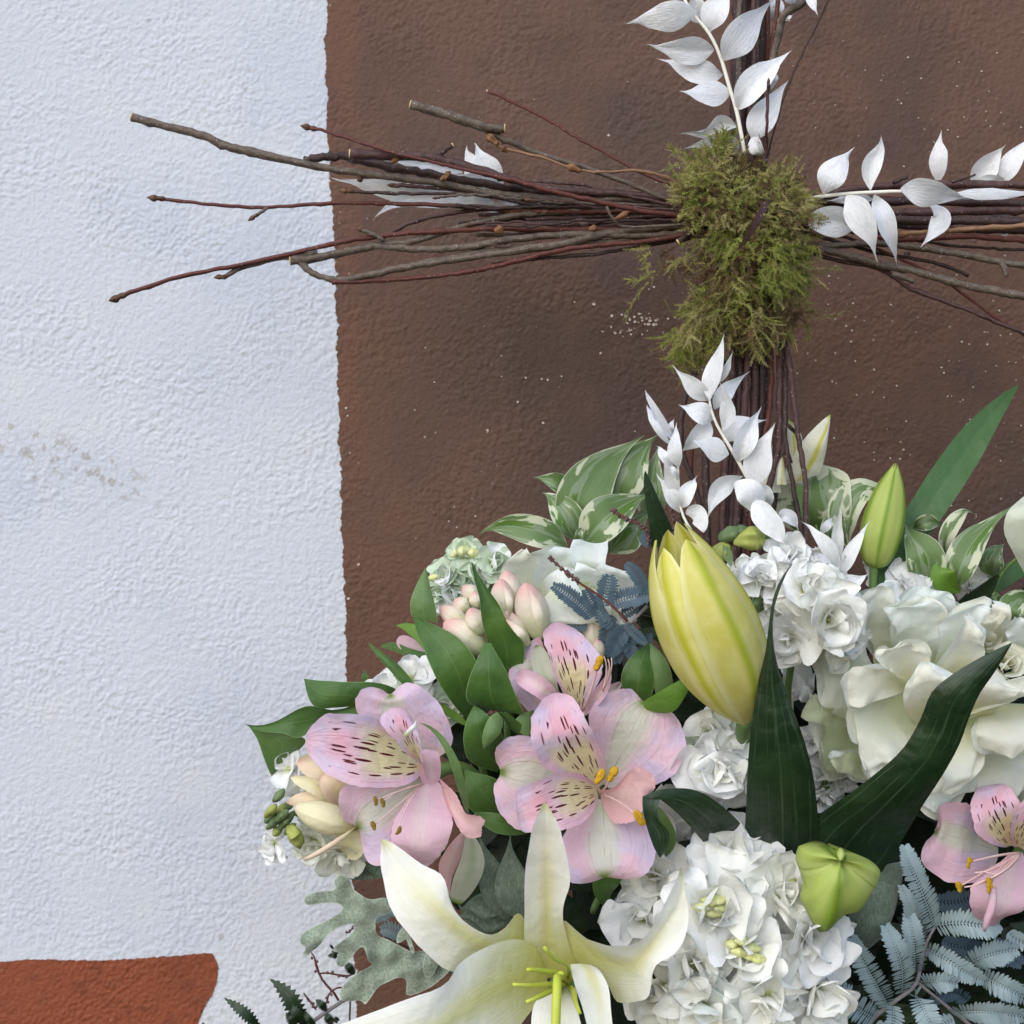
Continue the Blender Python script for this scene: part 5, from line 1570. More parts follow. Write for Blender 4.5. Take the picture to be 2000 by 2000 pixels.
use('B7')
loft('outer_petal', [[(900, 200), (830, 280), (790, 370), (830, 480)], [(930, 190), (900, 320), (860, 420), (850, 520)]], M['alst_salmon'], t, d=[-8, -4, 4], cup=-3, seed=19)
loft('outer_petal', [[(930, 180), (900, 330), (860, 440), (850, 540)], [(960, 200), (1020, 330), (990, 450), (900, 560)]], M['alst_sepal'], t, d=[-10, -10, -2], cup=-3, seed=20)
use('B2')
tube('stem', [(1480, 1250), (1700, 1150), (1900, 1250), (2200, 1500)], [60, 40, 30], M['stem_green'], t, d=[-6, 6, 30])

t = alst('lavender pink alstroemeria bloom behind and above the central one', (1450, 1700, 20), 'B1', 0)
loft('outer_petal', [[(1400, 1520), (1300, 1300), (1230, 1080), (1170, 950), (1090, 990), (1000, 1060)], [(1350, 1540), (1240, 1400), (1140, 1270), (1060, 1180), (1000, 1130), (965, 1105)], [(1300, 1560), (1130, 1530), (1020, 1430), (965, 1320), (945, 1220), (952, 1140)]],
     M['alst_out'], t, d=[4, -4, -6, 2], cup=4, ruf=(1.5, .35), seed=22, **JG)
loft('outer_petal', [[(1500, 1520), (1600, 1400), (1700, 1310), (1780, 1280)], [(1520, 1540), (1640, 1470), (1740, 1400), (1800, 1290)]], M['alst_out'], t, d=[0, 4, 8], cup=3, seed=23)
loft('inner_petal', [[(1440, 1530), (1360, 1400), (1290, 1240), (1240, 1080), (1200, 950), (1240, 860)], [(1460, 1520), (1430, 1350), (1390, 1190), (1350, 1040), (1320, 920), (1310, 835)], [(1490, 1530), (1570, 1370), (1640, 1220), (1630, 1080), (1520, 960), (1400, 860)]],
     M['alst_in'], t, d=[-8, -22, -26, -20, -8], cup=5, ruf=(1.4, .35), seed=24, **JG)
ribbon('sepal', [(1290, 1440), (1230, 1290), (1180, 1120), (1150, 1005)], 150, M['alst_sepal'], t, 'ellip', d=[-10, -20, -16, -8], cup=.3)
ribbon('inner_petal', [(1300, 1450), (1200, 1340), (1090, 1270), (1000, 1225)], 150, M['alst_plain'], t, 'ellip', d=[-14, -22, -20, -10], cup=.5)
ribbon('inner_petal', [(1480, 1530), (1600, 1400), (1680, 1280), (1700, 1170)], 100, M['alst_plain'], t, 'lance', d=[-10, -22, -26, -26], cup=.8)
stamens(t, [(1612, 1140)], (1500, 1500), -16, -36, ar=36)
for p in ([(1660, 1330), (1700, 1200), (1690, 1110)], [(1680, 1280), (1715, 1180), (1716, 1100)], [(1650, 1350), (1680, 1200), (1660, 1090)]):
    tube('filament', p, [9, 7, 4], M['filament_pink'], t, d=[-28, -32, -34])
tube('stem', [(1460, 1500), (1480, 1650), (1520, 1900)], [50, 30, 26], M['stem_green'], t, d=[0, 20, 50])

t = alst('pink alstroemeria bloom below the rose at the right edge', (1850, 800, 20), 'B8', -20)
loft('outer_petal', [[(1740, 600), (1600, 480), (1520, 280), (1400, 262), (1300, 290), (1285, 400), (1258, 460)], [(1740, 620), (1600, 570), (1480, 530), (1380, 500), (1310, 486), (1280, 480), (1260, 478)], [(1740, 660), (1640, 830), (1480, 870), (1330, 850), (1190, 750), (1155, 620), (1240, 510)]],
     M['alst_out'], t, d=[6, -8, -8, 2], cup=4, ruf=(1.6, .35), seed=32, **JG)
loft('outer_petal', [[(1880, 320), (1800, 170), (1760, 60), (1760, 0)], [(1990, 320), (1960, 150), (1900, 40), (1790, 0)]], M['alst_sepal'], t, d=[10, 6, 10], cup=3, seed=33)
loft('outer_petal', [[(1830, 640), (1650, 800), (1530, 900), (1530, 1040), (1580, 1130), (1650, 1210)], [(1860, 640), (1800, 850), (1750, 980), (1710, 1080), (1690, 1150), (1665, 1220)], [(1920, 640), (1990, 850), (2000, 980), (1900, 1090), (1780, 1130), (1690, 1210)]],
     M['alst_plain'], t, d=[-4, -20, -20, -6], cup=-5, ruf=(1.6, .35), seed=34, **JG)
loft('outer_petal', [[(1900, 500), (2000, 350), (2040, 200), (2100, 160)], [(1950, 640), (2150, 600), (2250, 400), (2200, 220)]], M['alst_out'], t, d=[0, -4, 6], cup=4, seed=39)
loft('inner_petal', [[(1800, 600), (1680, 570), (1580, 500), (1540, 380), (1535, 260), (1580, 150)], [(1840, 590), (1790, 470), (1750, 370), (1710, 270), (1690, 190), (1680, 130)], [(1890, 600), (1920, 450), (1920, 330), (1880, 220), (1820, 150), (1760, 122)]],
     M['alst_in'], t, d=[-6, -24, -28, -22, -10], cup=5, ruf=(1.2, .35), seed=35, **JG)
loft('inner_petal', [[(1860, 600), (1830, 500), (1850, 380), (1930, 240), (2020, 180)], [(1900, 600), (1930, 500), (1990, 400), (2060, 300), (2120, 220)], [(1930, 620), (2050, 560), (2140, 460), (2180, 360), (2200, 280)]], M['alst_in'], t, d=[-6, -28, -34, -28], cup=5, ruf=(1.2, .35), seed=36, **JG)
for p in ([(1900, 640), (1720, 800), (1560, 880)], [(1900, 650), (1700, 830), (1480, 900)], [(1890, 640), (1700, 760), (1560, 790)], [(1900, 650), (1800, 760), (1680, 830)], [(1900, 650), (1760, 790), (1630, 780)]):
    tube('filament', p, [12, 10, 6], M['filament_pink'], t, d=[-12, -34, -38])
stamens(t, [(1510, 715), (1668, 870), (1440, 898), (1662, 905)], (1900, 640), -12, -38, ar=26)
tube('inner_petal_tip', [(1700, 900), (1690, 1040), (1650, 1160), (1632, 1230)], [24, 34, 28, 10], M['alst_plain'], t, d=[-30, -34, -32])
tube('stem', [(1900, 640), (1950, 850), (2000, 1200)], [50, 30, 26], M['stem_green'], t, d=[4, 30, 60])

use('B1')
t = thing('alstroemeria_flower', 'pink alstroemeria petals glimpsed among leaves at the left back', 'alstroemeria', (300, 1250, 50), 'pink alstroemeria blooms')
ribbon('outer_petal', [(320, 1080), (200, 1000), (95, 985)], 110, M['alst_plain'], t, 'obov', d=45)
ribbon('outer_petal', [(360, 1230), (270, 1150), (200, 1120)], 130, M['alst_plain'], t, 'obov', d=48)
tube('stem', [(340, 1100), (420, 1300), (600, 1600)], [20, 20], M['stem_green'], t, d=[50, 60])

# ---------------------------------------------------------------- alstroemeria foliage
def foliage(label, base, frame):
    use(frame)
    return thing('alstroemeria_foliage', label, 'foliage', base, 'alstroemeria leaf shoots')


LK = dict(thick=.45, nv=22, nu=12)
t = foliage('large green leaves twisting upward left of the pink bud cluster', (650, 1600, 30), 'B1')
loft('leaf', [[(640, 1575), (500, 1430), (380, 1230), (290, 1000), (212, 775)], [(690, 1500), (700, 1250), (690, 1110), (560, 950), (240, 785)]], M['leaf'], t, d=[10, -6, -8, 6], cup=4, seed=1, ruf=(1.5, .3), **LK)
loft('leaf', [[(212, 790), (200, 680), (240, 560), (312, 422)], [(405, 838), (390, 720), (350, 560), (317, 424)]], M['leaf_pale'], t, d=[6, 4, 10], cup=-4, seed=2, **LK)
loft('leaf', [[(340, 1080), (230, 960), (150, 890), (92, 858)], [(300, 960), (270, 880), (200, 840), (95, 855)]], M['leaf_bright'], t, d=[30, 34, 40], seed=3, **LK)
loft('leaf', [[(320, 1130), (200, 1100), (100, 1060), (-20, 1020)], [(330, 1060), (200, 1030), (80, 985), (-15, 1005)]], M['leaf'], t, d=[40, 44, 50], seed=4, **LK)
tube('stem', [(650, 1560), (700, 1800), (800, 2100)], [26, 26], M['stem_green'], t, d=[10, 40])
t = foliage('green leaf pair standing before the blush bud cluster', (950, 1500, 20), 'B1')
loft('leaf', [[(830, 1250), (780, 1000), (735, 800), (715, 620), (655, 380)], [(1000, 1300), (1060, 1010), (960, 870), (850, 680), (662, 380)]], M['leaf'], t, d=[2, -12, -14, -8], cup=5, seed=5, ruf=(1.2, .3), **LK)
loft('leaf', [[(690, 1470), (620, 1400), (640, 1260), (705, 1110), (760, 985)], [(1060, 1530), (1000, 1390), (930, 1220), (860, 1080), (812, 983)]], M['leaf'], t, d=[-14, -22, -24, -20], cup=-4, seed=6, ruf=(1, .3), **LK)
loft('leaf', [[(860, 1960), (650, 1880), (600, 1740), (615, 1600), (680, 1460)], [(900, 1900), (900, 1700), (810, 1560), (690, 1465)]], M['leaf'], t, d=[0, -18, -24, -20], cup=-5, seed=7, **LK)
tube('stem', [(950, 1400), (930, 1700), (980, 2000)], [26, 26], M['stem_green'], t, d=[4, 40])
t = foliage('small green leaf curled over beside the central pink bloom', (1000, 1750, 10), 'B1')
loft('leaf', [[(1080, 1720), (960, 1640), (900, 1560), (860, 1508)], [(1110, 1660), (1000, 1570), (930, 1520), (868, 1506)]], M['leaf'], t, d=[-10, -20, -26], cup=-3, seed=8, **LK)
loft('leaf', [[(860, 1512), (790, 1560), (745, 1680), (752, 1788)], [(900, 1560), (880, 1660), (830, 1720), (756, 1788)]], M['leaf_pale'], t, d=[-26, -30, -28], cup=-4, seed=9, **LK)
loft('leaf', [[(960, 1620), (1020, 1540), (1110, 1500), (1140, 1500)], [(1080, 1700), (1110, 1650), (1130, 1580), (1145, 1505)]], M['leaf_pale'], t, d=[-14, -12, -4], cup=-3, seed=10, **LK)
t = foliage('green leaves jutting left over the white wall', (1000, 720, 10), 'B2')
loft('leaf', [[(1260, 575), (1130, 518), (870, 508), (548, 492)], [(1240, 640), (950, 690), (760, 705), (640, 690), (550, 497)]], M['leaf'], t, d=[6, 0, -4, 4], cup=-4, seed=11, ruf=(1.2, .3), **LK)
loft('leaf', [[(1000, 660), (780, 720), (650, 695), (540, 700), (310, 820), (118, 823)], [(1000, 760), (700, 770), (580, 900), (500, 930), (400, 900), (230, 885), (120, 828)]], M['leaf'], t, d=[-2, -8, -10, 0], cup=3, seed=12, ruf=(1.2, .3), **LK)
loft('leaf', [[(122, 828), (200, 940), (250, 1080), (307, 1218)], [(220, 886), (440, 900), (570, 950), (480, 1060), (312, 1218)]], M['leaf_pale'], t, d=[-2, 0, 10], cup=-4, seed=13, rev=True, **LK)
tube('stem', [(1000, 720), (1200, 800), (1500, 1000)], [24, 24], M['stem_green'], t, d=[0, 30])
t = foliage('narrow green leaves behind the left pink bloom', (1400, 560, 25), 'B2')
loft('leaf', [[(1300, 530), (1200, 420), (1110, 320), (1040, 215)], [(1400, 540), (1290, 400), (1180, 310), (1045, 213)]], M['leaf'], t, d=[14, 16, 22], cup=-3, seed=14, **LK)
ribbon('leaf', [(1590, 690), (1700, 770), (1810, 850)], 60, M['leaf_bright'], t, 'strap', d=4)
ribbon('leaf', [(1000, 520), (1015, 470), (1005, 420)], 50, M['leaf'], t, 'lance', d=40)
ribbon('leaf', [(1790, 1515), (1750, 1330), (1680, 1090), (1560, 900), (1425, 818)], 75, M['leaf_pale'], t, 'lance', d=[-40, -60, -66, -64, -60], roll=30)
t = foliage('bright green leaf poking out below the yellow bud', (1400, 560, -10), 'B3')
loft('leaf', [[(1370, 470), (1480, 400), (1620, 320), (1762, 246)], [(1390, 520), (1590, 545), (1690, 430), (1766, 260)]], M['leaf_bright'], t, d=[-18, -30, -38], cup=-3, seed=15, **LK)
loft('leaf', [[(1260, 480), (1210, 300), (1260, 160), (1432, 10)], [(1420, 480), (1460, 320), (1450, 160), (1436, 12)]], M['leaf'], t, d=[0, -4, 6], cup=-4, seed=16, **LK)
loft('leaf', [[(1480, 430), (1440, 250), (1428, 20)], [(1600, 420), (1580, 220), (1480, 60)]], M['leaf_pale'], t, d=[0, -2, 2], cup=-3, seed=17, **LK)
t = foliage('shaded green leaves under the central pink bloom', (250, 1600, 20), 'B3')
ribbon('leaf', [(100, 1310), (300, 1390), (540, 1450)], 140, M['leaf'], t, 'lance', d=[-10, -16, -6])
ribbon('leaf', [(320, 1330), (140, 1120), (10, 950)], 300, M['leaf'], t, 'ovate', d=[6, -2, 4])
ribbon('leaf', [(1100, 2000), (1080, 1850), (1180, 1740), (1300, 1700)], 180, M['leaf'], t, 'lance', d=[10, 0, -6, 0])
ribbon('leaf', [(1500, 1640), (1560, 1500), (1520, 1350), (1480, 1250)], 150, M['leaf_pale'], t, 'lance', d=[0, -10, -14, -10], roll=30)
tube('stem', [(1000, 2050), (1080, 1900), (1250, 1740)], [28, 28], M['stem_green'], t, d=[20, 0])
# ---------------------------------------------------------------- roses
RK = dict(nv=26, nu=20, thick=.35)
use('B5')
rs = thing('rose', 'large ruffled cream rose with open heart at the right', 'rose', (1250, 1250, 50), 'cream roses')


def rp(rails, d, mat='rose', cup=0, ruf=(2, .3), seed=1, **kw):
    ruf = (ruf[0] * 4.2, ruf[1] * .8)
    k = dict(RK)
    k.update(kw)
    d0 = min(d) - 10
    d = [d0 + 24, d0 + 11, d0 + 3, d0 - 1, d0 + 1]     # deep at the claw, free edge standing forward
    cup = 5 if cup >= -6 else -2
    # the paler sheet just behind, a little larger, of the same whorl
    c0 = np.mean([q for r in rails for q in r], axis=0)
    rr = random.Random(seed)
    a = math.radians(rr.uniform(-9, 9))
    big = [[(c0[0] + ((x - c0[0]) * math.cos(a) - (y - c0[1]) * math.sin(a)) * 1.1, c0[1] + ((x - c0[0]) * math.sin(a) + (y - c0[1]) * math.cos(a)) * 1.1) for x, y in r] for r in rails]
    loft('petal', big, M['rose_cool' if rr.random() < .4 else 'rose'], rs, d=[q + 6 for q in d], cup=cup, ruf=ruf, seed=seed + 200, **k)
    return loft('petal', rails, M[mat], rs, d=d, cup=cup, ruf=ruf, seed=seed, **k)


rp([[(950, 700), (930, 480), (900, 300), (960, 200), (1060, 187)], [(1080, 700), (1090, 480), (1120, 320), (1140, 240), (1130, 190)], [(1250, 700), (1290, 500), (1290, 360), (1240, 250), (1180, 205)]], [40, 30, 30, 36], 'rose_cool', 5, seed=41)
rp([[(800, 800), (700, 560), (650, 380), (640, 260), (690, 190), (760, 168)], [(880, 760), (800, 560), (770, 400), (770, 280), (790, 210), (800, 164)], [(1010, 700), (960, 560), (900, 440), (900, 300), (870, 210), (830, 170)]], [30, 22, 24, 30], 'rose', 4, (3, .4), 42)
rp([[(1010, 760), (860, 560), (870, 470), (830, 380), (850, 290), (920, 265)], [(1060, 720), (980, 560), (1000, 440), (1010, 340), (1010, 290), (1030, 268)], [(1180, 700), (1200, 560), (1250, 440), (1190, 390), (1140, 330), (1110, 285)]], [24, 14, 12, 16], 'rose_cool', 5, (2.5, .4), 43)
rp([[(900, 1050), (620, 1060), (450, 1020), (370, 920), (350, 740), (270, 645)], [(880, 960), (720, 880), (600, 800), (500, 710), (400, 640), (330, 600)], [(860, 860), (760, 760), (680, 660), (640, 580), (560, 540), (440, 560)]], [26, 18, 14, 20, 28], 'rose', -4, (2.5, .3), 44)
rp([[(760, 1250), (560, 1420), (420, 1440), (370, 1340), (340, 1180), (290, 1060), (308, 885)], [(760, 1150), (600, 1200), (500, 1200), (440, 1150), (390, 1080), (360, 1000), (340, 900)], [(760, 1050), (680, 1040), (600, 1020), (520, 1010), (450, 990), (400, 950), (350, 880)]], [26, 20, 20, 24, 28], 'rose_green', -4, (2.2, .4), 45)
rp([[(740, 1380), (600, 1290), (520, 1310), (405, 1355)], [(740, 1420), (620, 1370), (530, 1360), (408, 1370)], [(720, 1500), (620, 1480), (520, 1430), (412, 1390)]], [14, 8, 8, 14], 'rose_green', -5, (1.5, .4), 46)
rp([[(1060, 1000), (860, 880), (700, 950), (590, 1010), (610, 1150), (640, 1260), (640, 1400)], [(1060, 1060), (920, 1050), (800, 1090), (720, 1150), (690, 1250), (670, 1350), (670, 1440)], [(1060, 1120), (1000, 1200), (940, 1260), (880, 1320), (820, 1380), (760, 1440), (690, 1485)]], [10, 2, -2, 2, 8], 'rose', -5, (2.4, .35), 47)
rp([[(1010, 830), (880, 730), (760, 718), (640, 720), (560, 735), (530, 800)], [(1005, 850), (860, 820), (760, 830), (650, 850), (570, 870), (540, 880)], [(1000, 870), (880, 910), (780, 930), (680, 970), (600, 990), (555, 975)]], [4, -8, -12, -4], 'rose_warm', -9, (1.5, .3), 48)
rp([[(980, 900), (900, 800), (830, 720), (735, 650), (770, 585), (850, 575)], [(1000, 900), (960, 760), (930, 660), (900, 600), (900, 570), (905, 560)], [(1060, 900), (1090, 760), (1095, 680), (1060, 590), (1000, 530), (950, 525)]], [0, -14, -20, -18, -8], 'rose_warm', -6, (2, .4), 49)
rp([[(1010, 1095), (950, 980), (970, 860), (1020, 760), (1080, 685)], [(1080, 1080), (1080, 960), (1090, 860), (1120, 780), (1150, 720)], [(1200, 1080), (1270, 960), (1290, 880), (1280, 820), (1240, 775)]], [-2, -18, -22, -18], 'rose_warm', -9, (1.2, .3), 50)
rp([[(1120, 720), (1180, 560), (1190, 420), (1320, 310), (1470, 258)], [(1250, 740), (1290, 560), (1320, 430), (1400, 340), (1500, 270)], [(1420, 740), (1420, 560), (1440, 440), (1500, 350), (1535, 300)]], [10, -4, -4, 8], 'rose_cool', 5, (1.5, .3), 51)
rp([[(1150, 780), (1190, 700), (1260, 560), (1310, 440), (1340, 360)], [(1280, 800), (1330, 680), (1370, 560), (1390, 480), (1400, 420)], [(1420, 820), (1470, 680), (1480, 600), (1480, 540), (1470, 500)]], [-2, -18, -20, -12], 'rose_warm', -6, (1.5, .4), 52)
rp([[(1440, 600), (1380, 480), (1330, 400), (1335, 365)], [(1500, 600), (1470, 480), (1450, 400), (1460, 350)], [(1560, 600), (1570, 480), (1590, 400), (1580, 345)]], [6, 4, 0, -4], 'rose_warm', 6, (2, .5), 53)
rp([[(1560, 560), (1550, 440), (1540, 340), (1540, 275)], [(1610, 560), (1605, 440), (1600, 340), (1600, 280)], [(1650, 560), (1655, 440), (1655, 350), (1655, 285)]], [0, -6, -4, 2], 'rose_warm', -3, (1.2, .4), 54)
rp([[(1600, 640), (1640, 520), (1660, 430), (1700, 400)], [(1700, 660), (1760, 560), (1790, 470), (1800, 420)], [(1800, 700), (1880, 640), (1920, 560), (1900, 480)]], [6, -6, -4, 6], 'rose_cool', 4, (2, .35), 55)
rp([[(1200, 1100), (1130, 1300), (1130, 1420), (1160, 1500), (1170, 1575)], [(1300, 1080), (1320, 1240), (1310, 1380), (1280, 1480), (1230, 1550)], [(1390, 1060), (1440, 1190), (1440, 1320), (1400, 1450), (1320, 1530)]], [2, -10, -10, 2], 'rose', -7, (1.5, .3), 56)
rp([[(1080, 1300), (1040, 1480), (1030, 1620), (1080, 1700), (1180, 1730)], [(1200, 1300), (1200, 1480), (1200, 1580), (1210, 1660), (1230, 1710)], [(1380, 1300), (1430, 1420), (1400, 1560), (1330, 1600), (1280, 1640)]], [14, 6, 8, 16], 'rose_cool', -6, (1.6, .3), 57)
rp([[(1400, 1000), (1440, 1080), (1420, 1160), (1450, 1250), (1560, 1280)], [(1550, 980), (1590, 1060), (1620, 1140), (1620, 1220), (1620, 1300)], [(1800, 980), (1860, 1060), (1860, 1140), (1800, 1240), (1700, 1310)]], [-4, -14, -12, -2], 'rose_warm', -8, (1.5, .3), 58)
rp([[(1420, 1200), (1420, 1350), (1400, 1500), (1440, 1620)], [(1550, 1200), (1560, 1350), (1560, 1480), (1540, 1600)], [(1750, 1200), (1780, 1350), (1760, 1480), (1700, 1560)]], [16, 12, 14, 20], 'rose_warm', -8, (1.5, .3), 59)
rp([[(1300, 1060), (1400, 1040), (1600, 970), (1760, 905), (1880, 880)], [(1300, 1020), (1420, 980), (1600, 900), (1760, 850), (1900, 830)], [(1320, 960), (1440, 900), (1600, 820), (1760, 780), (1900, 760)]], [-8, -18, -20, -14], 'rose', -5, (1.2, .3), 60)
rp([[(1290, 1080), (1290, 960), (1340, 860), (1440, 780), (1560, 740)], [(1400, 1060), (1440, 960), (1500, 900), (1580, 850), (1660, 830)], [(1520, 1040), (1600, 980), (1680, 930), (1740, 880), (1760, 840)]], [-6, -20, -24, -18], 'rose_warm', -7, (1.2, .3), 61)


def whorl(parent, name, c, a, R, n, layers, mats, seed, ruf=(1.5, .5), prof='obov', jr=9):
    x, y = frame_of(a)
    rr = random.Random(seed)
    for (cnt, L, wd, e0, e1, lift, st) in layers:
        ph = rr.uniform(0, 6.28)
        for k in range(cnt):
            th = ph + 2 * math.pi * k / cnt + rr.uniform(-.45, .45)
            r = x * math.cos(th) + y * math.sin(th)
            q = R * L * rr.uniform(.85, 1.12)
            petal_local(name, c + a * lift * R, r, a, q, R * wd * rr.uniform(.85, 1.15), e0 + rr.uniform(-jr, jr), e1 + rr.uniform(-2.2 * jr, 2.2 * jr), M[rr.choice(mats)], parent, prof, cup=rr.uniform(.15, .5),
                        ruf=ruf, seed=rr.randint(1, 999), start=R * st, nu=14, nv=12, thick=.3)


# furled hearts of the rose
for (x, y, d, R, sd) in ((1640, 690, -8, 150, 3), (1495, 500, 6, 120, 5)):
    c = P(x, y, d)
    whorl(rs, 'heart_petal', c, axis_of((-.1, .35)), W(R), 0, [(5, 1.0, 1.3, 78, 40, -.35, .36), (4, .9, 1.1, 84, 62, -.28, .24), (3, .8, .9, 88, 84, -.2, .12)], ['rose_warm', 'rose'], sd, (1.2, .4))
tube('stem', [(1250, 1000), (1200, 1400), (1150, 1900)], [60, 40, 40], M['stem_dark'], rs, d=[30, 60, 80])
spindle('receptacle', [(1250, 1150), (1250, 1000), (1260, 850)], 420, M['rose_warm'], rs, d=[50, 34, 40], flat=.3, prof=[(0, .3), (.3, .9), (.5, 1), (.7, .9), (1, .3)])

use('B1')
rs2 = thing('rose', 'white rose with a folded square petal at the left back', 'rose', (1450, 800, 50), 'cream roses')


def rq(rails, d, mat='rose', cup=0, ruf=(1.5, .3), seed=1):
    d0 = min(d) - 2
    d = [d0 + 18, d0 + 8, d0 + 2, d0 - 2, d0]
    cup, ruf = 4, (6.0, .26)
    return loft('petal', rails, M[mat], rs2, d=d, cup=cup, ruf=ruf, seed=seed, **RK)


spindle('receptacle', [(1400, 950), (1420, 680), (1450, 420)], 380, M['rose_green'], rs2, d=[60, 44, 60], flat=.4, prof=[(0, .3), (.3, .9), (.5, 1), (.7, .9), (1, .3)])
rq([[(1350, 720), (1050, 640), (880, 480), (920, 380), (1040, 275)], [(1380, 680), (1180, 560), (1060, 450), (1040, 360), (1060, 285)], [(1420, 640), (1260, 480), (1170, 390), (1120, 330), (1075, 268)]], [40, 30, 34, 44], 'rose', -6, seed=71)
rq([[(1200, 700), (1130, 520), (1150, 420), (1220, 320), (1285, 258)], [(1340, 680), (1290, 500), (1290, 400), (1310, 320), (1340, 268)], [(1450, 640), (1430, 480), (1420, 380), (1415, 320), (1400, 285)]], [36, 22, 24, 36], 'rose_cool', -5, seed=72)
rq([[(1080, 330), (1130, 300), (1200, 280), (1290, 268)], [(1110, 350), (1170, 330), (1230, 320), (1290, 300)], [(1140, 420), (1190, 380), (1240, 360), (1300, 340)]], [40, 34, 38], 'rose_cool', 3, seed=73)
loft('petal', [[(1450, 480), (1420, 380), (1405, 290), (1408, 225)], [(1550, 470), (1545, 380), (1550, 300), (1555, 232)], [(1670, 500), (1672, 400), (1680, 310), (1697, 212)]], M['rose_cool'], rs2, d=[26, 18, 20, 26], cup=4, ruf=(5.0, .3), seed=74, **RK)
rq([[(1440, 560), (1440, 470), (1470, 370)], [(1540, 560), (1530, 480), (1540, 420)], [(1640, 540), (1650, 490), (1610, 480)]], [20, 10, 14], 'rose_cool', -4, seed=75)
rq([[(1480, 640), (1560, 520), (1620, 420), (1650, 360)], [(1620, 680), (1720, 560), (1760, 470), (1760, 410)], [(1760, 760), (1900, 640), (1910, 540), (1840, 440)]], [24, 10, 14, 30], 'rose_cool', -5, seed=76)
rq([[(1300, 560), (1200, 660), (1180, 760), (1260, 860)], [(1440, 520), (1420, 660), (1420, 780), (1430, 860)], [(1600, 540), (1680, 660), (1700, 780), (1600, 880)]], [20, 6, 8, 20], 'rose', -7, seed=77)
rq([[(1180, 560), (1240, 480), (1330, 440), (1440, 430)], [(1200, 640), (1290, 590), (1380, 560), (1480, 540)], [(1230, 740), (1330, 700), (1430, 660), (1520, 620)]], [20, 8, 10, 18], 'rose_cool', -6, seed=78)
rq([[(1640, 600), (1760, 620), (1880, 640), (1910, 560)], [(1640, 700), (1740, 720), (1840, 740), (1920, 680)], [(1600, 800), (1720, 830), (1830, 840), (1920, 800)]], [14, 10, 16, 26], 'rose', -6, seed=79)
tube('stem', [(1420, 700), (1450, 1000), (1500, 1400)], [50, 40, 40], M['stem_dark'], rs2, d=[50, 60, 80])

# ---------------------------------------------------------------- stocks
def stock(label, base, frame, stem=None, d=0):
    use(frame)
    t = thing('stock_flower', label, 'stock', base, 'white stock flowers')
    if stem:
        tube('stem', stem, [24, 30], M['stem_green'], t, d=d)
    return t


def floret(t, x, y, d, R, face=(0, .25), seed=1, mats=('stock', 'stock', 'stock_cool'), flat=False, core=.08, ruf=(8.0, .26)):
    c = P(x, y, d)
    a = axis_of(face)
    f = spindle('floret', [(x - face[0] * R * .25, y + face[1] * R * .25, d + 9), (x, y, d + 2), (x + face[0] * R * .05, y - face[1] * R * .05, d - 5)], R * core, M['stock_core'], t, bump=.6, ns=10, nv=8)
    Rw = W(R, d)
    if flat:
        lay = [(5, 1.0, .95, 12, 0, 0, .06), (4, .75, .8, 34, 20, .05, .05)]
    else:
        lay = [(5, 1.1, 1.35, 10, -30, -.05, .05), (4, .95, 1.25, 36, 20, .04, .05), (4, .75, 1.0, 58, 62, .06, .05), (3, .55, .8, 72, 95, .08, .04)]
    whorl(f, 'petal', c, a, Rw, 0, lay, list(mats), seed, ruf, jr=26)
    return f


def greenbud(t, a, b, r, d, mat='budgreen'):
    spindle('bud', [a, ((a[0] + b[0]) / 2, (a[1] + b[1]) / 2), b], r, M[mat], t, d=d, bump=.7, lobes=4, lobe_amp=.16, nv=12, prof=[(0, .3), (.15, .7), (.4, 1), (.65, .95), (.85, .62), (1, .12)])


t = stock('white stock spike to the right of the yellow lily bud', (1340, 1600, 10), 'B4', [(1360, 1190), (1335, 1350), (1310, 1560), (1330, 1900)], [-2, 40])
SK = ('stock', 'stock_cool', 'stock')
for (x, y, d, R, fc, sd) in ((1610, 1000, -14, 320, (.3, -.1), 1), (1440, 790, -10, 230, (.05, .3), 2), (1130, 690, -4, 190, (-.3, .35), 3), (1300, 520, 2, 170, (0, .6), 4), (930, 660, 4, 120, (-.6, .3), 5),
                             (1500, 620, 8, 210, (.4, .5), 6), (1190, 880, 2, 180, (-.2, -.2), 7), (1330, 1130, -6, 190, (-.3, -.4), 8), (1720, 1170, 0, 190, (.4, -.5), 9)):
    floret(t, x, y, d, R, fc, sd, SK)
greenbud(t, (1070, 480), (1030, 300), 110, 6)
greenbud(t, (900, 420), (860, 300), 90, 12, 'budgrey')
greenbud(t, (830, 560), (810, 420), 70, 10)
greenbud(t, (990, 430), (940, 290), 70, 14, 'budgrey')
greenbud(t, (1090, 950), (1030, 780), 70, 0, 'budgrey')
ribbon('sepal', [(880, 600), (850, 500), (820, 440)], 70, M['budgrey'], t, 'lance', d=4)
ribbon('sepal', [(1180, 440), (1160, 340), (1070, 275)], 90, M['budgrey'], t, 'lance', d=8)

t = stock('small white stock floret under the tip of the dark upright leaf', (640, 700, 15), 'B6', [(640, 360), (600, 600), (560, 900)], [-6, 40])
floret(t, 650, 350, -18, 235, (.05, .1), 21, ('stock_cool', 'stock'), core=.1)
floret(t, 600, 110, -2, 165, (-.2, .3), 22, ('stock', 'stock_green'))
floret(t, 745, 190, -10, 145, (.2, .4), 23, ('stock',))
floret(t, 860, 380, -14, 170, (.5, -.1), 27, ('stock_cool',))
greenbud(t, (790, 170), (880, 155), 48, -12, 'stock_core')
greenbud(t, (480, 300), (470, 235), 48, 0)
greenbud(t, (440, 350), (395, 330), 36, 2)
ribbon('sepal', [(510, 180), (500, 60), (470, 20)], 100, M['leaf_pale'], t, 'lance', d=8)

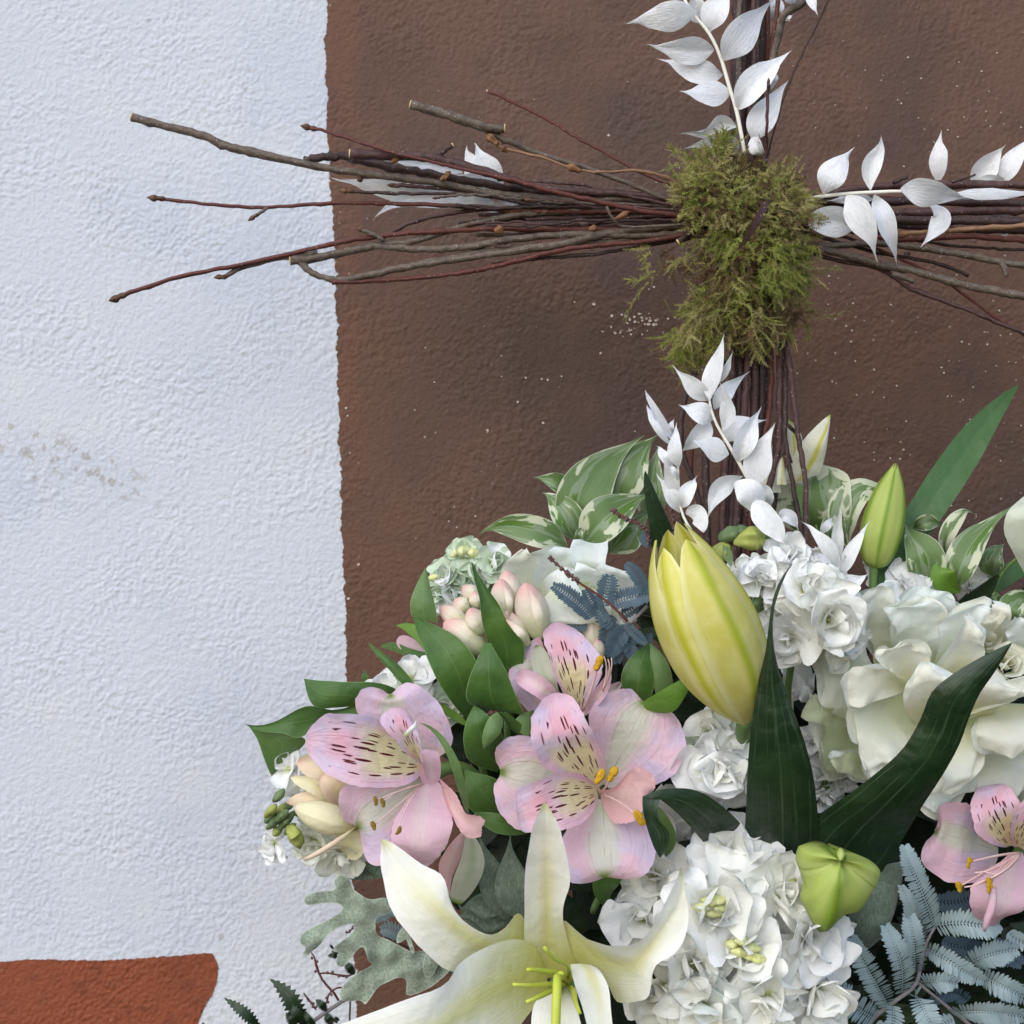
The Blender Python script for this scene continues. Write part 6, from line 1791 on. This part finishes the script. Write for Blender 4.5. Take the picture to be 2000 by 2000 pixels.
t = stock('big cluster of white stock florets at the bottom beside the open lily', (750, 1900, 20), 'B6', [(750, 1300), (740, 1700), (750, 2300)], [20, 40])
for (x, y, d, R, fc, sd, m) in ((615, 1195, -46, 330, (-.1, .15), 31, ('stock', 'stock', 'stock_cool')), (800, 1470, -48, 270, (.05, .1), 32, ('stock',)), (700, 870, -22, 260, (0, .5), 33, ('stock_cool', 'stock')),
                                (940, 910, -16, 190, (.5, .4), 34, ('stock_cool',)), (1200, 1390, -38, 320, (.45, .05), 35, ('stock', 'stock', 'stock_cool')), (1050, 1150, -34, 250, (.3, .3), 36, ('stock',)), (260, 1010, -6, 210, (-.5, .3), 37, ('stock',)),
                                (190, 1260, 0, 260, (-.6, 0), 38, ('stock', 'stock_cool')), (500, 1560, -46, 250, (-.2, -.1), 39, ('stock',)), (560, 1810, -50, 270, (-.2, -.3), 40, ('stock', 'rose_cool')), (960, 1760, -54, 270, (.1, -.3), 41, ('stock',)),
                                (1260, 1720, -38, 250, (.5, -.3), 42, ('stock',)), (300, 1720, -30, 260, (-.5, -.2), 43, ('stock',)), (800, 2050, -50, 300, (0, -.4), 44, ('stock',)), (1180, 2020, -40, 260, (.3, -.4), 45, ('stock',)), (1100, 1050, -20, 150, (.5, .5), 46, ('stock_cool',))):
    floret(t, x, y, d, R, fc, sd, m, core=.1)
for k, (x, y) in enumerate([(600, 1170), (560, 1210), (650, 1210), (610, 1240), (640, 1160)]):
    greenbud(t, (x, y + 20), (x + 6, y - 40), 62, -56 - k % 2 * 2, 'stock_core')
for k, (x, y) in enumerate([(740, 1440), (800, 1420), (860, 1460), (780, 1490), (850, 1510), (900, 1530)]):
    greenbud(t, (x, y + 20), (x + 6, y - 40), 44, -58 - k % 2 * 2, 'stock_core')
greenbud(t, (1130, 1080), (1090, 1040), 46, -34, 'budgreen')

t = stock('white stock with knobbly green buds at the far left', (700, 1600, 15), 'B2', [(500, 1500), (800, 1600), (1300, 1800)], [6, 40])
floret(t, 450, 1170, 6, 190, (-.5, .3), 51, ('stock_cool', 'stock'), flat=True)
floret(t, 330, 1720, 10, 160, (-.6, -.3), 52, ('stock_cool',), flat=True)
floret(t, 640, 1700, 10, 190, (-.3, -.5), 53, ('stock', 'rose'))
floret(t, 860, 1790, 12, 190, (-.1, -.6), 54, ('stock', 'rose'))
floret(t, 560, 1380, 8, 150, (-.5, 0), 55, ('stock', 'rose'))
rnd = random.Random(4)
for (x, y, r) in ((365, 1370, 56), (310, 1480, 52), (390, 1470, 60), (330, 1570, 58), (420, 1560, 62), (440, 1440, 46), (350, 1640, 40), (390, 1520, 56), (300, 1530, 40), (450, 1620, 50)):
    greenbud(t, (x + 24, y + 22), (x - 24, y - 26), r * rnd.uniform(.9, 1.25), -4 + rnd.uniform(-4, 4), rnd.choice(['budgreen', 'budgrey', 'budgrey']))
greenbud(t, (530, 1640), (440, 1700), 82, -10, 'budgreen')
t = stock('white stock petals half hidden behind the left pink bloom', (1400, 700, 40), 'B2', [(1380, 520), (1500, 800), (1700, 1100)], [40, 60])
floret(t, 1360, 500, 30, 210, (-.1, .4), 61, ('stock_cool', 'stock', 'stock_green'), flat=True)
floret(t, 1180, 560, 34, 170, (-.3, .4), 62, ('stock_cool',), flat=True)
floret(t, 1620, 690, 34, 170, (.2, .1), 63, ('stock', 'stock_green'))
t = stock('pale green stock florets at the left back of the bouquet', (620, 800, 60), 'B1', [(620, 500), (640, 800), (700, 1300)], [60, 70])
for (x, y, R, sd, fc) in ((610, 330, 150, 71, (-.1, .7)), (480, 480, 150, 72, (-.5, .3)), (650, 470, 190, 73, (0, .4)), (830, 400, 170, 74, (.2, .4)), (560, 600, 190, 75, (-.2, .1)), (420, 640, 120, 76, (-.5, 0)), (780, 560, 180, 77, (.1, .1))):
    floret(t, x, y, 46, R, fc, sd, ('stock_green', 'stock_green', 'stock_cool'), ruf=(2.8, .6))
for a, b, r in (((600, 340), (590, 250), 62), ((670, 350), (670, 270), 56), ((380, 520), (372, 470), 40), ((560, 330), (520, 290), 44)):
    greenbud(t, a, b, r, 42, 'stock_core')
t = stock('white stock petals hanging in shade under the cream rose', (420, 1700, 20), 'B5', [(400, 1300), (400, 1600), (420, 1900)], [30, 50])
for (x, y, R, sd, fc) in ((400, 1450, 190, 81, (-.1, -.5)), (300, 1220, 130, 82, (-.4, 0)), (520, 1480, 130, 83, (.2, -.6)), (380, 1560, 170, 84, (0, -.6))):
    floret(t, x, y, 40, R * .85, fc, sd, ('stock', 'stock_cool'))
t = stock('bluish white florets between the strap leaf and the cream rose', (1050, 1650, 45), 'A8', [(1050, 1550), (1060, 1700), (1080, 1950)], [50, 60])
floret(t, 1040, 1540, 42, 200, (0, .5), 91, ('stock_cool',))
floret(t, 1530, 1520, 60, 130, (.3, .3), 92, ('stock', 'stock_cool'))
floret(t, 820, 1420, 56, 110, (-.2, .4), 93, ('stock_cool',))
t = stock('white stock florets in the gap beside the small green bud', (900, 620, 20), 'B6', None)
floret(t, 300, 640, 22, 190, (-.2, -.2), 95, ('stock',))
floret(t, 560, 640, 34, 160, (0, -.2), 96, ('stock',))

# ---------------------------------------------------------------- blush bud clusters
use('B1')
t = thing('tuberose_stem', 'cluster of fat blush pink buds at the left back', 'flower buds', (950, 1200, 30), 'blush bud clusters')
BP = [(0, .3), (.12, .62), (.35, .95), (.5, 1), (.7, .88), (.85, .62), (.95, .36), (1, .08)]
for a, b, r, d in (((1190, 960), (1065, 535), 128, -2), ((930, 800), (882, 505), 92, 4), ((1000, 720), (918, 440), 92, 10), ((1090, 1010), (920, 745), 72, -4), ((760, 1040), (455, 825), 118, 6), ((750, 920), (650, 725), 84, 2),
                   ((640, 850), (420, 720), 72, 10), ((650, 740), (530, 660), 66, 12), ((720, 650), (595, 560), 62, 14), ((720, 720), (690, 600), 56, 10), ((1240, 770), (1395, 755), 48, 10), ((1590, 1090), (1572, 768), 76, 10), ((1640, 1120), (1610, 950), 50, 6)):
    spindle('bud', [a, ((a[0] + b[0]) / 2 - 8, (a[1] + b[1]) / 2), b], r, M['tuberose'], t, d=d, prof=BP, lobes=3, lobe_amp=.05, seed=a[0] % 7, ns=18, nv=18)
for a, b, w in (((1090, 1000), (905, 800), 60), ((1180, 940), (1080, 560), 70), ((940, 800), (890, 530), 50)):
    ribbon('tepal_edge', [a, ((a[0] + b[0]) / 2 + 30, (a[1] + b[1]) / 2 + 10), b], w, M['tuberose'], t, 'lance', d=[-14, -22, -10], cup=-.4)
tube('stem', [(1000, 900), (950, 1200), (950, 1700)], [50, 40, 40], M['stem_green'], t, d=[20, 40, 70])
use('B2')
t = thing('tuberose_stem', 'cream yellow half open blossom with long style at the far left', 'flower buds', (900, 1550, 10), 'blush bud clusters')
spindle('bud', [(940, 1590), (720, 1540), (495, 1450)], 118, M['tuberose_y'], t, d=[-6, -16, -8], prof=BP, lobes=3, lobe_amp=.05, ns=18)
ribbon('petal', [(820, 1440), (640, 1400), (420, 1420)], 130, M['tuberose_p'], t, 'ellip', d=[-4, -10, -6], cup=-.3)
ribbon('petal', [(800, 1400), (650, 1310), (455, 1230)], 110, M['tuberose_y'], t, 'ellip', d=[-2, -10, -8], cup=.5)
ribbon('petal', [(840, 1380), (720, 1200), (500, 1120)], 210, M['tuberose_p'], t, 'ellip', d=[2, -6, -4], cup=.5)
ribbon('petal', [(860, 1420), (780, 1300), (690, 1220)], 200, M['tuberose_p'], t, 'ellip', d=[-4, -14, -12], cup=.4)
ribbon('petal', [(860, 1370), (720, 1120), (510, 1100)], 90, M['tuberose_y'], t, 'ellip', d=[4, 0, 2], cup=.5)
ribbon('petal', [(900, 1600), (900, 1720), (860, 1800)], 240, M['tuberose_y'], t, 'ellip', d=[4, -2, 6], cup=.4)
tube('style', [(940, 1610), (820, 1700), (680, 1790), (562, 1850)], [12, 20, 22, 16], M['tuberose_y'], t, d=[-14, -24, -22])
tube('stem', [(930, 1580), (1200, 1650), (1600, 1800)], [40, 30], M['stem_green'], t, d=[0, 40])

# ---------------------------------------------------------------- acacia, dusty miller, heather
def pinna(t, path, w, mat, d, step=15.0, seed=1):
    """one feather leaf: midrib with paired narrow leaflets"""
    dd = np.atleast_1d(np.asarray(d, float))
    pts = [P(q[0], q[1], float(np.interp(i / (len(path) - 1), np.linspace(0, 1, len(dd)), dd))) for i, q in enumerate(path)]
    Ls = np.linalg.norm(np.diff(np.array(pts), axis=0), axis=1).sum()
    n = max(7, int(Ls / W(step)))
    c = cr(pts, n + 1)
    T = np.gradient(c, axis=0)
    T /= np.linalg.norm(T, axis=1)[:, None]
    rr = random.Random(seed)
    V, F = [], []
    wv = W(w, dd.mean()) / 2
    tilt = rr.uniform(-.35, .35)
    for j in range(n + 1):
        s = np.cross(T[j], (0, -1.0, 0))
        s /= np.linalg.norm(s)
        nm = np.cross(s, T[j])
        q = j / n
        k = wv * (1 - .55 * max(0, (q - .6) / .4)**1.5) * (.75 + .25 * min(1, q * 6))
        o = len(V)
        V += [c[j] - s * wv * .035, c[j] + s * wv * .035]
        if j:
            F.append((o - 26, o - 25, o + 1, o))
        for sg in (-1, 1):
            L = k * rr.uniform(.9, 1.08)
            dirv = s * sg * .88 + T[j] * .48 + nm * (.22 + tilt * sg + rr.gauss(0, .08))
            dirv /= np.linalg.norm(dirv)
            wd = np.cross(dirv, nm)
            wd /= np.linalg.norm(wd)
            h = W(step) * .6
            b = c[j]
            for (f, g) in ((0.02, .35), (.25, .8), (.55, 1), (.82, .8), (.96, .4), (1.02, .1)):
                V += [b + dirv * L * f + wd * h * g * .95, b + dirv * L * f - wd * h * g * .95 + nm * h * .1]
            oo = o + 2 + (0 if sg < 0 else 12)
            for m in range(5):
                F.append((oo + m * 2, oo + m * 2 + 1, oo + m * 2 + 3, oo + m * 2 + 2))
    return mesh('leaflet_frond', V, F, M[mat], t)


use('B8')
t = thing('acacia_spray', 'silvery blue feathery acacia spray in the lower right corner', 'acacia', (900, 2000, 10), 'acacia sprays')
for k, (p, w, d) in enumerate((
        ([(1255, 1200), (1180, 980), (1085, 760), (1035, 600)], 215, [-6, -22, -20]), ([(1270, 1190), (1450, 1170), (1620, 1190), (1740, 1180)], 230, [-4, -16, -8]), ([(1170, 1290), (1090, 1080), (1010, 900)], 150, [0, -12, -6]),
        ([(1010, 1690), (1010, 1500), (960, 1350), (890, 1205)], 215, [-8, -26, -20]), ([(1110, 1540), (1100, 1320), (1060, 1080)], 190, [-2, -16, -10]), ([(905, 1790), (800, 1600), (700, 1430), (630, 1295)], 215, [-10, -28, -24]),
        ([(800, 1890), (660, 1800), (520, 1700), (390, 1630)], 250, [-14, -30, -30]), ([(1195, 1360), (1340, 1440), (1480, 1530), (1620, 1600)], 200, [0, -14, -8]), ([(1125, 1620), (1270, 1610), (1420, 1625)], 195, [-8, -22, -20]),
        ([(1490, 1500), (1640, 1420), (1870, 1370)], 240, [8, 0, 4]), ([(1110, 1700), (1180, 1830), (1250, 1990)], 220, [-10, -26, -26]), ([(940, 1800), (950, 1900), (930, 2040)], 170, [-10, -24]), ([(1600, 1560), (1760, 1640), (1960, 1740)], 220, [6, -4, 0]),
        ([(1390, 1850), (1650, 1840), (1960, 1880)], 230, [-6, -18, -12]), ([(1260, 1000), (1400, 1010), (1540, 970)], 190, [24, 20]), ([(1320, 1300), (1460, 1350), (1620, 1340)], 190, [26, 20]), ([(1820, 1240), (1900, 1300), (2020, 1330)], 150, [10, 6]),
        ([(820, 1930), (870, 1990), (930, 2080)], 150, [-14, -20]), ([(1700, 1880), (1800, 1960), (1900, 2060)], 200, [0, -8]), ([(1500, 1760), (1380, 1700), (1220, 1760)], 170, [14, 10]), ([(1400, 1900), (1300, 1960), (1240, 2060)], 180, [4, 0]),
        ([(1700, 1300), (1800, 1400), (1900, 1480)], 180, [30, 26]))):
    pinna(t, p, w, 'acacia' if k not in (14, 15, 19, 21) else 'acacia_dark', d, seed=k + 1, step=24)
tube('stem', [(1260, 1200), (1180, 1360), (1150, 1500), (1110, 1640), (930, 1780), (800, 1890), (700, 2050)], [10, 14, 16, 18, 20], M['acacia_stem'], t, d=[-4, 0, -4, -10, 0])
tube('stem', [(1940, 1330), (1500, 1490), (1195, 1370)], [10, 10], M['acacia_stem'], t, d=[14, 4, 2])
tube('stem', [(1130, 1620), (1400, 1840), (1600, 2000)], [12, 14], M['acacia_stem'], t, d=[2, 6])
use('A7')
t = thing('acacia_spray', 'dark blue grey acacia sprig left of the yellow bud', 'acacia', (1250, 1900, 20), 'acacia sprays')
for k, (p, w, d) in enumerate((([(985, 1570), (870, 1450), (705, 1335)], 160, 0), ([(1075, 1480), (1100, 1380), (1120, 1265)], 190, -4), ([(1150, 1460), (1280, 1420), (1420, 1390)], 190, -4), ([(1400, 1380), (1340, 1270), (1255, 1170)], 130, 0),
                               ([(950, 1640), (880, 1630), (815, 1620)], 90, 4), ([(1060, 1600), (1000, 1480), (940, 1370)], 140, 4), ([(1130, 1640), (1050, 1540), (1030, 1460)], 130, 0), ([(1250, 1620), (1330, 1700), (1390, 1760)], 100, -4),
                               ([(1260, 1640), (1180, 1740), (1130, 1850)], 170, 0), ([(1150, 1560), (1100, 1690), (1080, 1820)], 140, 6), ([(1250, 1660), (1270, 1760), (1280, 1860)], 140, 2), ([(1200, 1560), (1270, 1520), (1330, 1480)], 110, 2),
                               ([(1330, 1880), (1380, 1800), (1420, 1700)], 120, 6), ([(1180, 1620), (1170, 1760), (1180, 1900)], 150, 4))):
    pinna(t, p, w, 'acacia_dark', d, seed=k + 60, step=20)
tube('stem', [(1120, 1440), (1200, 1540), (1260, 1620), (1330, 1560), (1410, 1480)], [8, 12, 14], M['acacia_stem'], t, d=0)
tube('stem', [(1255, 1610), (1230, 1760), (1240, 1950)], [14, 16], M['acacia_stem'], t, d=[2, 30])

use('B7')
t = thing('dusty_miller_leaf', 'felted grey green lobed dusty miller leaf at the lower left', 'dusty miller', (820, 900, 10), 'felted grey leaves')
use('C6')
outline_blade('blade', [(1850, 560), (1700, 690), (1530, 750), (1520, 640), (1470, 615), (1390, 645), (1310, 690), (1245, 775), (1210, 817), (1175, 790), (1090, 795), (1022, 775), (1030, 700), (1100, 620), (1190, 560), (1265, 515),
                        (1235, 490), (1212, 420), (1190, 385), (1150, 410), (1100, 480), (1045, 532), (1000, 522), (988, 480), (1010, 430), (968, 418), (975, 388), (1050, 330), (1112, 275), (1132, 222), (1090, 212), (1000, 245), (920, 305),
                        (860, 380), (800, 425), (758, 468), (738, 440), (758, 392), (718, 352), (735, 290), (800, 240), (910, 190), (1005, 135), (1040, 95), (1015, 62), (930, 52), (772, 66), (750, 30), (775, -12), (880, -35), (985, -53), (975, -120),
                        (1030, -158), (1092, -130), (1120, -55), (1240, 22), (1375, 15), (1430, 90), (1385, 130), (1300, 165), (1288, 230), (1302, 290), (1380, 330), (1480, 380), (1560, 418), (1700, 420)], M['dusty'], t, 2, bulge=.7, cell=30, thick=.3, curl=6)
outline_blade('side_lobe', [(1690, 430), (1655, 470), (1648, 560), (1675, 618), (1720, 600), (1760, 520), (1800, 470)], M['dusty'], t, -2, bulge=1, cell=30, thick=.3, curl=2)
outline_blade('side_lobe', [(1500, 230), (1455, 290), (1450, 355), (1490, 345), (1520, 330), (1560, 430), (1585, 425), (1560, 340), (1540, 260)], M['dusty'], t, -4, bulge=1, cell=24, thick=.3, curl=2)
use('B7')
tube('stem', [(650, 830), (800, 870), (1000, 950)], [16, 20], M['dusty'], t, d=[4, 20])
t = thing('dusty_miller_leaf', 'short grey felted leaf tip under the far left blossom', 'dusty miller', (520, 400, 20), 'felted grey leaves')
ribbon('lobe', [(540, 380), (430, 395), (315, 375)], 90, M['dusty_dark'], t, 'lobe', d=16, thick=1)
ribbon('lobe', [(520, 400), (470, 380), (430, 345)], 60, M['dusty_dark'], t, 'lobe', d=14, thick=1)
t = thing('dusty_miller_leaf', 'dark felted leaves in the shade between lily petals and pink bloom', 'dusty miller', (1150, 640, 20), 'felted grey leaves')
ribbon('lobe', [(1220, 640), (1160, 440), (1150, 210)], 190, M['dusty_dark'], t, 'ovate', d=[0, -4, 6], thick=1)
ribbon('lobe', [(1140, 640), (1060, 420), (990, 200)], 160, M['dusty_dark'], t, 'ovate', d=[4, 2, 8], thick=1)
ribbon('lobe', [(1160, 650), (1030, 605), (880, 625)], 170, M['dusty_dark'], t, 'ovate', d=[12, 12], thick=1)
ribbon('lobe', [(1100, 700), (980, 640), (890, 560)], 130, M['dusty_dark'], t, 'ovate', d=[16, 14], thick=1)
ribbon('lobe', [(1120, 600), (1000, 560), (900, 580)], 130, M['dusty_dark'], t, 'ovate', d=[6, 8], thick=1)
use('B8')
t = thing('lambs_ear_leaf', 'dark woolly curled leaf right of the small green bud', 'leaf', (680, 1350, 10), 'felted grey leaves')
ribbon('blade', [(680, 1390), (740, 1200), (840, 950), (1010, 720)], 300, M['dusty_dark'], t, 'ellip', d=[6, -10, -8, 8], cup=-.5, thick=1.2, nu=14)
use('px')


def heather(t, path, r, d, n=26, tipfrac=.6, seed=1, mat='heather', size=3.2):
    tube('stalk', path, r, M['bark_red'], t, d=d)
    c = cr([P(a, b, d) for a, b in path], 60)
    rr = random.Random(seed)
    V, F = [], []
    for k in range(n):
        p = c[int(rr.random() * tipfrac * 59)] + np.array([rr.gauss(0, 1) for _ in range(3)]) * W(size * .6)
        s = W(size) * rr.uniform(.6, 1.2)
        o = len(V)
        for dx, dy, dz in ((s, 0, 0), (-s, 0, 0), (0, s, 0), (0, -s, 0), (0, 0, s * 1.3), (0, 0, -s)):
            V.append(p + np.array((dx, dy, dz)))
        for f in ((0, 2, 4), (2, 1, 4), (1, 3, 4), (3, 0, 4), (2, 0, 5), (1, 2, 5), (3, 1, 5), (0, 3, 5)):
            F.append(tuple(o + q for q in f))
    mesh('flower_buds', V, F, M[mat], t)


use('A7')
t = thing('heather_sprig', 'thin purple brown bud spike crossing the white rose', 'heather', (1260, 1600, 0), 'heather sprigs')
heather(t, [(668, 1118), (800, 1230), (900, 1310), (1080, 1430), (1260, 1600)], [7, 9, 10], -18, 60, .45, 3, size=13)
t = thing('heather_sprig', 'fine purple bud spikes above the yellow bud at left', 'heather', (1420, 1000, 20), 'heather sprigs')
heather(t, [(1135, 755), (1230, 810), (1340, 860), (1400, 920), (1420, 1020)], [7, 8, 9], 26, 80, 1, 4, size=14)
heather(t, [(1580, 710), (1590, 770), (1610, 880), (1620, 960)], [6, 7], 24, 30, .9, 5, size=14)
ribbon('grey_leaf', [(1420, 1040), (1380, 980), (1400, 900)], 60, M['acacia_dark'], t, 'lance', d=30)
use('C6')
t = thing('twiggy_sprig', 'reddish twig with dark toothed leaves at the bottom left', 'foliage', (900, 1000, 40), 'lower left twigs')
tube('stem', [(700, 1060), (820, 945), (1000, 820), (1060, 785), (1300, 700)], [16, 15, 13], M['acacia_stem'], t, d=[40, 50])
tube('stem', [(1010, 790), (930, 680), (865, 590), (835, 500), (803, 425)], [9, 9, 8, 5], M['bark_red'], t, d=44, jit=.3, nodes=.4)
tube('stem', [(868, 585), (960, 585), (1050, 600), (1130, 580)], [7, 7], M['bark_red'], t, d=44, jit=.3, nodes=.4)
tube('stem', [(1040, 690), (960, 715), (920, 790), (890, 860)], [7, 7], M['bark_red'], t, d=42, jit=.3)
tube('stem', [(1098, 790), (1095, 870), (1092, 980)], [7, 7], M['bark_purple'], t, d=50)
for (x, y) in ((808, 470), (848, 495), (836, 570), (925, 580), (965, 575), (1010, 605), (1070, 610), (955, 745), (920, 770), (900, 810), (930, 800)):
    spindle('bud', [(x + 6, y + 10), (x, y), (x - 4, y - 14)], 11, M['heather'], t, d=40, bump=.4, ns=8, nv=6)
for p, w in (([(780, 1010), (690, 860), (620, 740), (490, 625)], 130), ([(420, 1010), (340, 920), (260, 850), (145, 770)], 85), ([(740, 990), (690, 880), (590, 815)], 70), ([(840, 980), (780, 920), (745, 850)], 50), ([(960, 980), (930, 920), (900, 900)], 70), ([(920, 870), (880, 820), (835, 780)], 60),
             ([(1010, 470), (970, 450), (925, 455)], 40), ([(1020, 440), (980, 420), (955, 425)], 30), ([(970, 400), (955, 380), (945, 365)], 22), ([(1130, 590), (1090, 540), (1060, 500)], 70), ([(1000, 960), (990, 930), (1020, 940)], 40), ([(690, 1010), (650, 930), (610, 880)], 70)):
    ribbon('toothed_leaf', p, w, M['leaf_dark'], t, 'lance', d=[40, 34, 40], teeth=.28, nv=24, nu=4, fold=.2)
tube('stem', [(430, 1030), (560, 1100), (700, 1060)], [8, 10], M['acacia_stem'], t, d=42)
heather(t, [(745, 730), (790, 790), (840, 860)], [5, 6], 40, 18, 1, 6, size=11)
heather(t, [(-20, 960), (0, 990), (20, 1040)], [5, 6], 40, 14, 1, 7, size=11)
heather(t, [(1070, 280), (1100, 260), (1120, 240)], [4, 5], 44, 8, 1, 8, size=11)
t = thing('acacia_spray', 'grey acacia fronds peeking behind the dusty miller leaf', 'acacia', (1500, 400, 40), 'acacia sprays')
pinna(t, [(1250, 180), (1350, 110), (1480, 60)], 180, 'acacia', 34, 20, 91)
pinna(t, [(1500, 330), (1420, 260), (1340, 250)], 150, 'acacia', 36, 20, 92)
tube('stem', [(1330, 290), (1450, 350), (1560, 400)], [8, 9], M['bark_purple'], t, d=38)

# ---------------------------------------------------------------- dark filling under the flowers
use('px')
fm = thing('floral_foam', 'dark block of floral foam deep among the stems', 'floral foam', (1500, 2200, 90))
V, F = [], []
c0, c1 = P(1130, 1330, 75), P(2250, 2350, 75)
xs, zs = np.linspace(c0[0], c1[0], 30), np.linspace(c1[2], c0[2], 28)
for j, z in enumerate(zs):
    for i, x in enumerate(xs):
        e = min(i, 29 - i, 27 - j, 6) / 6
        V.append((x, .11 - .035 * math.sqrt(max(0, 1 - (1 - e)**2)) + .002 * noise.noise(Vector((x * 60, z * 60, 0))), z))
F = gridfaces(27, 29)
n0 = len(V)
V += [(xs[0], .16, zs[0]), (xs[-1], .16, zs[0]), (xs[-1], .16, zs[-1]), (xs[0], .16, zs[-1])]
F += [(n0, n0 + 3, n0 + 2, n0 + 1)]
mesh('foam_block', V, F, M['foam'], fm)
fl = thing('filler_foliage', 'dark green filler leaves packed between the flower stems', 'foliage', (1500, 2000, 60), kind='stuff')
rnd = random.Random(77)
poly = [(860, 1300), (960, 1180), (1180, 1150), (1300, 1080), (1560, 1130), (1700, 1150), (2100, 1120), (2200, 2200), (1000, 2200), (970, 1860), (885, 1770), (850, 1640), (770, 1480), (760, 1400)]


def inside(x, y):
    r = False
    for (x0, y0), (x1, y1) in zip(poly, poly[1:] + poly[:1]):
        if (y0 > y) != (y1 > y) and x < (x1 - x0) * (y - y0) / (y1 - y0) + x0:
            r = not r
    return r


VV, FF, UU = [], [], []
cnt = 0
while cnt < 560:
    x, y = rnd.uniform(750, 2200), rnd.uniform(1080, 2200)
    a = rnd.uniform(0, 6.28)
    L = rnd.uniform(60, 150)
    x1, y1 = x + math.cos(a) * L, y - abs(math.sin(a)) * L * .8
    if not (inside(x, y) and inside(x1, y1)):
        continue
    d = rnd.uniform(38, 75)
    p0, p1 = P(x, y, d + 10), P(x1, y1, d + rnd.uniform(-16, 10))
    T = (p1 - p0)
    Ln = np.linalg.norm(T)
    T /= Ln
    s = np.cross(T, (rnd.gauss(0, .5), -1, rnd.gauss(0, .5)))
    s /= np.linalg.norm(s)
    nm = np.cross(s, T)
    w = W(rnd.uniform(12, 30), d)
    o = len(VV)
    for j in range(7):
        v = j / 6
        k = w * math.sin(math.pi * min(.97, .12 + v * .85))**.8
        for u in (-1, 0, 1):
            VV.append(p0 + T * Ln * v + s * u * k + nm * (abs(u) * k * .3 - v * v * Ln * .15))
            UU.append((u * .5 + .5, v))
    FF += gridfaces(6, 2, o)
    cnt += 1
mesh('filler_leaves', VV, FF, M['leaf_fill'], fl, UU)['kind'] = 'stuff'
